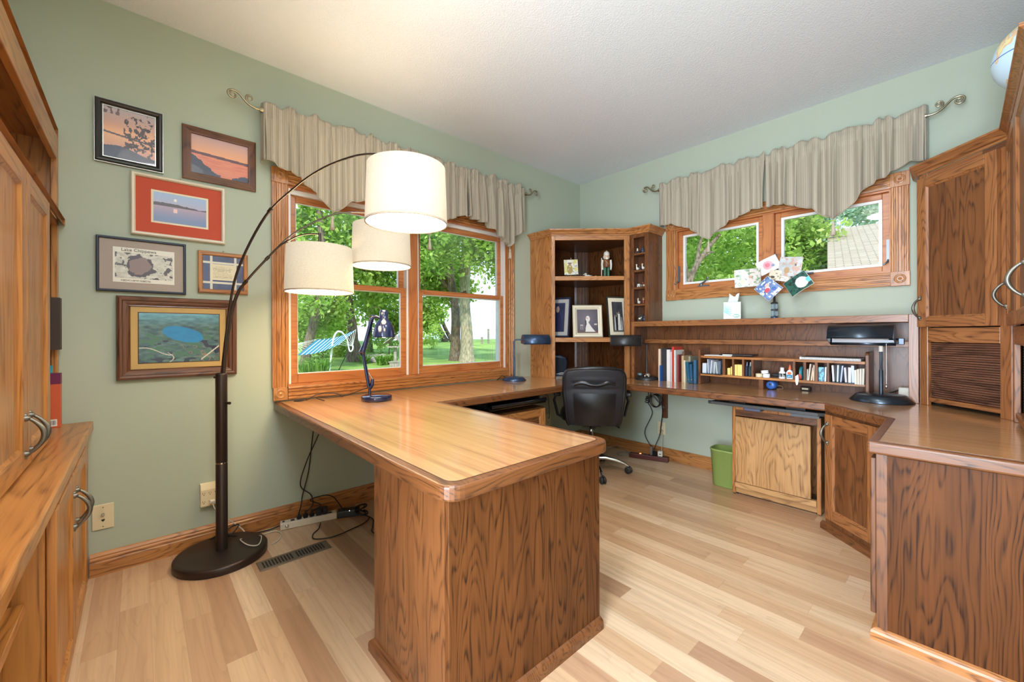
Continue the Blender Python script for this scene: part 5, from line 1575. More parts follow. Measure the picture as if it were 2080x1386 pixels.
l3 = pharmacy_lamp('large black task lamp with pull chain standing before the hutch end post', c3, 0.146, 1.03, [(c3[0], c3[1], 1.03), (c3[0] + 0.004, c3[1], 1.06), (c3[0] + 0.03, c3[1] + 0.02, 1.075), (c3[0] + 0.085, c3[1] + 0.035, 1.078), (c3[0] + 0.085, c3[1] + 0.035, 1.100), (c3[0] + 0.0, c3[1] - 0.02, 1.103)], (2.357, -0.330, 1.096), math.radians(0), 0.30, 0.072, -0.30, M_blkl)
put('elbow', MB().box(c3[0] + 0.072, c3[0] + 0.098, c3[1] + 0.022, c3[1] + 0.048, 1.070, 1.108), M_blkl, l3, bevel=0.003)
put('pull_chain', MB().tube([(2.470, -0.30, 1.075), (2.470, -0.302, 0.84)], 0.0012, 6).ball((2.470, -0.302, 0.825), 0.007, 10, 8, (1, 1, 1.5)), M_chrome, l3)
put('stem_collar', MB().lathe([(0.011, 1.028), (0.011, 1.058), (0.008, 1.062)], 14, (c3[0], c3[1], 0)), mat('white_plug', S(224, 218, 204), 0.5), l3)
tr_ = thing('plug_in_timer', 'white outlet block with black cord behind the large black task lamp', 'outlet block', (2.53, -0.06, ZT))
put('block', MB().box(2.505, 2.558, -0.09, -0.03, ZT + .001, ZT + 0.07), mat('white_plug', S(224, 218, 204), 0.5), tr_, bevel=0.004)
put('cord', MB().tube(smooth_path([(2.505, -0.07, ZT + 0.05), (2.46, -0.10, ZT + 0.03), (2.40, -0.12, ZT + 0.012), (2.36, -0.16, ZT + 0.006), (2.37, -0.19, ZT + 0.006)], 8), 0.0035, 7), M_cord, tr_)
for k, (dx, dy, col) in enumerate(((-0.035, -0.055, (120, 150, 160)), (0.035, -0.05, (176, 168, 150)))):
    g = thing('paperweight', ('teal glass pebble on the foot of the gunmetal task lamp', 'silver shell trinket on the foot of the gunmetal task lamp')[k], 'trinket', (c2[0] + dx, c2[1] + dy, ZT + 0.032))
    mb = MB(); mb.ball((c2[0] + dx, c2[1] + dy, ZT + 0.047), 0.021, 14, 10, (1.1, 1, 0.72)); 
    put('pebble', mb, mat('trinket_%d' % k, S(*col), 0.2, 0.4, vary=0.5, vscale=60), g)
    if k: put('feet', MB().ball((c2[0] + dx - 0.018, c2[1] + dy - 0.014, ZT + 0.037), 0.006, 8, 6).ball((c2[0] + dx + 0.018, c2[1] + dy - 0.014, ZT + 0.037), 0.006, 8, 6), mat('trinket_light', S(226, 222, 212), 0.3), g)

# blue architect lamp on the peninsula
M_blue = mat('navy_gloss_enamel', S(26, 38, 78), 0.16, 0.15, coat=0.6)
ac = Vector((0.352, -2.443, ZT + 0.0008)); e1 = Vector((0.674, 0.7386, 0))
def ap(s, z, f=0.0): return tuple(Vector((ac.x, ac.y, 0)) + e1 * s + Vector((0.7386, -0.674, 0)) * f + Vector((0, 0, z)))
ar = thing('architect_lamp', 'navy jointed architect lamp with a lit bell shade on the peninsula', 'desk lamp', tuple(ac))
put('foot', MB().lathe([(0.086, 0.0), (0.090, 0.003), (0.090, 0.026), (0.086, 0.031), (0.0, 0.033)], 40, tuple(ac)), M_blue, ar)
put('socket', MB().lathe([(0.008, 0.033), (0.008, 0.072), (0.006, 0.076)], 12, ap(-0.043, ac.z)), M_blue, ar)
put('swivel', MB().box(-0.012, 0.016, -0.008, 0.008, 0, 0.05) if False else MB().tube([ap(-0.044, 0.808), ap(-0.028, 0.83), ap(-0.024, 0.865)], [0.012, 0.013, 0.009], 8), M_blue, ar)
for f in (-0.008, 0.008):
    put('lower_arm', MB().tube([ap(-0.046, 0.812, f), ap(-0.084, 1.028, f)], 0.0075, 6), M_blue, ar)
    put('upper_arm', MB().tube([ap(-0.084, 1.028, f), ap(-0.028, 1.235, f)], 0.0095, 6), M_blue, ar)
put('spring_arm', MB().tube([ap(-0.026, 0.865), ap(-0.050, 0.905)], 0.0035, 6), M_chrome, ar)
put('elbow', MB().box(-0.01, 0.01, -0.01, 0.01, 0, 0.01) if False else MB().tube([ap(-0.084, 1.01), ap(-0.088, 1.03), ap(-0.076, 1.06), ap(-0.060, 1.112)], [0.014, 0.020, 0.017, 0.013], 10), M_blue, ar)
for s, z in ((-0.088, 1.030), (-0.076, 1.022), (-0.043, 0.815), (-0.034, 1.225)):
    put('joint_screw', MB().tube([ap(s, z, -0.022), ap(s, z, 0.022)], 0.0045, 8), M_chrome, ar)
put('head_joint', MB().tube([ap(-0.030, 1.222), ap(-0.020, 1.25), ap(0.006, 1.246), ap(0.03, 1.235)], [0.012, 0.014, 0.010, 0.008], 10), M_blue, ar)
hs = put('shade', MB().lathe([(0.065, 1.122), (0.064, 1.128), (0.061, 1.15), (0.053, 1.186), (0.040, 1.215), (0.024, 1.228), (0.024, 1.270), (0.021, 1.285), (0.010, 1.288), (0.0, 1.288)], 40, ap(0.046, 0)), M_blue, ar)
sm = hs.modifiers.new('thickness', 'SOLIDIFY'); sm.thickness = 0.0015; sm.offset = 1
put('bulb', MB().ball(ap(0.046, 1.150), 0.026, 16, 12, (1, 1, 1.3)), mat('lit_bulb', S(255, 240, 220), 0.4, emit=S(255, 236, 208), estr=3.0), hs)
put('shade_cord', MB().tube(smooth_path([ap(0.03, 1.285), ap(0.01, 1.305), ap(-0.02, 1.302), ap(-0.036, 1.275), ap(-0.034, 1.24)], 6), 0.0022, 6), M_cord, ar)
put('cord', MB().tube(smooth_path([ap(-0.05, 0.815), (0.24, -2.50, 0.79), (0.15, -2.55, 0.755), (0.08, -2.60, 0.742), (0.07, -2.66, 0.742), (0.10, -2.70, 0.755), (0.13, -2.72, 0.752), (0.17, -2.69, 0.739)], 8), 0.003, 7), mat('brown_cord', S(58, 46, 40), 0.5), ar)
sc = cord('coiled_cable', 'dark cord lying in a loop on the desk under the large window', [(0.03, -2.745, 0.739), (0.06, -2.76, 0.740), (0.05, -2.70, 0.762), (0.06, -2.64, 0.768), (0.075, -2.58, 0.760), (0.10, -2.555, 0.740)], r=0.003, m=mat('brown_cord', S(58, 46, 40), 0.5))
gr = put('desk_grommet', MB().lathe([(0.03, ZT + .0008), (0.03, ZT + 0.003), (0.02, ZT + 0.0035), (0.0, ZT + 0.0015)], 20, (0.055, -2.80, 0)), M_black)
tag(gr, 'small dark round cord hole cover in the desktop under the large window', 'grommet')
cord('power_cable', 'short black cord at the foot of the dark blue task lamp by the window', [(0.05, -1.22, ZT + 0.004), (0.045, -1.19, ZT + 0.02), (0.035, -1.15, ZT + 0.035), (0.05, -1.10, ZT + 0.012), (0.06, -1.06, ZT + 0.004)])

# ------------------------------------------------------------------ waste basket, outlet, second power strip and cords
wb = thing('waste_basket', 'olive green ribbed plastic waste basket beside the pale oak box', 'waste basket', (1.572, -0.265, 0))
def basket_pt(a, z, r):
    c, s = math.cos(a), math.sin(a)
    f = 1 / (abs(c) ** 4 + abs(s) ** 4) ** 0.25
    k = 1 + 0.012 * math.cos(a * 60)
    return (1.585 + 0.105 * r * f * c * k, -0.265 + 0.085 * r * f * s * k, z)
mb = MB(); nn = 120
lv = [(0.0, 0.004), (0.80, 0.0), (0.86, 0.006), (1.0, 0.262), (1.04, 0.264), (1.04, 0.276), (0.97, 0.276), (0.83, 0.012), (0.0, 0.012)]
vs = [basket_pt(2 * PI * k / nn, z, r) for r, z in lv for k in range(nn)]
mb.add(vs, [(i * nn + k, i * nn + (k + 1) % nn, (i + 1) * nn + (k + 1) % nn, (i + 1) * nn + k) for i in range(len(lv) - 1) for k in range(nn)], 0, True)
put('bin', mb, mat('olive_plastic', S(134, 154, 82), 0.42), wb)
def outlet(label, P, col, plugs=True):
    t = thing('wall_outlet', label, 'outlet', P(0, 0, 0))
    def bx_(mb, u0, u1, d0, d1, z0, z1): 
        a = P(u0, d0, z0); b = P(u1, d1, z1); mb.box(a[0], b[0], a[1], b[1], a[2], b[2]); return mb
    put('plate', bx_(MB(), -0.036, 0.036, 0.0003, 0.005, -0.058, 0.058), col, t, bevel=0.002)
    for z in (-0.024, 0.024):
        mb = MB(); bx_(mb, -0.008, -0.005, 0.005, 0.0056, z, z + 0.008); bx_(mb, 0.005, 0.008, 0.005, 0.0056, z, z + 0.008); bx_(mb, -0.002, 0.002, 0.005, 0.0056, z - 0.009, z - 0.004)
        put('socket', mb, M_ink, t)
    return t
outlet('almond wall outlet under the back run below the wall cleat', lambda u, d, z: (0.925 + u, -d, 0.276 + z), M_almond)
outlet('almond wall outlet under the desk between louvred cabinet and chair', lambda u, d, z: (d, -0.52 + u, 0.285 + z), M_almond)
p2 = thing('power_strip', 'maroon power strip lying along the back baseboard behind the chair', 'power strip', (0.86, -0.115, 0), 0.33)
put('body', MB().box(-0.17, 0.17, -0.026, 0.026, 0.001, 0.042), mat('maroon_plastic', S(86, 36, 32), 0.4), p2, world=False, bevel=0.005, seg=2)
put('switch_light', MB().box(-0.08, -0.066, -0.008, 0.008, 0.042, 0.045), mat('orange_glow', S(255, 170, 120), 0.4, emit=S(255, 150, 90), estr=2.0), p2, world=False)
for i in range(5): put('socket', MB().box(-0.045 + i * 0.042, -0.02 + i * 0.042, -0.012, 0.012, 0.0421, 0.0427), M_ink, p2, world=False)
pg = thing('usb_charger', 'white charger cube plugged into the maroon power strip', 'charger', (0.965, -0.08, 0.0435))
mb = MB(); mb.x = Matrix.Translation((0.955, -0.082, 0.0435)) @ Matrix.Rotation(0.33, 4, 'Z'); mb.box(-0.02, 0.02, -0.02, 0.02, 0, 0.045)
put('cube', mb, mat('white_plug', S(224, 218, 204), 0.5), pg, bevel=0.004)
mb = MB(); mb.x = Matrix.Translation((0.955, -0.082, 0.0435)) @ Matrix.Rotation(0.33, 4, 'Z'); mb.box(-0.007, 0.007, -0.0206, -0.0202, 0.018, 0.026)
put('port', mb, M_ink, pg)
put('cord', MB().tube(smooth_path([(0.965, -0.075, 0.088), (0.955, -0.05, 0.16), (0.95, -0.03, 0.22), (0.932, -0.02, 0.255)], 6), 0.003, 6).lathe([(0.014, 0), (0.014, 0.018)], 12, (0.93, -0.006, 0.252), axis='y'), mat('beige_cord', S(188, 172, 148), 0.5), pg)
ap1 = thing('power_adapter', 'tall grey plug standing in the maroon power strip', 'adapter', (0.88, -0.11, 0.0435))
put('body', MB().box(0.872, 0.892, -0.118, -0.098, 0.0435, 0.12), mat('grey_plastic', S(120, 112, 104), 0.5), ap1, bevel=0.003)
put('cord', MB().tube(smooth_path([(0.882, -0.108, 0.118), (0.80, -0.06, 0.18), (0.79, -0.05, 0.25), (0.855, -0.05, 0.39), (0.85, -0.05, 0.45), (0.815, -0.05, 0.50)], 8), 0.0035, 7), M_cord, ap1)
mb = MB(); kn = []
for i in range(46):
    a = i * 0.42; kn.append((0.812 + 0.016 * math.cos(a), -0.05 + 0.012 * math.sin(a * 1.3), 0.50 + i * 0.0013 + 0.014 * math.sin(a)))
mb.tube(kn, 0.0035, 6); mb.tube(smooth_path([kn[-1], (0.82, -0.05, 0.60), (0.822, -0.06, 0.65), (0.81, -0.08, ZT - TK - 0.003)], 5), 0.0032, 6)
put('knot', mb, M_cord, ap1)
ap2 = thing('power_cable', 'black cord with a looped coil hanging on the desk strut under the back run', 'cord', (0.92, -0.07, 0.05))
mb = MB(); lp = [(0.91, -0.10, 0.05), (0.905, -0.09, 0.11), (0.935, -0.055, 0.22), (0.945, -0.055, 0.30), (0.962, -0.055, 0.42)]
for i in range(40):
    a = i * 0.42 - 0.4; lp.append((0.945 + 0.05 * math.cos(a), -0.12 - 0.0015 * i, 0.545 + 0.055 * math.sin(a)))
lp += [(0.90, -0.15, 0.63), (0.86, -0.17, 0.67), (0.84, -0.18, ZT - TK - 0.004)]
mb.tube(smooth_path(lp, 3), 0.0042, 7)
put('cord', mb, M_cord, ap2)
put('plug', MB().box(0.898, 0.925, -0.118, -0.085, 0.0435, 0.085), M_black, ap2, bevel=0.004)
cord('power_cable', 'grey cord curling on the floor behind the chair toward the maroon strip', [(0.70, -0.165, 0.02), (0.62, -0.22, 0.006), (0.56, -0.16, 0.006), (0.60, -0.10, 0.006), (0.68, -0.12, 0.012), (0.52, -0.10, 0.05), (0.46, -0.08, 0.02), (0.40, -0.14, 0.006)], r=0.003, m=mat('grey_cord', S(120, 120, 124), 0.4))
cord('power_cable', 'thin black cord hanging beside the louvred cabinet under the desk', [(0.10, -0.98, ZT - TK - 0.003), (0.10, -0.95, 0.62), (0.09, -0.80, 0.56), (0.08, -0.62, 0.55), (0.05, -0.56, 0.45), (0.03, -0.53, 0.33), (0.012, -0.52, 0.30)], r=0.0028)

# ------------------------------------------------------------------ globe on the wall cabinet
gb = thing('globe', 'pale blue desk globe standing on top of the right wall cabinet', 'globe', (3.02, -0.80, 2.0245))
GC = (2.995, -0.79, 2.285)
def globe_mat():
    m, nt, n, l, b = _new('globe_map')
    tc = n.new('ShaderNodeTexCoord')
    no = n.new('ShaderNodeTexNoise'); no.inputs['Scale'].default_value = 9.0; no.inputs['Detail'].default_value = 5
    l.new(tc.outputs['Object'], no.inputs['Vector'])
    rp = n.new('ShaderNodeValToRGB'); rp.color_ramp.interpolation = 'CONSTANT'
    e = rp.color_ramp.elements
    e[0].position = 0; e[0].color = (*S(196, 222, 240), 1)
    e[1].position = 0.56; e[1].color = (*S(226, 190, 150), 1)
    for p, c in ((0.60, (236, 220, 160)), (0.66, (226, 170, 160))):
        k = e.new(p); k.color = (*S(*c), 1)
    l.new(no.outputs['Fac'], rp.inputs[0]); 
    sx = n.new('ShaderNodeSeparateXYZ'); l.new(tc.outputs['Object'], sx.inputs[0])
    eq = math_n(n, l, 'LESS_THAN', math_n(n, l, 'ABSOLUTE', math_n(n, l, 'SUBTRACT', sx.outputs['Z'], 2.285 - 2.0245)), 0.002)
    mx = n.new('ShaderNodeMixRGB'); l.new(eq, mx.inputs[0]); l.new(rp.outputs[0], mx.inputs[1]); mx.inputs[2].default_value = (*S(60, 100, 180), 1)
    l.new(mx.outputs[0], b.inputs['Base Color']); b.inputs['Roughness'].default_value = 0.25
    return m
put('ball', MB().ball(GC, 0.145, 48, 32), globe_mat(), gb)
put('meridian', MB().tube([(GC[0] + 0.155 * math.cos(a) * 0.7, GC[1] - 0.155 * math.cos(a) * 0.7, GC[2] + 0.155 * math.sin(a)) for a in [(-1.45 + 2.9 * i / 24) for i in range(25)]], 0.006, 8), M_brass, gb)
put('stand', MB().lathe([(0.09, 2.0252), (0.09, 2.035), (0.03, 2.05), (0.014, 2.07), (0.012, 2.142)], 28, (GC[0], GC[1], 0)), wood('frame', 'z'), gb)
# ------------------------------------------------------------------ things in the corner bookshelf
def CSH(lx_, d, z):
    """point in the corner bookshelf: lx_ along its front, d behind the front"""
    n = Vector((-dF.y, dF.x)).normalized(); q = fL + dF.normalized() * lx_ + n * d
    return Vector((q.x, q.y, z))
def standing_frame(label, lx_, d, z, w, h, rail, lean, turn, fmat, paint, matb=0.0, matm=None, easel=True, cat='picture', nu=60, nv=70):
    t = thing('photo_stand', label, cat, tuple(CSH(lx_, d, z)), rzF + turn)
    X = Matrix.Rotation(-lean, 4, 'X')
    def R_(mb): mb.x = X; return mb
    prof = [(0.0, 0.012), (0.0, -0.002), (rail * 0.25, -0.008), (rail * 0.55, -0.007), (rail * 0.8, -0.001), (rail, 0.002)]
    lp = [(-w / 2, 0.001), (w / 2, 0.001), (w / 2, h), (-w / 2, h)]
    vs = []; m = len(prof)
    for (x, zz) in lp:
        sx = 1 if x < 0 else -1; sz = 1 if zz < h / 2 else -1
        for o, dd in prof: vs.append((x + sx * o, dd, zz + sz * o))
    fs = [(i * m + k, ((i + 1) % 4) * m + k, ((i + 1) % 4) * m + k + 1, i * m + k + 1) for i in range(4) for k in range(m - 1)]
    mb = R_(MB()); mb.add(vs, [f[::-1] for f in fs]); put('frame', mb, fmat, t, world=False)
    put('backing', R_(MB()).box(-w / 2 + 0.002, w / 2 - 0.002, 0.006, 0.012, 0.003, h - 0.002), M_dark, t, world=False)
    a = w / 2 - rail; b0, b1 = rail, h - rail
    if matb:
        put('mat_board', R_(MB()).box(-a, a, 0.0035, 0.006, b0, b1), matm, t, world=False)
        a -= matb; b0 += matb; b1 -= matb
    painted('photo_print', paint, nu, nv, lambda u, v: tuple(X @ Vector((-a + 2 * a * u, 0.003, b0 + (b1 - b0) * v))), 'photo_paper', t, 0.4, 0.25, world=False)
    mb = MB(); p0 = X @ Vector((0, 0.012, h * 0.62)); p1 = X @ Vector((0, 0.012, h * 0.55))
    mb.prism([(p0.y, p0.z), (p1.y, p1.z), (h * 0.34 - 0.012, 0.001), (h * 0.34, 0.001)], -0.02, 0.02, axis='x')
    put('easel_back', mb, M_dark, t, world=False)
    return t
def bride(u, v):
    c = lerp((70, 62, 74), (112, 104, 116), 1 - np.hypot(u - 0.45, v - 0.6) * 1.4)
    c = np.where((v < 0.10)[..., None], np.array((96, 66, 66.)), c)
    skirt = (v < 0.42) & (v > 0.06) & (np.abs(u - 0.52 - 0.25 * np.maximum(0, 0.25 - v)) < 0.05 + 0.36 * (0.42 - v) * (1 + 0.9 * (u > 0.5)))
    body = (np.abs(u - 0.50) < 0.055) & (v > 0.40) & (v < 0.60)
    veil = (np.hypot((u - 0.52) / 0.10, (v - 0.60) / 0.13) < 1)
    groom = (np.abs(u - 0.42) < 0.04) & (v > 0.12) & (v < 0.56)
    c = np.where(groom[..., None], np.array((40, 34, 40.)), c)
    c = np.where((skirt | body | veil)[..., None], np.array((226, 220, 216.)), c)
    hd = (np.hypot((u - 0.45), (v - 0.64)) < 0.032) | (np.hypot((u - 0.505), (v - 0.62)) < 0.03)
    c = np.where(hd[..., None], np.array((206, 170, 150.)), c)
    tb = ((np.abs(u - 0.22) < 0.07) & (v > 0.32) & (v < 0.36)) | (((np.abs(u - 0.18) < 0.008) | (np.abs(u - 0.26) < 0.008)) & (v > 0.14) & (v < 0.33))
    c = np.where(tb[..., None], np.array((190, 182, 176.)), c)
    return np.where(((np.abs(u - 0.88) < 0.07) & (v > 0.34) & (v < 0.40))[..., None], np.array((206, 196, 186.)), c)
def party(u, v):
    c = lerp((52, 52, 56), (86, 86, 90), fbm(u, v, 6, 3))
    for cx, w, top, col in ((0.22, 0.06, 0.50, (200, 200, 196)), (0.36, 0.05, 0.50, (40, 40, 44)), (0.46, 0.05, 0.58, (36, 36, 40)), (0.62, 0.13, 0.60, (222, 218, 210)), (0.86, 0.06, 0.42, (190, 186, 180))):
        m = (np.abs(u - cx) < w * (1.25 - 0.5 * v / top)) & (v < top) & (v > 0.05)
        c = np.where(m[..., None], np.array(col, float), c)
        c = np.where((np.hypot(u - cx, v - top - 0.03) < 0.035)[..., None], np.array((196, 170, 150.)), c)
    return np.where(((v < 0.05))[..., None], np.array((120, 112, 104.)), c)
def portrait_blue(u, v):
    c = lerp((30, 34, 62), (54, 58, 92), fbm(u, v, 5, 4))
    c = np.where((np.hypot((u - 0.5) / 0.28, (v - 0.3) / 0.42) < 1)[..., None], np.array((26, 30, 70.)), c)
    return np.where((np.hypot((u - 0.5) / 0.11, (v - 0.78) / 0.11) < 1)[..., None], np.array((180, 150, 134.)), c)
M_champ = mat('champagne_frame', S(226, 216, 192), 0.35, 0.2)
M_greenbk = mat('dark_green_frame', S(54, 56, 48), 0.35, coat=0.2)
M_greym = mat('grey_mat', S(176, 170, 166), 0.85)
standing_frame('champagne framed wedding photo of a bride with long train, front of the middle shelf', 0.337, 0.055, 1.1046, 0.272, 0.302, 0.040, 0.16, 0.02, M_champ, bride)
standing_frame('dark framed wedding party photo with cream mat at the right of the middle shelf', 0.635, 0.11, 1.1046, 0.21, 0.385, 0.014, 0.13, 0.30, M_greenbk, party, 0.036, mat('cream_mat', S(236, 224, 196), 0.85))
standing_frame('dark framed portrait with grey mat at the left of the middle shelf', 0.055, 0.16, 1.1046, 0.25, 0.385, 0.018, 0.17, -0.42, M_navy, portrait_blue, 0.035, M_greym)
def tile_paint(u, v):
    c = lerp((232, 226, 206), (196, 190, 196), fbm(u, v, 5, 2) - 0.3)
    c = np.where((fbm(u, v, 7, 8) > 0.58)[..., None], np.array((214, 200, 110.)), c)
    fig = (np.hypot((u - 0.40) / 0.22, (v - 0.36) / 0.32) < 1) & (fbm(u, v, 9, 3) > 0.28)
    c = np.where(fig[..., None], np.array((160, 136, 52.)), c)
    hd = np.hypot(u - 0.42, v - 0.70) < 0.09
    c = np.where(hd[..., None], np.array((150, 120, 70.)), c)
    hat = (np.abs(u - 0.42) < 0.15) & (np.abs(v - 0.77) < 0.03)
    c = np.where(hat[..., None], np.array((96, 76, 40.)), c)
    dots = (fbm(u, v, 18, 6) > 0.66) & (u > 0.55) & (v < 0.6)
    return np.where(dots[..., None], np.array((110, 104, 116.)), c)
tl = thing('painted_tile', 'small painted tile of a yellow-coated figure on a brass easel, top shelf', 'tile', tuple(CSH(0.195, 0.12, 1.659)), rzF)
X = Matrix.Translation((0, 0, 0.03)) @ Matrix.Rotation(-0.14, 4, 'X') @ Matrix.Rotation(-0.03, 4, 'Y')
mb = MB(); mb.x = X; mb.box(-0.064, 0.064, 0.0, 0.008, 0, 0.145); put('tile', mb, mat('tile_white', S(230, 224, 206), 0.3), tl, world=False)
painted('painting', tile_paint, 60, 66, lambda u, v: tuple(X @ Vector((-0.063 + 0.126 * u, -0.0006, 0.001 + 0.143 * v))), 'tile_glaze', tl, 0.3, 0.2, world=False)
mb = MB()
for s in (-1, 1): mb.tube([(s * 0.05, -0.014, 0.035), (s * 0.05, -0.012, 0.026), (s * 0.05, 0.004, 0.026), (s * 0.05, -0.006, 0.003)], 0.0028, 6)
mb.tube([(-0.05, 0.012, 0.026), (0.05, 0.012, 0.026)], 0.0028, 6); mb.tube([(0.0, 0.06, 0.003), (0.0, 0.034, 0.195)], 0.0028, 6)
put('easel', mb, M_brass, tl, world=False)
def nutcracker():
    t = thing('nutcracker', 'white-haired wooden toy soldier with green trousers and brown tunic, top shelf', 'figurine', tuple(CSH(0.525, 0.14, 1.659)), rzF)
    wt_ = mat('toy_white', S(226, 220, 206), 0.4); gn = mat('toy_green', S(42, 96, 72), 0.3, coat=0.3); br = mat('toy_brown', S(120, 70, 40), 0.4); sk = mat('toy_skin', S(222, 180, 150), 0.4); gd = mat('toy_gold', S(196, 160, 90), 0.35, 0.6)
    put('base', MB().box(-0.035, 0.035, -0.028, 0.028, 0.0, 0.008), gn, t, world=False, bevel=0.002)
    for s in (-1, 1):
        put('leg', MB().lathe([(0.013, 0.008), (0.015, 0.02), (0.013, 0.06), (0.0145, 0.095), (0.012, 0.10)], 14, (s * 0.0155, 0, 0)), gn, t, world=False)
        put('arm', MB().tube([(s * 0.037, 0, 0.168), (s * 0.042, 0, 0.13), (s * 0.040, -0.004, 0.092), (s * 0.037, -0.01, 0.075)], [0.011, 0.0105, 0.009, 0.008], 10), wt_, t, world=False)
    put('tunic', MB().lathe([(0.024, 0.098), (0.031, 0.104), (0.028, 0.118), (0.029, 0.15), (0.032, 0.166), (0.018, 0.176)], 18), br, t, world=False)
    put('sash', MB().tube([(-0.022, -0.022, 0.165), (0.0, -0.031, 0.14), (0.022, -0.022, 0.118)], 0.005, 6, flat=0.5), gd, t, world=False)
    h = put('head', MB().ball((0, 0, 0.196), 0.024, 16, 12, (1, 1, 1.1)).ball((0, -0.024, 0.193), 0.005, 8, 6), sk, t, world=False)
    put('beard', MB().ball((0, -0.016, 0.180), 0.016, 12, 8, (1.0, 0.6, 1.1)), wt_, h, world=False)
    put('hair', MB().ball((0, 0.006, 0.196), 0.027, 14, 10, (1.15, 0.9, 1.0)), wt_, h, world=False)
    put('hat', MB().lathe([(0.026, 0.208), (0.028, 0.214), (0.026, 0.232), (0.018, 0.245), (0.006, 0.250), (0.004, 0.256), (0.0, 0.258)], 18), wt_, h, world=False)
    put('musket', MB().tube([(-0.050, -0.016, 0.01), (-0.047, -0.008, 0.185)], 0.004, 8), wt_, t, world=False)
nutcracker()
def bird(parent_z, t, x, y, s, body, head, world=True):
    put('body', MB().ball((x, y, parent_z + 0.016 * s), 0.017 * s, 12, 8, (0.8, 1.25, 0.85)), body, t)
    put('neck', MB().tube([(x, y - 0.014 * s, parent_z + 0.022 * s), (x, y - 0.019 * s, parent_z + 0.035 * s), (x, y - 0.018 * s, parent_z + 0.046 * s)], [0.007 * s, 0.005 * s, 0.005 * s], 8), head, t)
    h = put('head', MB().ball((x, y - 0.019 * s, parent_z + 0.050 * s), 0.0075 * s, 10, 8), head, t)
    put('bill', MB().tube([(x, y - 0.025 * s, parent_z + 0.050 * s), (x, y - 0.036 * s, parent_z + 0.048 * s)], [0.004 * s, 0.002 * s], 6), mat('bill_orange', S(206, 140, 60), 0.5), h)
    put('tail', MB().tube([(x, y + 0.016 * s, parent_z + 0.019 * s), (x, y + 0.030 * s, parent_z + 0.025 * s)], [0.008 * s, 0.003 * s], 6), body, t)
wh = mat('figurine_white', S(232, 226, 212), 0.4); dk = mat('figurine_dark', S(58, 54, 56), 0.4); rd = mat('figurine_red', S(132, 62, 52), 0.4); bl = mat('figurine_blue', S(56, 72, 96), 0.4); tn = mat('figurine_tan', S(176, 140, 100), 0.5)
dc_ = thing('wood_duck_carving', 'black and white reclining duck carving on a flat wooden base, top shelf', 'figurine', tuple(CSH(0.375, 0.2, 1.659)), rzF)
put('base', MB().prism([(-0.08, -0.025), (0.08, -0.03), (0.075, 0.03), (-0.07, 0.03)], 0.0, 0.014), wood('frame', 'x'), dc_, world=False, bevel=0.003)
put('body', MB().ball((-0.01, 0, 0.026), 0.018, 14, 10, (2.2, 0.9, 0.75)), wh, dc_, world=False)
put('wing', MB().ball((0.008, 0, 0.033), 0.013, 12, 8, (2.2, 1.0, 0.6)), dk, dc_, world=False)
put('head', MB().ball((-0.036, 0, 0.046), 0.011, 12, 8, (1.2, 0.9, 1)).tube([(-0.046, 0, 0.044), (-0.060, 0, 0.041)], [0.005, 0.002], 6).tube([(-0.03, 0, 0.03), (-0.036, 0, 0.044)], [0.009, 0.008], 8), wh, dc_, world=False)
put('tail_chick', MB().ball((0.060, 0, 0.022), 0.009, 10, 8, (1.3, 1, 0.9)), wh, dc_, world=False)
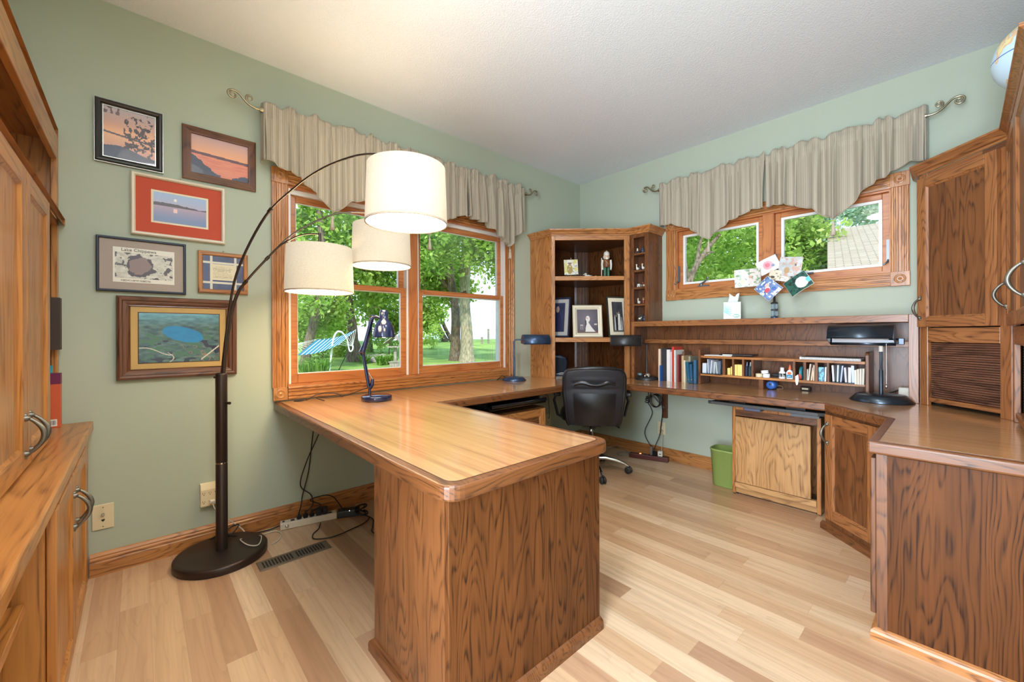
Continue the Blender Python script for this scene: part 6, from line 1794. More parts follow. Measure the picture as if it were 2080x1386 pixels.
# cubby figurines
X0f = [(1.855, [('tractor', 0.815), ('owl', 0.862)]), (1.704, [('goose', 0.812), ('duck', 0.839), ('goose2', 0.868)]), (1.553, [('cow', 0.822), ('pup', 0.846), ('hen', 0.874)]), (1.403, [('swan', 0.825), ('rabbit', 0.868)]), (1.2475, [('plaque', 0.838), ('boulder', 0.875)])]
ordn = {1.855: 'highest', 1.704: 'second highest', 1.553: 'middle', 1.403: 'fourth', 1.2475: 'lowest'}
def fig(kind, x, z):
    y = -0.212; lv_ = ordn[z]; z += 0.0006
    nm = {'tractor': 'red toy tractor with pale driver', 'owl': 'dark blue owl figurine', 'goose': 'white goose figurine at the left', 'duck': 'small dark duck figurine between two geese', 'goose2': 'white goose figurine at the right',
          'cow': 'spotted cow figurine', 'pup': 'small grey puppy figurine', 'hen': 'pale hen figurine', 'swan': 'white swan figurine', 'rabbit': 'red-coated rabbit figurine', 'plaque': 'small cow picture plaque', 'boulder': 'dark bear figurine'}[kind]
    t = thing({'tractor': 'toy_tractor', 'plaque': 'picture_plaque'}.get(kind, {'goose2': 'goose', 'boulder': 'bear', 'pup': 'puppy'}.get(kind, kind) + '_figurine'), nm + ' in the ' + lv_ + ' cubby of the column shelf', 'figurine', (x, y, z), 0, 'cubby figurines')
    if kind == 'tractor':
        put('hull', MB().box(x - 0.018, x + 0.018, y - 0.012, y + 0.012, z + 0.008, z + 0.022), rd, t, bevel=0.003)
        for dx, r in ((-0.012, 0.008), (0.012, 0.011)): put('wheel', MB().lathe([(r, -0.015), (r, 0.015)], 14, (x + dx, y, z + r), axis='y'), dk, t)
        put('driver', MB().ball((x - 0.004, y, z + 0.030), 0.008, 10, 8, (1, 1, 1.2)).ball((x - 0.004, y, z + 0.043), 0.006, 10, 8), wh, t)
    elif kind == 'owl':
        put('body', MB().ball((x, y, z + 0.017), 0.014, 12, 10, (1, 0.9, 1.2)), bl, t); put('head', MB().ball((x, y, z + 0.036), 0.011, 12, 8).ball((x - 0.005, y - 0.009, z + 0.038), 0.003, 6, 5).ball((x + 0.005, y - 0.009, z + 0.038), 0.003, 6, 5), bl, t)
    elif kind in ('goose', 'goose2'): bird(z, t, x, y, 0.95, wh, wh)
    elif kind == 'duck': bird(z, t, x, y, 0.62, dk, bl)
    elif kind == 'swan': bird(z, t, x, y, 0.9, wh, wh)
    elif kind == 'hen': bird(z, t, x, y, 0.75, mat('figurine_cream', S(210, 196, 168), 0.5), rd)
    elif kind in ('cow', 'pup'):
        s = 1.0 if kind == 'cow' else 0.7; m = wh if kind == 'cow' else mat('figurine_grey', S(130, 126, 122), 0.5)
        put('body', MB().ball((x, y, z + 0.020 * s), 0.012 * s, 12, 8, (1.35, 0.9, 0.9)), m, t)
        for dx in (-0.010, 0.010):
            for dy in (-0.006, 0.006): put('leg', MB().tube([(x + dx * s, y + dy * s, z + 0.014 * s), (x + dx * s, y + dy * s, z)], 0.0034 * s, 7), m, t)
        put('head', MB().ball((x - 0.016 * s, y - 0.002, z + 0.031 * s), 0.0075 * s, 10, 8, (1.1, 0.9, 1)).ball((x - 0.016 * s, y - 0.007 * s, z + 0.038 * s), 0.003 * s, 6, 5).ball((x - 0.016 * s, y + 0.005 * s, z + 0.038 * s), 0.003 * s, 6, 5), dk if kind == 'cow' else m, t)
    elif kind == 'rabbit':
        put('body', MB().ball((x, y, z + 0.014), 0.011, 12, 8, (1, 0.9, 1.25)), rd, t); put('head', MB().ball((x, y, z + 0.034), 0.0085, 10, 8).tube([(x - 0.004, y, z + 0.04), (x - 0.006, y, z + 0.055)], [0.003, 0.002], 6).tube([(x + 0.004, y, z + 0.04), (x + 0.006, y, z + 0.055)], [0.003, 0.002], 6), tn, t)
    elif kind == 'plaque':
        put('board', MB().prism([(y - 0.006, z), (y, z), (y + 0.016, z + 0.062), (y + 0.010, z + 0.062)], x - 0.026, x + 0.02, axis='x'), mat('plaque_dark', S(60, 52, 46), 0.5), t)
        put('cow_shape', MB().ball((x - 0.005, y - 0.004, z + 0.024), 0.009, 10, 8, (1.4, 0.25, 0.9)).ball((x + 0.010, y - 0.003, z + 0.034), 0.005, 8, 6, (1, 0.4, 1)), wh, t)
    else:
        put('body', MB().ball((x, y, z + 0.018), 0.014, 12, 10, (0.9, 0.9, 1.25)), bl, t); put('head', MB().ball((x, y, z + 0.040), 0.011, 12, 8).ball((x - 0.008, y, z + 0.050), 0.004, 6, 5).ball((x + 0.008, y, z + 0.050), 0.004, 6, 5), dk, t)
for z, items in X0f:
    for k, x in items: fig(k, x, z)
# phone dock and notebook computer at the bottom of the corner shelf
md = thing('speaker_dock', 'dark blue rounded computer speaker inside the bottom of the corner bookshelf', 'speaker', tuple(CSH(0.09, 0.26, ZT + .0008)), rzF)
put('cabinet', MB().prism([(-0.075, 0.0), (0.055, 0.0), (0.075, 0.13), (0.062, 0.175), (0.01, 0.20), (-0.075, 0.20)], -0.05, 0.05, axis='y'), mat('speaker_blue', S(44, 56, 74), 0.45), md, world=False, bevel=0.02, seg=3)
put('grille', MB().prism([(-0.065, 0.02), (0.045, 0.02), (0.062, 0.13), (0.05, 0.17), (-0.065, 0.18)], -0.053, -0.051, axis='y'), mat('speaker_cloth', S(30, 38, 50), 0.9, bump=0.4, bscale=900), md, world=False)
lt = thing('laptop', 'closed silver and black notebook computer lying at the bottom of the corner bookshelf', 'laptop', tuple(CSH(0.16, 0.12, ZT + .0008)), rzF)
put('base', MB().box(-0.12, 0.16, -0.075, 0.08, 0.0, 0.012), mat('laptop_silver', S(150, 146, 140), 0.35, 0.6), lt, world=False, bevel=0.003)
put('lid', MB().box(-0.12, 0.16, -0.075, 0.08, 0.0125, 0.022), mat('laptop_dark', S(40, 44, 54), 0.3), lt, world=False, bevel=0.003)
cord('power_cable', 'thin white cable curled over the closed notebook computer', [tuple(CSH(0.05, 0.09, ZT + 0.03)), tuple(CSH(0.10, 0.06, ZT + 0.045)), tuple(CSH(0.13, 0.06, ZT + 0.032)), tuple(CSH(0.12, 0.09, ZT + 0.028)), tuple(CSH(0.07, 0.10, ZT + 0.028))], r=0.0026, m=mat('white_cord', S(210, 212, 214), 0.4))

# ------------------------------------------------------------------ row of books and binders on the back run
BK = [('peach spined thin folder', 1.020, 1.038, 1.006, (232, 206, 180), -0.235), ('black ring binder stuffed with papers', 1.041, 1.090, 1.012, (46, 48, 54), -0.225), ('white thick paperback', 1.093, 1.121, 1.002, (228, 226, 222), -0.232), ('pale magazine with grey lettering', 1.123, 1.136, 0.985, (206, 196, 198), -0.228), ('tall red book', 1.138, 1.156, 1.027, (206, 62, 50), -0.232), ('white slim book beside the red one', 1.158, 1.170, 1.000, (222, 226, 220), -0.232),
      ('maroon slim book', 1.176, 1.190, 0.962, (134, 60, 58), -0.220), ('brown worn book', 1.192, 1.212, 0.985, (112, 78, 56), -0.16), ('tan sheaf of stapled pages', 1.214, 1.232, 0.955, (190, 162, 122), -0.218), ('cream pamphlet', 1.234, 1.248, 0.918, (220, 208, 184), -0.224), ('grey green booklet', 1.250, 1.266, 0.95, (150, 146, 126), -0.17), ('mint booklet', 1.268, 1.280, 0.905, (196, 214, 206), -0.232)]
for (lab, x0, x1, zt_, col, yf) in BK:
    book('book', lab + ' in the row of books beside the organizer', x0, x1, yf, yf + 0.155 if yf < -0.17 else -0.02, ZT + .0008, zt_, col, 'books in the row on the back run', spine='y0')
bb = book('book', 'small bright blue booklet standing in front of the black ring binder', 1.044, 1.056, -0.262, -0.228, ZT + .0008, 0.868, (40, 88, 160), 'books in the row on the back run', spine='y0')
for k, (x0, w, zt_, ln, lab, col) in enumerate(((1.276, 0.026, 0.905, -0.10, 'teal ring binder leaning left', (38, 92, 118)), (1.302, 0.020, 0.890, -0.06, 'small teal blue binder', (44, 84, 116)), (1.326, 0.021, 0.925, 0.0, 'taller steel blue binder against the organizer', (58, 98, 128)))):
    t = thing('binder', lab + ' at the end of the row of books', 'binder', (x0, -0.25, ZT + .0008), 0, 'blue binders')
    h = zt_ - ZT
    mb = MB(); mb.x = Matrix.Translation((x0, 0, ZT + .0008)) @ Matrix.Rotation(ln, 4, 'Y')
    mb.box(0, w, -0.255, -0.08, 0.0006 + abs(ln) * w, h); put('cover', mb, mat('binder_%d' % k, S(*col), 0.35, coat=0.2), t, bevel=0.003)
    mb = MB(); mb.x = Matrix.Translation((x0, 0, ZT + .0008)) @ Matrix.Rotation(ln, 4, 'Y')
    mb.lathe([(0.006, 0), (0.006, 0.0012), (0.0, 0.0012)], 12, (w / 2, -0.2552, 0.03), axis='y'); put('finger_ring', mb, M_pewter, t)

# ------------------------------------------------------------------ pigeonhole organizer
OX0, OX1, OY0, OY1 = 1.352, 2.386, -0.228, -0.05
og = thing('desk_organizer', 'long oak pigeonhole desk organizer standing against the hutch back', 'desk organizer', (1.87, -0.13, ZT))
for x in (OX0, OX1 - 0.019):
    put('side', MB().prism([(OY0, ZT + .001), (OY1, ZT + .001), (OY1, 1.02), (OY0 + 0.02, 1.02), (OY0 + 0.006, 1.013), (OY0, 1.0)], x, x + 0.019, axis='x'), wood('cab', 'z'), og, bevel=0.003)
put('top_shelf', MB().box(OX0 + 0.019, OX1 - 0.019, OY0 + 0.004, OY1, 0.944, 0.962), wood('trim', 'x'), og, bevel=0.002)
put('bottom_shelf', MB().box(OX0 + 0.019, OX1 - 0.019, OY0, OY1, 0.805, 0.821), wood('trim', 'x'), og, bevel=0.002)
for (a, b) in ((1.535, 1.553), (1.603, 1.617), (1.672, 1.686), (1.733, 1.748), (1.990, 2.004), (2.051, 2.065), (2.113, 2.128), (2.177, 2.189)):
    put('divider', MB().box(a, b, OY0 + 0.006, OY1, 0.8212, 0.9438), wood('cab', 'z'), og)
put('center_leg', MB().box(1.782, 1.811, OY0 + 0.004, OY1, ZT + .001, 0.8048), wood('cab', 'z'), og)
M_wire = mat('black_wire', S(30, 30, 34), 0.4)
def upright(name, label, cat, x, w, h, lean, col, z=0.8215, y0=-0.215, y1=-0.085, group=None, extra=None):
    t = thing(name, label, cat, (x, (y0 + y1) / 2, z), 0, group)
    mb = MB(); mb.x = Matrix.Translation((x, 0, z)) @ Matrix.Rotation(lean, 4, 'Y'); mb.box(0, w, y0, y1, 0.0005 + abs(lean) * w, h)
    put('sheet', mb, mat('paper_%d_%d_%d' % col, S(*col), 0.7), t)
    if extra:
        mb = MB(); mb.x = Matrix.Translation((x, 0, z)) @ Matrix.Rotation(lean, 4, 'Y'); mb.box(-0.0004, w + 0.0004, y0 - 0.0006, y0 + 0.05, h * 0.55, h * 0.9)
        put('stripe', mb, mat('paper_%d_%d_%d' % extra, S(*extra), 0.7), t)
    return t
def wire_rack(label, x0, x1):
    t = thing('letter_rack', label, 'letter rack', ((x0 + x1) / 2, -0.15, 0.8212))
    put('tray', MB().box(x0, x1, -0.245, -0.075, 0.8214, 0.8245), M_wire, t)
    for x in (x0 + 0.002, x1 - 0.002):
        put('wire', MB().tube([(x, -0.245, 0.824), (x, -0.245, 0.86), (x, -0.22, 0.895), (x, -0.09, 0.90), (x, -0.077, 0.824)], 0.002, 6), M_wire, t)
wire_rack('black wire letter rack in the first cubby of the organizer', 1.378, 1.531)
wire_rack('black wire letter rack in the widest end cubby of the organizer', 2.196, 2.325)
EG = 'letters in the organizer'
for (x, w, h, ln, col, lab) in ((1.381, 0.030, 0.078, 0.02, (206, 214, 222), 'stack of letters beside the organizer side board'), (1.424, 0.006, 0.110, -0.05, (196, 206, 220), 'tall pale blue envelope near the left of the first rack'), (1.440, 0.006, 0.104, 0.10, (226, 230, 236), 'white envelope leaning right in the first rack'), (1.466, 0.005, 0.092, 0.06, (222, 226, 230), 'white card at the centre of the first rack'), (1.490, 0.005, 0.092, -0.10, (214, 224, 222), 'pale green card leaning left in the first rack'), (1.506, 0.014, 0.100, -0.02, (98, 108, 130), 'slate blue packet at the end of the first rack')):
    upright('letter', lab, 'letter', x, w, h, ln, col, z=0.8248, group=EG)
sn = 'yellow sticky note blocks'
for (x, w, h, y0, lab) in ((1.562, 0.020, 0.052, -0.20, 'shorter yellow sticky note block in the narrow second cubby'), (1.583, 0.018, 0.064, -0.19, 'taller yellow sticky note block in the narrow second cubby'), (1.6185, 0.017, 0.082, -0.215, 'yellow sticky note block at the left of the third cubby'), (1.6365, 0.016, 0.082, -0.21, 'yellow sticky note block in the centre of the third cubby'), (1.6535, 0.017, 0.082, -0.213, 'yellow sticky note block at the right of the third cubby')):
    o = put('sticky_notes', MB().box(x, x + w, y0, -0.10, 0.8214, 0.8214 + h), mat('sticky_yellow', S(238, 214, 126), 0.7), bevel=0.001)
    tag(o, lab, 'sticky notes', sn)
for k, (x, col, lab) in enumerate(((1.689, (34, 38, 60), 'dark blue glasses case at the left of the fourth cubby'), (1.711, (30, 60, 66), 'dark green pocket case at the right of the fourth cubby'))):
    t = thing('pocket_case', lab, 'case', (x, -0.15, 0.8214))
    put('pouch', MB().prism([(-0.215, 0.8214), (-0.10, 0.8214), (-0.10, 0.90), (-0.15, 0.915), (-0.20, 0.905), (-0.215, 0.88)], x, x + 0.018, axis='x'), mat('pouch_%d' % k, S(*col), 0.5), t, bevel=0.004)
    put('pen', MB().tube([(x + 0.009, -0.205, 0.86), (x + 0.011, -0.20, 0.925)], 0.003, 7), mat('pen_%d' % k, S(150, 150, 190) if k == 0 else S(180, 200, 200), 0.3), t)
def jar(name, label, cat, x, y, prof, cols, z=0.8213, tilt=0):
    t = thing(name, label, cat, (x, y, z))
    for nm, pf, c in zip([c[0] for c in cols], prof, [c[1] for c in cols]):
        mb = MB()
        if tilt: mb.x = Matrix.Translation((x, y, z)) @ Matrix.Rotation(tilt, 4, 'Y'); mb.lathe(pf, 22)
        else: mb.lathe(pf, 22, (x, y, z))
        put(nm, mb, c, t)
    return t
M_cr = mat('cream_plastic', S(222, 206, 170), 0.4); M_wp = mat('glue_white', S(236, 236, 234), 0.4); M_or = mat('glue_orange', S(226, 112, 70), 0.4); M_tl = mat('teal_label', S(30, 132, 168), 0.5)
jar('tape_roll', 'cream tape roll lying flat in the long middle cubby', 'tape', 1.775, -0.19, [[(0.0215, 0.0), (0.0215, 0.024), (0.012, 0.0245), (0.012, 0.0)]], [('roll', M_cr)])
jar('tape_roll', 'white tape roll lying flat in the long middle cubby', 'tape', 1.822, -0.19, [[(0.0225, 0.0), (0.0225, 0.026), (0.012, 0.0265), (0.012, 0.0)]], [('roll', M_wp)])
t = jar('tape_roll', 'white tape roll leaning on top of the other white roll', 'tape', 1.812, -0.185, [[(0.0235, 0.0), (0.0235, 0.022), (0.012, 0.0225), (0.012, 0.0)]], [('roll', M_wp)], z=0.8486, tilt=-0.12)
t = thing('stapler', 'small dark stapler behind the tape rolls in the middle cubby', 'stapler', (1.87, -0.13, 0.8213))
put('base', MB().box(1.835, 1.905, -0.14, -0.12, 0.8214, 0.828), M_black, t); put('arm', MB().prism([(1.84, 0.8285), (1.90, 0.8285), (1.898, 0.845), (1.86, 0.85), (1.84, 0.845)], -0.139, -0.121, axis='y'), M_black, t, bevel=0.003)
jar('correction_bottle', 'small white bottle with white cap beside the glue bottle', 'bottle', 1.921, -0.195, [[(0.019, 0.0), (0.020, 0.004), (0.020, 0.044), (0.012, 0.052)], [(0.0115, 0.052), (0.0115, 0.076), (0.0, 0.077)], [(0.0203, 0.012), (0.0203, 0.036), (0.0203, 0.012)]], [('bottle', M_wp), ('cap', M_wp), ('label', mat('grey_label', S(206, 208, 206), 0.5))])
gl = thing('glue_bottle', 'white glue bottle with orange cap and blue label in the organizer', 'bottle', (1.968, -0.195, 0.8213))
put('bottle', MB().prism([(1.947, 0.8214), (1.987, 0.8214), (1.987, 0.868), (1.978, 0.880), (1.973, 0.886), (1.961, 0.886), (1.956, 0.880), (1.947, 0.868)], -0.21, -0.18, axis='y'), M_wp, gl, bevel=0.006, seg=2)
put('cap', MB().lathe([(0.009, 0.886), (0.009, 0.893), (0.006, 0.905), (0.003, 0.920), (0.0, 0.921)], 16, (1.967, -0.195, 0)), M_or, gl)
put('label', MB().box(1.950, 1.984, -0.2108, -0.2104, 0.830, 0.852), M_tl, gl)
text('label_lettering', 'glue', 0.012, M_wp, gl, facing((1.967, -0.2110, 0.841), 0, -1))
put('label_seal', MB().lathe([(0.009, 0), (0.009, 0.0004), (0.0, 0.0004)], 20, (1.967, -0.2104, 0.862), axis='y', sx=1.4), M_or, gl)
bxx = put('card_box', MB().box(1.905, 1.955, -0.14, -0.06, 0.8214, 0.862), mat('teal_card', S(60, 124, 138), 0.5)); tag(bxx, 'teal card box behind the small white bottle and glue', 'box')
sh = thing('sticker_roll', 'round red and teal sticker reel with a paper tail hanging from the organizer', 'tape', (2.03, -0.18, 0.8213))
put('reel', MB().lathe([(0.044, -0.008), (0.044, 0.008), (0.030, 0.0085), (0.030, -0.0085), (0.044, -0.008)], 28, (2.030, -0.16, 0.866), axis='x'), mat('reel_teal', S(46, 122, 132), 0.4), sh)
put('hub', MB().ball((2.026, -0.19, 0.848), 0.02, 12, 8, (0.5, 0.8, 1.3)), mat('reel_red', S(206, 88, 74), 0.4), sh)
put('tail', MB().prism([(2.006, 0.845), (2.022, 0.86), (2.026, 0.83), (2.020, 0.79), (2.012, 0.785), (2.006, 0.81)], -0.2305, -0.2295, axis='y'), M_wp, sh)
for (x, w, h, ln, col, lab) in ((2.067, 0.006, 0.075, 0.02, (196, 204, 190), 'pale green pad at the left of the envelope cubby'), (2.073, 0.007, 0.112, 0.10, (226, 204, 196), 'pink notepad leaning right in the envelope cubby'), (2.088, 0.008, 0.088, 0.12, (224, 204, 168), 'tan pad leaning right in the envelope cubby'), (2.101, 0.007, 0.104, 0.02, (222, 198, 176), 'peach pad at the right of the envelope cubby')):
    upright('notepad', lab, 'notepad', x, w, h, ln, col, group='notepads in the organizer')
tb = thing('greeting_card', 'teal and blue patterned card standing in the cubby left of the end rack', 'card', (2.15, -0.18, 0.8213))
painted('card', lambda u, v: np.where((fbm(u, v, 5, 4) > 0.5)[..., None], np.array((130, 200, 206.)), np.array((84, 120, 150.))), 30, 60, lambda u, v: (2.130 + 0.030 * u, -0.205, 0.8215 + 0.092 * v), 'photo_paper', tb, 0.4)
put('card_back', MB().box(2.130, 2.160, -0.2045, -0.11, 0.8214, 0.9135), mat('card_blue', S(96, 120, 150), 0.6), tb)
upright('letter', 'white folded sheet beside the teal patterned card', 'letter', 2.163, 0.008, 0.095, 0.03, (228, 228, 224), group=EG)
for k, (x, w, h, ln, col) in enumerate(((2.205, 0.010, 0.105, -0.05, (216, 214, 212)), (2.226, 0.008, 0.108, 0.03, (210, 220, 232)), (2.243, 0.007, 0.106, 0.09, (190, 204, 226)), (2.268, 0.010, 0.094, -0.06, (212, 208, 210)), (2.284, 0.014, 0.096, 0.0, (222, 224, 232)), (2.302, 0.014, 0.108, -0.04, (206, 214, 230)))):
    upright('letter', ('grey-white', 'pale blue', 'leaning sky blue', 'short greyish', 'broad white', 'tall bluish')[k] + ' envelope in the end rack of the organizer', 'letter', x, w, h, ln, col, z=0.8248, group=EG)
for k in range(4):
    upright('notepad', ('first', 'second', 'third', 'last')[k] + ' cream index-card bundle counting from the end rack to the organizer side', 'index cards', 2.322 + k * 0.0112, 0.010, (0.088, 0.094, 0.097, 0.099)[k], 0.015 * (k - 1.5), (226 - 6 * k, 218 - 6 * k, 200 - 4 * k), y0=-0.262, y1=-0.13, group='index cards in the organizer')
def flat(name, label, cat, x0, x1, y0, y1, z, h, col, rz=0.0, bev=0.001):
    t = thing(name, label, cat, ((x0 + x1) / 2, (y0 + y1) / 2, z), rz)
    w, d = (x1 - x0) / 2, (y1 - y0) / 2
    put('cover', MB().box(-w, w, -d, d, 0.0004, h), mat('flat_%d_%d_%d' % col, S(*col), 0.5), t, world=False, bevel=bev)
    return t
flat('notebook', 'thin white notebook lying at the left end on top of the organizer', 'notebook', 1.40, 1.60, -0.225, -0.07, 0.9623, 0.007, (222, 220, 216))
b_ = flat('notebook', 'black folder with a white label lying on top of the organizer', 'notebook', 1.51, 1.74, -0.222, -0.09, 0.9698, 0.010, (36, 38, 44))
put('label', MB().box(-0.09, -0.02, -0.0664, -0.0661, 0.002, 0.008), M_wp, b_, world=False)
sp = thing('spiral_notebook', 'large spiral notebook with black cover lying on the right end of the organizer', 'notebook', (2.20, -0.16, 0.9623), -0.02)
put('pages', MB().box(-0.165, 0.15, -0.085, 0.10, 0.0005, 0.016), M_wp, sp, world=False)
put('cover', MB().box(-0.16, 0.165, -0.08, 0.105, 0.0163, 0.0195), mat('notebook_black', S(34, 34, 36), 0.45), sp, world=False)
mb = MB()
for i in range(46):
    x = -0.150 + i * 0.0066
    mb.tube([(x, -0.088 + 0.008 * math.cos(a), 0.010 + 0.0095 * math.sin(a)) for a in [k * PI / 4 for k in range(8)]], 0.0009, 4, closed=True)
put('spiral', mb, M_silver, sp, world=False)
cl = thing('binder_clip', 'small open binder clip at the end of the spiral notebook', 'clip', (2.045, -0.23, 0.9623))
put('jaw', MB().prism([(2.035, 0.9626), (2.055, 0.9626), (2.049, 0.976), (2.041, 0.976)], -0.228, -0.205, axis='y'), M_ink, cl)
put('lever', MB().tube([(2.044, -0.222, 0.976), (2.028, -0.222, 0.99), (2.022, -0.216, 0.995), (2.028, -0.21, 0.99), (2.044, -0.21, 0.976)], 0.0012, 5), M_chrome, cl)
shp = thing('pencil_sharpener', 'blue round pencil sharpener with a cord under the organizer', 'pencil sharpener', (1.845, -0.17, ZT))
put('case', MB().lathe([(0.0, -0.038), (0.024, -0.038), (0.030, -0.034), (0.031, -0.02), (0.029, 0.03), (0.022, 0.036), (0.0, 0.036)], 26, (1.85, -0.165, ZT + 0.0325), axis='y'), mat('sharpener_blue', S(52, 104, 186), 0.35), shp)
put('pencil_hole', MB().lathe([(0.0115, 0.0), (0.0115, 0.0015), (0.006, 0.0018)], 18, (1.848, -0.2045, ZT + 0.042), axis='y'), mat('hole_ring', S(70, 110, 170), 0.4), shp)
put('hole', MB().lathe([(0.0062, 0.0), (0.0062, 0.0025), (0.0, 0.0025)], 16, (1.848, -0.2042, ZT + 0.042), axis='y'), M_ink, shp)
put('cord', MB().tube(smooth_path([(1.878, -0.15, ZT + 0.03), (1.905, -0.14, ZT + 0.025), (1.91, -0.15, ZT + 0.008), (1.88, -0.16, ZT + 0.005), (1.895, -0.12, ZT + 0.005)], 6), 0.0028, 6), mat('tan_cord', S(150, 120, 92), 0.5), shp)
mg = thing('memo_holder', 'small dark clip box on the desk behind the organizer leg', 'holder', (2.03, -0.07, ZT))
put('box', MB().box(2.00, 2.06, -0.085, -0.06, ZT + .001, ZT + 0.028), M_ink, mg, bevel=0.003)
put('slip', MB().box(2.012, 2.048, -0.0858, -0.0852, ZT + 0.008, ZT + 0.02), M_cr, mg)

# ------------------------------------------------------------------ tissue box and photo clip vase on the hutch top
tx = thing('tissue_box', 'cube tissue box with teal leaf print and a white tissue on the hutch', 'tissue box', (1.588, -0.165, HT), 0.28)
def tissue_paint(u, v):
    c = lerp((226, 220, 200), (204, 218, 208), fbm(u, v, 4, 2))
    for k in range(9):
        a = -0.5 + k * 0.24; du = u + 0.02; dv = v - 0.42
        p = du * np.cos(a) + dv * np.sin(a); q = -du * np.sin(a) + dv * np.cos(a)
        leaf = (p > 0.03) & (p < 0.62) & (np.abs(q - 0.03 * np.sin(p * 5)) < 0.035 * np.sin(np.clip(p / 0.62, 0, 1) * PI))
        c = np.where(leaf[..., None], np.array((60 + 10 * k, 176, 184.)), c)
    sp_ = (fbm(u, v, 10, 7) > 0.66) & (u > 0.55) & (v > 0.6)
    c = np.where(sp_[..., None], np.array((150, 186, 190.)), c)
    lg = np.hypot((u - 0.74) / 0.20, (v - 0.18) / 0.12)
    c = np.where((lg < 1)[..., None], np.array((60, 128, 92.)), c)
    return np.where(((lg < 0.72) & (np.abs(v - 0.18) < 0.035) & ((u * 34) % 1 < 0.7))[..., None], np.array((216, 226, 210.)), c)
hw = 0.057; hb = 0.128
put('carton', MB().box(-hw, hw, -hw, hw, 0.0006, hb), mat('carton_teal', S(72, 168, 176), 0.5), tx, world=False, bevel=0.001)
painted('front_print', tissue_paint, 70, 70, lambda u, v: (-hw + 2 * hw * u, -hw - 0.0005, 0.001 + (hb - 0.002) * v), 'photo_paper', tx, 0.4, world=False)
painted('side_print', lambda u, v: lerp((70, 166, 176), (170, 206, 206), fbm(u, v, 6, 8)), 30, 30, lambda u, v: (hw + 0.0005, -hw + 2 * hw * u, 0.001 + (hb - 0.002) * v), 'photo_paper', tx, 0.4, world=False)
def tis(i, j):
    a = i * 2 * PI; r = 0.032 + 0.012 * j + 0.006 * math.sin(3 * a + 2 * j)
    return (r * math.cos(a) * (1 - 0.25 * j) + 0.01 * j, 0.35 * r * math.sin(a) + 0.006 * math.sin(5 * a) * j, hb + 0.001 + 0.055 * j + 0.014 * j * math.sin(a * 2 + 1))
mb = MB(); mb.grid(tis, 36, 8)
put('tissue', mb, mat('tissue_paper', S(244, 246, 248), 0.9), tx, world=False)
VX, VY = 1.857, -0.13
pv = thing('photo_clip_vase', 'glass block vase with black wire photo clips on the hutch', 'photo holder', (VX, VY, HT))
M_glassy = mat('clear_glass_block', S(190, 214, 236), 0.05, trans=0.85)
put('foot', MB().lathe([(0.024, 0.0008), (0.024, 0.010), (0.018, 0.014)], 20, (VX, VY, HT)), M_navyl, pv)
put('glass_block', MB().lathe([(0.017, 0.0145), (0.0215, 0.020), (0.0215, 0.050), (0.017, 0.056)], 8, (VX, VY, HT), smooth=False), M_glassy, pv)
put('collar', MB().lathe([(0.0225, 0.0565), (0.0225, 0.064)], 20, (VX, VY, HT)), M_ink, pv)
put('glass_block', MB().lathe([(0.017, 0.0645), (0.0215, 0.070), (0.0215, 0.098), (0.017, 0.104)], 8, (VX, VY, HT), smooth=False), M_glassy, pv)
put('collar', MB().lathe([(0.0225, 0.1045), (0.0225, 0.112), (0.008, 0.118), (0.0065, 0.17)], 20, (VX, VY, HT)), M_ink, pv)
def photo(k, pal, fig_cols):
    def fn(u, v):
        c = lerp(pal[0], pal[1], fbm(u, v, 5, 20 + k))
        c = np.where((fbm(u, v, 9, 40 + k) > 0.6)[..., None], np.array(pal[2], float), c)
        for i, (cx, cy, r, col) in enumerate(fig_cols):
            c = np.where((np.hypot((u - cx) / r, (v - cy) / (r * 1.3)) < 1)[..., None], np.array(col, float), c)
        return c
    return fn
PH = [('two people on a lawn', 1.705, 1.545, -0.205, 0.165, 0.128, -0.04, 0.35, ((196, 186, 180), (230, 222, 214), (120, 150, 110)), [(0.3, 0.3, 0.1, (214, 176, 120)), (0.3, 0.5, 0.06, (220, 170, 150)), (0.6, 0.35, 0.1, (226, 196, 190)), (0.6, 0.55, 0.06, (206, 150, 130))]),
      ('pink rose in a white oval', 1.825, 1.630, -0.15, 0.135, 0.10, -0.42, 0.1, ((226, 222, 230), (240, 238, 240), (232, 228, 226)), [(0.5, 0.5, 0.24, (222, 160, 170)), (0.48, 0.52, 0.12, (214, 110, 128)), (0.70, 0.35, 0.08, (110, 130, 170))]),
      ('winter trees', 1.965, 1.600, -0.175, 0.14, 0.13, 0.14, -0.15, ((176, 176, 170), (214, 220, 226), (206, 168, 150)), [(0.4, 0.3, 0.13, (190, 160, 120)), (0.75, 0.6, 0.05, (120, 110, 104))]),
      ('a white flower on dark green leaves', 2.02, 1.475, -0.21, 0.15, 0.11, -0.55, -0.2, ((30, 70, 60), (50, 110, 92), (20, 46, 44)), [(0.66, 0.45, 0.26, (232, 224, 230)), (0.60, 0.55, 0.13, (240, 234, 232)), (0.95, 0.4, 0.12, (100, 206, 220))]),
      ('a child in bright blue', 1.845, 1.455, -0.225, 0.13, 0.12, 0.78, 0.0, ((40, 70, 130), (150, 180, 220), (232, 236, 240)), [(0.55, 0.4, 0.12, (206, 70, 90)), (0.35, 0.6, 0.10, (222, 190, 180)), (0.72, 0.7, 0.10, (40, 90, 170))]),
      ('a folded letter and twigs', 1.90, 1.545, -0.165, 0.13, 0.07, 0.22, 0.1, ((214, 200, 176), (230, 218, 196), (150, 130, 100)), [(0.2, 0.3, 0.1, (90, 70, 60)), (0.85, 0.7, 0.08, (60, 60, 56))])]
wires = []
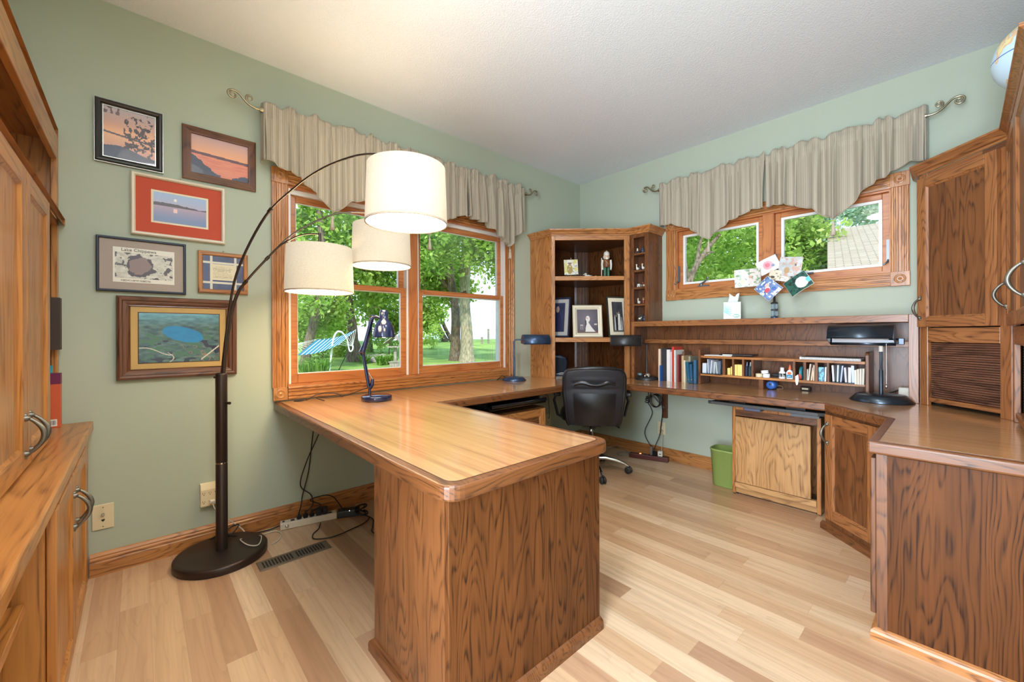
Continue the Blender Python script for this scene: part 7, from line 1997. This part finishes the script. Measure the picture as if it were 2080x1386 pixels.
for k, (lab, x, z, y, w, h, roll, yaw, pal, figs) in enumerate(PH):
    t = thing('photograph', 'snapshot of ' + lab + ' clipped to the photo vase', 'photo', (x, y, z), 0, 'snapshots in the clip vase')
    X = Matrix.Translation((x, y, z)) @ Matrix.Rotation(yaw, 4, 'Z') @ Matrix.Rotation(roll, 4, 'Y')
    painted('front_print', photo(k, pal, figs), 44, 36, lambda u, v: tuple(X @ Vector(((u - 0.5) * w, -0.0008 - 0.008 * math.sin(PI * u), (v - 0.5) * h))), 'photo_paper', t, 0.35, 0.3)
    mb = MB(); mb.x = X; mb.grid(lambda i, j: ((i - 0.5) * (w + 0.004), 0.0 - 0.008 * math.sin(PI * i), (j - 0.5) * (h + 0.004)), 12, 2, flip=True)
    o = put('paper_back', mb, mat('photo_back', S(236, 234, 232), 0.5), t)
    sm = o.modifiers.new('thickness', 'SOLIDIFY'); sm.thickness = 0.0006; sm.offset = 1
    wires.append((X @ Vector((0, 0.006, 0))))
for p in wires:
    put('wire', MB().tube(smooth_path([(VX, VY, HT + 0.16), (VX + (p.x - VX) * 0.25, VY + (p.y - VY) * 0.2, HT + 0.20 + (p.z - HT - 0.2) * 0.25), (p.x, p.y + 0.01, p.z - 0.01), (p.x, p.y + 0.004, p.z + 0.012)], 5), 0.0016, 6), M_ink, pv)
# ------------------------------------------------------------------ the garden outside
YAWR = math.radians(47.615); CAMP = Vector((2.7595, -3.517, 1.1395))
def at(px, py, dep):
    a = Vector((-math.sin(YAWR), math.cos(YAWR), 0)); r = Vector((math.cos(YAWR), math.sin(YAWR), 0))
    return CAMP + a * dep + r * ((px - 1040) / FPX * dep) + Vector((0, 0, -(py - 678.4) / FPX * dep))
def gz(x, y):
    """height of the ground: level by the house, a low rise towards the bank, then down to the lake"""
    d = math.hypot(min(x, 0), 0) if x < 0 else 0
    if d < 12: return -0.38
    if d < 34: return -0.38 + 0.92 * ((d - 12) / 22) ** 1.2
    return 0.54 - min(2.6, (d - 34) * 0.22)
def grass_mat():
    m, nt, n, l, b = _new('lawn_grass')
    tc = n.new('ShaderNodeTexCoord')
    a = n.new('ShaderNodeTexNoise'); a.inputs['Scale'].default_value = 0.6; a.inputs['Detail'].default_value = 5
    c = n.new('ShaderNodeTexNoise'); c.inputs['Scale'].default_value = 30; c.inputs['Detail'].default_value = 4
    for q in (a, c): l.new(tc.outputs['Object'], q.inputs['Vector'])
    f = math_n(n, l, 'MULTIPLY_ADD', c.outputs['Fac'], 0.5, math_n(n, l, 'MULTIPLY', a.outputs['Fac'], 0.5))
    rp = n.new('ShaderNodeValToRGB'); e = rp.color_ramp.elements
    e[0].position = 0.38; e[0].color = (*S(92, 128, 58), 1); e[1].position = 0.62; e[1].color = (*S(156, 184, 96), 1)
    l.new(f, rp.inputs[0]); l.new(rp.outputs[0], b.inputs['Base Color']); b.inputs['Roughness'].default_value = 0.95; b.inputs['Specular IOR Level'].default_value = 0.1
    return m
M_grass = grass_mat()
mb = MB()
xs = [-0.15, -3, -8, -12] + [-14 - 2 * i for i in range(17)]
ys = [-30 + 4 * i for i in range(24)]
vs = [(x, y, gz(x, y) + 0.03 * math.sin(x * 1.1) * math.sin(y * 0.8)) for y in ys for x in xs]
w = len(xs)
mb.add(vs, [(j * w + i, (j + 1) * w + i, (j + 1) * w + i + 1, j * w + i + 1) for j in range(len(ys) - 1) for i in range(w - 1)], 0, True)
mb.add([(-0.15, 0.15, -0.38), (40, 0.15, -0.38), (40, 66, -0.38), (-0.15, 66, -0.38)], [(0, 1, 2, 3)])
put('lawn', mb, M_grass, kind='structure')
mlake, nt_, n_, l_, b_l = _new('lake_water')
b_l.inputs['Base Color'].default_value = (*S(170, 190, 206), 1); b_l.inputs['Roughness'].default_value = 0.25; b_l.inputs['Specular IOR Level'].default_value = 0.8
tcw = n_.new('ShaderNodeTexCoord'); now = n_.new('ShaderNodeTexNoise'); now.inputs['Scale'].default_value = 0.8; bpw = n_.new('ShaderNodeBump'); bpw.inputs['Strength'].default_value = 0.2
l_.new(tcw.outputs['Object'], now.inputs['Vector']); l_.new(now.outputs['Fac'], bpw.inputs['Height']); l_.new(bpw.outputs[0], b_l.inputs['Normal'])
put('lake', MB().add([(-1500, -900, -2.1), (-40, -900, -2.1), (-40, 1500, -2.1), (-1500, 1500, -2.1)], [(0, 1, 2, 3)]), mlake, kind='structure')

def leaf_mat(name, ca, cb, cc):
    m, nt, n, l, b = _new(name)
    n.remove(b)
    at_ = n.new('ShaderNodeVertexColor'); at_.layer_name = 'shade'
    sp_ = n.new('ShaderNodeSeparateColor'); l.new(at_.outputs['Color'], sp_.inputs[0])
    rp = n.new('ShaderNodeValToRGB'); e = rp.color_ramp.elements
    e[0].position = 0; e[0].color = (*ca, 1); e[1].position = 1; e[1].color = (*cc, 1); k = e.new(0.5); k.color = (*cb, 1)
    l.new(sp_.outputs[0], rp.inputs[0])
    d = n.new('ShaderNodeBsdfDiffuse'); t = n.new('ShaderNodeBsdfTranslucent'); mx = n.new('ShaderNodeMixShader'); mx.inputs[0].default_value = 0.45
    l.new(rp.outputs[0], d.inputs[0]); l.new(rp.outputs[0], t.inputs[0]); l.new(d.outputs[0], mx.inputs[1]); l.new(t.outputs[0], mx.inputs[2])
    l.new(mx.outputs[0], n['Material Output'].inputs['Surface'])
    return m
M_leaf = leaf_mat('maple_leaves', S(104, 142, 58), S(152, 186, 82), S(206, 224, 132))
M_leaf2 = leaf_mat('lime_leaves', S(122, 160, 66), S(170, 202, 94), S(214, 228, 144))
M_needle = leaf_mat('blue_spruce_needles', S(132, 160, 130), S(170, 192, 164), S(206, 220, 200))
M_blade = leaf_mat('daylily_blades', S(96, 140, 60), S(134, 176, 78), S(176, 206, 108))
def bark(name, a, c):
    m, nt, n, l, b = _new(name)
    tc = n.new('ShaderNodeTexCoord'); mp = n.new('ShaderNodeMapping'); mp.inputs['Scale'].default_value = (9, 9, 2)
    no = n.new('ShaderNodeTexNoise'); no.inputs['Scale'].default_value = 2.5; no.inputs['Detail'].default_value = 6
    l.new(tc.outputs['Object'], mp.inputs[0]); l.new(mp.outputs[0], no.inputs['Vector'])
    rp = n.new('ShaderNodeValToRGB'); rp.color_ramp.elements[0].position = 0.35; rp.color_ramp.elements[0].color = (*a, 1); rp.color_ramp.elements[1].position = 0.65; rp.color_ramp.elements[1].color = (*c, 1)
    l.new(no.outputs['Fac'], rp.inputs[0]); l.new(rp.outputs[0], b.inputs['Base Color']); b.inputs['Roughness'].default_value = 0.95
    bp = n.new('ShaderNodeBump'); bp.inputs['Strength'].default_value = 0.6; l.new(no.outputs['Fac'], bp.inputs['Height']); l.new(bp.outputs[0], b.inputs['Normal'])
    return m
M_bark = bark('dark_bark', S(74, 64, 50), S(128, 114, 92))
M_barkl = bark('pale_bark', S(120, 112, 92), S(182, 172, 142))

def leaves(name, centers, rad, per, size, m, parent, seed, droop=0.4, flat=1.0, long=1.6):
    r = np.random.default_rng(seed)
    C_ = np.asarray(centers, float); R_ = np.asarray(rad, float)
    if R_.ndim == 0: R_ = np.full(len(C_), float(R_))
    N = len(C_) * per
    ci = np.repeat(np.arange(len(C_)), per)
    d = r.normal(size=(N, 3)); d /= np.linalg.norm(d, axis=1)[:, None]
    q = C_[ci] + d * (R_[ci] * r.random(N) ** 0.5)[:, None] * np.array([1, 1, flat])
    nrm = r.normal(size=(N, 3)) + np.array([0, 0, 1.1]); nrm /= np.linalg.norm(nrm, axis=1)[:, None]
    t = r.normal(size=(N, 3)); t[:, 2] -= droop; t -= nrm * (t * nrm).sum(1)[:, None]; t /= np.linalg.norm(t, axis=1)[:, None]
    b = np.cross(nrm, t)
    s = size * (0.6 + 0.8 * r.random(N))[:, None]
    v = np.stack([q - t * s * long * 0.5, q + b * s * 0.45 + t * s * 0.1, q + t * s * long * 0.5, q - b * s * 0.45 + t * s * 0.1], 1).reshape(-1, 3)
    me = bpy.data.meshes.new(name)
    me.vertices.add(N * 4); me.vertices.foreach_set('co', v.astype(np.float32).ravel())
    me.loops.add(N * 4); me.loops.foreach_set('vertex_index', np.arange(N * 4, dtype=np.int32))
    me.polygons.add(N); me.polygons.foreach_set('loop_start', np.arange(0, N * 4, 4, dtype=np.int32))
    try: me.polygons.foreach_set('loop_total', np.full(N, 4, np.int32))
    except Exception: pass
    me.update(calc_edges=True); me.validate()
    me.materials.append(m)
    ca = me.color_attributes.new('shade', 'FLOAT_COLOR', 'CORNER')
    cl = np.repeat(np.clip(r.random(len(C_))[ci] * 0.55 + r.random(N) * 0.5 - 0.02, 0, 1), 4)
    fc = np.ones((N * 4, 4), np.float32); fc[:, :3] = cl[:, None]
    ca.data.foreach_set('color', fc.ravel())
    o = bpy.data.objects.new(name, me); COL.objects.link(o); o.parent = parent
    if parent is not None: o.matrix_basis = mw_of(parent).inverted()
    return o
def tree(label, base, trunks, crown, ncl, per, size, seed, m=None, mbk=None, group='trees beyond the windows', crad=(0.5, 0.9)):
    """trunks: list of (points, base radius, top radius); crown: list of (centre, (rx, ry, rz))"""
    t = thing('tree', label, 'tree', tuple(base), 0, group)
    mb = MB()
    for pts, r0, r1 in trunks:
        sp_ = smooth_path(pts, 5); k = len(sp_)
        mb.tube(sp_, [r0 + (r1 - r0) * (i / (k - 1)) + (0.35 * r0 * math.exp(-i / 1.5) if r0 > 0.12 else 0) for i in range(k)], 10)
    put('trunk', mb, mbk or M_bark, t)
    r = np.random.default_rng(seed); cs_ = []
    for (c, ax) in crown:
        n_c = max(8, int(ncl / len(crown)))
        d = r.normal(size=(n_c, 3)); d /= np.linalg.norm(d, axis=1)[:, None]
        cs_.append(np.asarray(c) + d * (r.random(n_c) ** 0.4)[:, None] * np.asarray(ax))
    cs_ = np.concatenate(cs_)
    leaves('foliage', cs_, r.uniform(crad[0], crad[1], len(cs_)), per, size, m or M_leaf, t, seed + 1)
    return t
def G(px, py0, dep):
    p = at(px, 700, dep); p.z = gz(p.x, p.y) - 0.05; return p
# lake-side trees through the big window
b = G(948, 0, 21.3)
tree('big double-trunk tree with one pale and one dark trunk on the lawn', b, [([b, b + Vector((0.0, 0, 1.5)), b + Vector((-0.05, -0.1, 3.5)), b + Vector((0.1, 0.0, 7)), b + Vector((0.3, 0.2, 10))], 0.36, 0.22)],
     [(at(950, 430, 20), (3.0, 3.0, 2.2)), (at(880, 470, 19), (2.0, 2.0, 2.0)), (at(1000, 500, 19), (1.2, 1.2, 1.7)), (at(920, 570, 24), (1.6, 1.6, 1.2))], 210, 55, 0.15, 1, mbk=M_barkl)
b2 = G(924, 0, 21.7)
tree('dark trunk growing against the pale double trunk on the lawn', b2, [([b2, b2 + Vector((0.05, 0, 1.2)), b2 + Vector((0.0, 0, 3.0)), b2 + Vector((-0.3, -0.4, 6)), b2 + Vector((-0.9, -1.0, 9))], 0.30, 0.16), ([b2 + Vector((0, 0, 3.6)), b2 + Vector((-1.0, -1.0, 5.0)), b2 + Vector((-2.4, -2.4, 6.4))], 0.12, 0.05)],
     [(at(880, 500, 22), (1.8, 1.8, 1.6)), (at(870, 560, 24), (1.4, 1.4, 1.0))], 110, 50, 0.15, 3)
b3 = G(905, 0, 40)
tree('thin leaning pair of trunks at the crest of the lawn', b3, [([b3, b3 + Vector((-0.6, -0.7, 2)), b3 + Vector((-1.0, -1.2, 4.5)), b3 + Vector((-1.4, -1.7, 9))], 0.30, 0.18), ([b3 + Vector((0.5, 0.5, 0)), b3 + Vector((-0.2, -0.2, 2)), b3 + Vector((-0.5, -0.6, 5)), b3 + Vector((-0.3, -0.5, 9))], 0.2, 0.12)],
     [(at(890, 520, 38), (4, 4, 3.0)), (at(868, 640, 38), (1.6, 1.6, 1.8))], 110, 50, 0.24, 5, crad=(0.8, 1.4))
b4 = G(716, 0, 20)
tree('tall tree with forked leaning trunk behind the architect lamp', b4, [([b4, b4 + Vector((0, 0, 1.6)), b4 + Vector((-0.15, -0.15, 3.2)), b4 + Vector((-0.05, 0, 6)), b4 + Vector((0.2, 0.3, 9))], 0.26, 0.16), ([G(738, 0, 20.4), G(738, 0, 20.4) + Vector((-0.25, -0.28, 1.0)), G(738, 0, 20.4) + Vector((-0.5, -0.5, 2.2)), b4 + Vector((-0.1, -0.1, 4))], 0.17, 0.13), ([b4 + Vector((0, 0, 4.0)), b4 + Vector((0.8, 0.9, 5.2)), b4 + Vector((1.9, 2.0, 6.8))], 0.1, 0.05)],
     [(at(720, 470, 19), (2.6, 2.6, 2.4)), (at(640, 440, 18), (2.2, 2.2, 1.8)), (at(770, 570, 21), (1.9, 1.9, 1.6)), (at(800, 480, 20), (1.6, 1.6, 2.0))], 230, 55, 0.15, 7)
b5 = G(618, 0, 16.5)
tree('dark leaning tree at the left edge of the big window', b5, [([b5, b5 + Vector((0.1, 0.1, 1)), b5 + Vector((0.35, 0.35, 2.4)), b5 + Vector((0.5, 0.6, 4)), b5 + Vector((0.3, 0.5, 6.5))], 0.20, 0.12), ([b5 + Vector((0.35, 0.35, 2.4)), b5 + Vector((-0.4, -0.5, 3.6)), b5 + Vector((-1.0, -1.2, 5))], 0.09, 0.04)],
     [(at(625, 560, 16), (1.5, 1.5, 1.7)), (at(655, 640, 17.5), (1.0, 1.0, 0.9)), (at(608, 650, 18), (0.7, 0.7, 0.8))], 130, 55, 0.12, 9, m=M_leaf2, crad=(0.35, 0.7))
b6 = G(752, 0, 26)
tree('slender tree between the forked tree and the window mullion', b6, [([b6, b6 + Vector((0, 0, 2)), b6 + Vector((0.1, 0.1, 5)), b6 + Vector((0, 0, 9))], 0.15, 0.08)],
     [(at(770, 620, 25), (1.6, 1.6, 1.4)), (at(800, 660, 26), (1.0, 1.0, 0.8))], 80, 50, 0.16, 11)
b7 = G(690, 0, 33)
tree('far leafy tree filling the gap at the top of the big window', b7, [([b7, b7 + Vector((0, 0, 3)), b7 + Vector((0.2, 0.2, 9))], 0.2, 0.1)],
     [(at(660, 530, 32), (4.2, 4.2, 3.0)), (at(780, 440, 32), (4, 4, 3)), (at(670, 650, 30), (1.6, 1.6, 1.1))], 150, 45, 0.24, 13, crad=(0.7, 1.3))

def clump(name, label, p, n, h, seed, group=None):
    """arching strap leaves from one crown"""
    t = thing(name, label, 'plant', tuple(p), 0, group)
    r = random.Random(seed); mb = MB(); sh_ = []
    for i in range(n):
        a = r.random() * 2 * PI; L = h * (0.7 + 0.6 * r.random()); out = L * (0.35 + 0.5 * r.random()); w_ = 0.016 + 0.012 * r.random()
        ox, oy = (r.random() - 0.5) * 0.5 * h, (r.random() - 0.5) * 0.5 * h
        c, s = math.cos(a), math.sin(a); pts = []
        for k in range(6):
            q = k / 5; pts.append((p[0] + ox + c * out * q, p[1] + oy + s * out * q, p[2] + L * (1.15 * q - 0.55 * q * q * q)))
        vs = []
        for k, P_ in enumerate(pts):
            ww = w_ * (1 - (k / 5) ** 2) + 0.002
            vs += [(P_[0] - s * ww, P_[1] + c * ww, P_[2]), (P_[0] + s * ww, P_[1] - c * ww, P_[2])]
        mb.add(vs, [(2 * k, 2 * k + 1, 2 * k + 3, 2 * k + 2) for k in range(5)], 0, True); sh_ += [r.random()] * 5
    o = put('foliage', mb, M_blade, t)
    ca = o.data.color_attributes.new('shade', 'FLOAT_COLOR', 'CORNER')
    f = np.ones((len(sh_) * 4, 4), np.float32); f[:, :3] = np.repeat(np.array(sh_), 4)[:, None]; ca.data.foreach_set('color', f.ravel())
    return t
for k, (px, dep, h, n, lab) in enumerate(((622, 14.6, 0.72, 150, 'daylily clump at the lower left of the big window'), (648, 14.9, 0.85, 190, 'largest daylily clump beside the hammock stand'), (775, 19, 0.62, 120, 'daylily clump in front of the rocks'), (795, 19.5, 0.6, 110, 'daylily clump behind the bird feeder'), (742, 19.5, 0.5, 90, 'low daylily clump at the foot of the forked tree'))):
    p = at(px, 700, dep); p.z = gz(p.x, p.y); clump('daylily', lab, p, n, h, 30 + k, 'daylilies in the garden bed')
for k, (px, dep, c_, lab) in enumerate(((690, 23, (0.9, 0.9, 0.5), 'dense low shrub at the foot of the trees behind the hammock'), (655, 22, (0.9, 0.9, 0.6), 'round shrub under the hammock'), (880, 30, (0.8, 0.8, 0.9), 'leafy bush at the left edge of the right pane'), (790, 25, (1.6, 1.6, 0.6), 'wide low shrub behind the bird feeder'))):
    p = at(px, 700, dep); p.z = gz(p.x, p.y)
    t = thing('shrub', lab, 'shrub', tuple(p), 0, 'shrubs on the bank')
    r = np.random.default_rng(60 + k); d = r.normal(size=(26, 3)); d /= np.linalg.norm(d, axis=1)[:, None]
    cs_ = np.array(p) + np.array([0, 0, c_[2] * 0.9]) + d * (r.random(26) ** 0.4)[:, None] * np.array(c_)
    leaves('foliage', cs_, 0.32, 40, 0.10, M_leaf if k % 2 else M_leaf2, t, 70 + k)
    put('stem', MB().tube([p, p + Vector((0.05, 0, 0.4)), p + Vector((0.1, 0.1, c_[2]))], [0.03, 0.02, 0.01], 6), M_bark, t)
M_rock = mat('pale_rock', S(176, 168, 160), 0.9, bump=0.8, bscale=9, vary=0.4, vscale=5)
for k, (px, dep, s) in enumerate(((752, 20.5, 0.34), (771, 20.8, 0.40), (786, 21.2, 0.30), (762, 20.0, 0.2))):
    p = at(px, 700, dep); p.z = gz(p.x, p.y)
    rr_ = random.Random(k); mb = MB(); mb.ball((p.x, p.y, p.z + s * 0.3), s, 14, 10, (1.2, 1.1, 0.62))
    mb.v = [(x + 0.12 * s * math.sin(7 * x + k + 3 * z), y + 0.12 * s * math.sin(6 * y + 2 * z), z + 0.1 * s * math.sin(9 * x + 5 * y)) for x, y, z in mb.v]
    tag(put('boulder', mb, M_rock), ('left pale boulder of the group below the forked tree', 'largest pale boulder in the garden bed', 'right pale boulder beside the bird feeder', 'smallest pale boulder in front of the group')[k], 'rock', 'boulders in the garden bed')
# hammock on its white stand
hp = at(665, 700, 15.2); hz = gz(hp.x, hp.y)
E1 = Vector((0.674, 0.7386, 0)); E2 = Vector((-0.7386, 0.674, 0))
hm = thing('hammock_stand', 'white tube hammock stand on the lawn outside the big window', 'hammock stand', (hp.x, hp.y, hz))
def hp_(s, d, z): return tuple(Vector((hp.x, hp.y, 0)) + E1 * s + E2 * d + Vector((0, 0, z)))
put('front_post', MB().tube(smooth_path([hp_(0.13, -0.2, hz), hp_(0.20, -0.2, 0.1), hp_(0.27, -0.2, 0.75), hp_(0.34, -0.18, 1.08), hp_(0.45, -0.15, 1.24), hp_(0.58, -0.1, 1.22)], 5), 0.034, 8), M_white, hm)
put('rear_post', MB().tube(smooth_path([hp_(0.58, -0.1, 1.22), hp_(0.72, 0.0, 0.98), hp_(0.78, 0.05, 0.60), hp_(0.84, 0.05, 0.50), hp_(0.92, 0.05, 0.58), hp_(0.93, 0.05, 0.72)], 5), 0.026, 8), M_white, hm)
put('brace', MB().tube([hp_(0.78, 0.1, 0.62), hp_(0.25, 0.3, hz + 0.05)], 0.02, 6).tube([hp_(0.05, 0.3, hz + 0.03), hp_(0.95, 0.5, hz + 0.06)], 0.02, 6), mat('dark_tube', S(62, 60, 58), 0.5), hm)
def hcloth(i, j):
    s = -0.88 + 1.50 * i + 0.25 * j; d = -0.45 + 0.95 * j
    z = 0.40 + 0.50 * i * 0.75 + 0.55 * j - 0.10 * math.sin(PI * i) * 1.0
    return hp_(s, d, z)
m_, nt_, n_, l_, b_h = _new('teal_hammock_stripes')
tc_h = n_.new('ShaderNodeTexCoord'); sx_h = n_.new('ShaderNodeSeparateXYZ'); l_.new(tc_h.outputs['UV'], sx_h.inputs[0])
mxh = n_.new('ShaderNodeMixRGB'); l_.new(math_n(n_, l_, 'GREATER_THAN', math_n(n_, l_, 'FRACT', math_n(n_, l_, 'MULTIPLY', sx_h.outputs['X'], 9.0)), 0.78), mxh.inputs[0])
mxh.inputs[1].default_value = (*S(36, 112, 134), 1); mxh.inputs[2].default_value = (*S(206, 226, 226), 1); l_.new(mxh.outputs[0], b_h.inputs['Base Color']); b_h.inputs['Roughness'].default_value = 0.9
mb = MB(); mb.grid(hcloth, 18, 8)
hk = thing('hammock', 'teal striped hammock slung from the white stand', 'hammock', hp_(0, 0, 0.5))
o = put('bed', mb, m_, hk)
uvl = o.data.uv_layers.new(name='uv')
gu = [((k % 19) / 18, (k // 19) / 8) for k in range(19 * 9)]
for lp_ in o.data.loops: uvl.data[lp_.index].uv = gu[lp_.vertex_index]
sm = o.modifiers.new('thickness', 'SOLIDIFY'); sm.thickness = 0.012
mb = MB()
for k in range(9):
    mb.tube([hcloth(0, k / 8), hp_(-1.25, 0.1, 0.78)], 0.006, 4); mb.tube([hcloth(1, k / 8), hp_(0.92, 0.05, 0.70)], 0.006, 4)
put('rope', mb, mat('rope_white', S(226, 226, 214), 0.9), hk)
# rustic bird feeder
bp_ = at(803, 700, 15.5); bz = gz(bp_.x, bp_.y)
bf = thing('bird_feeder', 'weathered grey wooden bird feeder with gable roof on a box plinth', 'bird feeder', (bp_.x, bp_.y, bz), YAWR)
M_grey = bark('weathered_wood', S(120, 112, 98), S(168, 160, 142))
put('plinth', MB().box(-0.18, 0.18, -0.18, 0.18, 0, 0.46), M_grey, bf, world=False)
put('plinth_top', MB().box(-0.21, 0.21, -0.21, 0.21, 0.46, 0.49), M_grey, bf, world=False)
put('post', MB().box(-0.05, 0.05, -0.05, 0.05, 0.49, 1.02), M_grey, bf, world=False)
put('tray', MB().box(-0.26, 0.26, -0.22, 0.22, 1.02, 1.07).box(-0.24, -0.20, -0.02, 0.02, 1.07, 1.24).box(0.20, 0.24, -0.02, 0.02, 1.07, 1.24), M_grey, bf, world=False)
put('roof', MB().prism([(-0.36, 1.16), (0, 1.42), (0.36, 1.16), (0.36, 1.20), (0, 1.46), (-0.36, 1.20)], -0.3, 0.3, axis='y'), M_grey, bf, world=False)
for k, (px, dep) in enumerate(((979, 38), (992, 39))):
    p = at(px, 690, dep); p.z = gz(p.x, p.y)
    tag(put('dock_post', MB().tube([p, p + Vector((0, 0, 0.55 + 0.75 * k))], 0.09, 8).lathe([(0.12, 0), (0.12, 0.08), (0.0, 0.12)], 10, p + Vector((0, 0, 0.55 + 0.75 * k))), M_grey), ('short', 'taller')[k] + ' grey post on the lawn crest by the lake', 'post', 'lakeside posts')

# trees and neighbouring roof through the casement window
GB = -0.43
def gb(px, dep): p = at(px, 700, dep); p.z = GB; return p
c1_ = gb(1372, 8.5)
tree('maple with a forked dark trunk at the left of the casement window', c1_, [([c1_, at(1390, 640, 8.5), at(1402, 570, 8.6), at(1428, 520, 8.8), at(1462, 478, 9.2)], 0.10, 0.035), ([at(1404, 566, 8.6), at(1422, 530, 8.7), at(1450, 512, 9.0)], 0.04, 0.015), ([at(1415, 540, 8.7), at(1424, 490, 8.9), at(1440, 440, 9.1)], 0.045, 0.015), ([at(1400, 572, 8.6), at(1392, 520, 8.5), at(1398, 470, 8.4)], 0.03, 0.012)],
     [(at(1480, 470, 10), (1.3, 1.3, 0.8)), (at(1400, 440, 9.5), (1.0, 1.0, 0.7)), (at(1410, 590, 10.5), (0.8, 0.8, 0.6))], 90, 60, 0.085, 81, m=M_leaf, crad=(0.25, 0.5))
c2_ = gb(1500, 12.5)
tree('bright bushy maple filling the left casement pane', c2_, [([c2_, c2_ + Vector((0, 0, 2)), c2_ + Vector((0.1, 0, 4))], 0.12, 0.05)],
     [(at(1480, 540, 12), (2.0, 2.0, 1.3)), (at(1540, 500, 12.5), (1.5, 1.5, 1.3)), (at(1420, 560, 13), (1.4, 1.4, 1.1)), (at(1500, 450, 13), (1.6, 1.6, 0.9))], 170, 65, 0.10, 83, m=M_leaf2, crad=(0.35, 0.6))
c3_ = gb(1615, 11.5)
tree('leafy green tree at the left of the right casement pane', c3_, [([c3_, c3_ + Vector((0, 0, 2)), c3_ + Vector((0.1, 0, 4))], 0.12, 0.05)],
     [(at(1605, 520, 11.5), (1.0, 1.0, 1.4)), (at(1590, 460, 12), (0.8, 0.8, 0.8)), (at(1640, 560, 12), (1.0, 1.0, 0.8))], 100, 65, 0.10, 85, m=M_leaf, crad=(0.3, 0.55))
c4_ = gb(1672, 14.5)
tree('pale blue-green spruce beside the shingled roof', c4_, [([c4_, c4_ + Vector((0, 0, 3)), c4_ + Vector((0, 0, 5.4))], 0.12, 0.03)],
     [(at(1668, 560, 14.2), (1.3, 1.3, 0.9)), (at(1668, 500, 14.4), (0.9, 0.9, 0.8)), (at(1668, 455, 14.5), (0.45, 0.45, 0.5))], 90, 60, 0.10, 87, m=M_needle, crad=(0.25, 0.45))
c5_ = gb(1790, 18)
tree('far tree showing above the shingled roof', c5_, [([c5_, c5_ + Vector((0, 0, 4)), c5_ + Vector((0, 0, 6))], 0.15, 0.06)],
     [(at(1790, 425, 18), (1.8, 1.8, 0.6)), (at(1740, 430, 19), (1.2, 1.2, 0.5))], 40, 50, 0.13, 89, m=M_needle, crad=(0.3, 0.55))
def shingle():
    m, nt, n, l, b = _new('tan_shingles')
    tc = n.new('ShaderNodeTexCoord'); br = n.new('ShaderNodeTexBrick')
    br.inputs['Scale'].default_value = 1.0; br.inputs['Brick Width'].default_value = 0.26; br.inputs['Row Height'].default_value = 0.085; br.inputs['Mortar Size'].default_value = 0.009
    br.inputs['Color1'].default_value = (*S(176, 162, 136), 1); br.inputs['Color2'].default_value = (*S(158, 144, 118), 1); br.inputs['Mortar'].default_value = (*S(110, 98, 80), 1)
    l.new(tc.outputs['UV'], br.inputs['Vector']); l.new(br.outputs['Color'], b.inputs['Base Color']); b.inputs['Roughness'].default_value = 0.95
    return m
A0 = at(1681, 551, 8.0); A1 = at(1835, 541.5, 7.25); A1.z = A0.z
R0 = at(1681, 470, 12.0); R1v = (A1 - A0)
R0b = R0; R1 = R0 + R1v * 1.15; 
gg = thing('garage', 'neighbouring garage with tan shingled roof beyond the right casement pane', 'building', (A0.x, A0.y, -0.38))
mb = MB(); ln = R1v.length; hz_ = (R0 - A0); sl = hz_.length
FAR = R1v.normalized() * 7
mb.add([A0, A0 + FAR, R0 + FAR, R0], [(0, 1, 2, 3)])
rf = put('roof', mb, shingle(), gg)
uvl = rf.data.uv_layers.new(name='uv')
for lp_ in rf.data.loops: uvl.data[lp_.index].uv = [(0, 0), (7, 0), (7, sl), (0, sl)][lp_.vertex_index]
sm = rf.modifiers.new('thickness', 'SOLIDIFY'); sm.thickness = 0.10; sm.offset = -1
dn = Vector((0, 0, -0.16))
put('fascia', MB().add([A0 + Vector((0, -0.01, -0.02)), A0 + FAR + Vector((0, -0.01, -0.02)), A0 + FAR + dn, A0 + dn], [(0, 1, 2, 3)]).add([A0, A0 + dn, R0 + dn, R0], [(0, 1, 2, 3)]), mat('tan_fascia', S(140, 122, 96), 0.7), gg)
inn_ = (R0 - A0); inn_.z = 0; inn_ = inn_.normalized() * 0.4
w0 = A0 + inn_; w1 = A0 + FAR + inn_
def gl_(p, z): return (p.x, p.y, z)
wv = [gl_(w0, -0.4), gl_(w1, -0.4), gl_(w1, A0.z + 0.0), gl_(w0, A0.z + 0.0)]
bk0 = R0 + (R0 - A0) * 0.9; bk0.z = A0.z
put('wall', MB().add(wv, [(0, 1, 2, 3)]).add([gl_(w0, -0.4), gl_(w0, A0.z), (R0.x, R0.y, R0.z - 0.16), gl_(bk0, A0.z), gl_(bk0, -0.4)], [(0, 1, 2, 3, 4)]), mat('tan_siding', S(200, 188, 162), 0.8), gg)
put('rear_roof', MB().add([R0, R0 + FAR, bk0 + FAR, bk0], [(0, 1, 2, 3)]), mat('tan_shingle_plain', S(180, 166, 138), 0.95), gg)
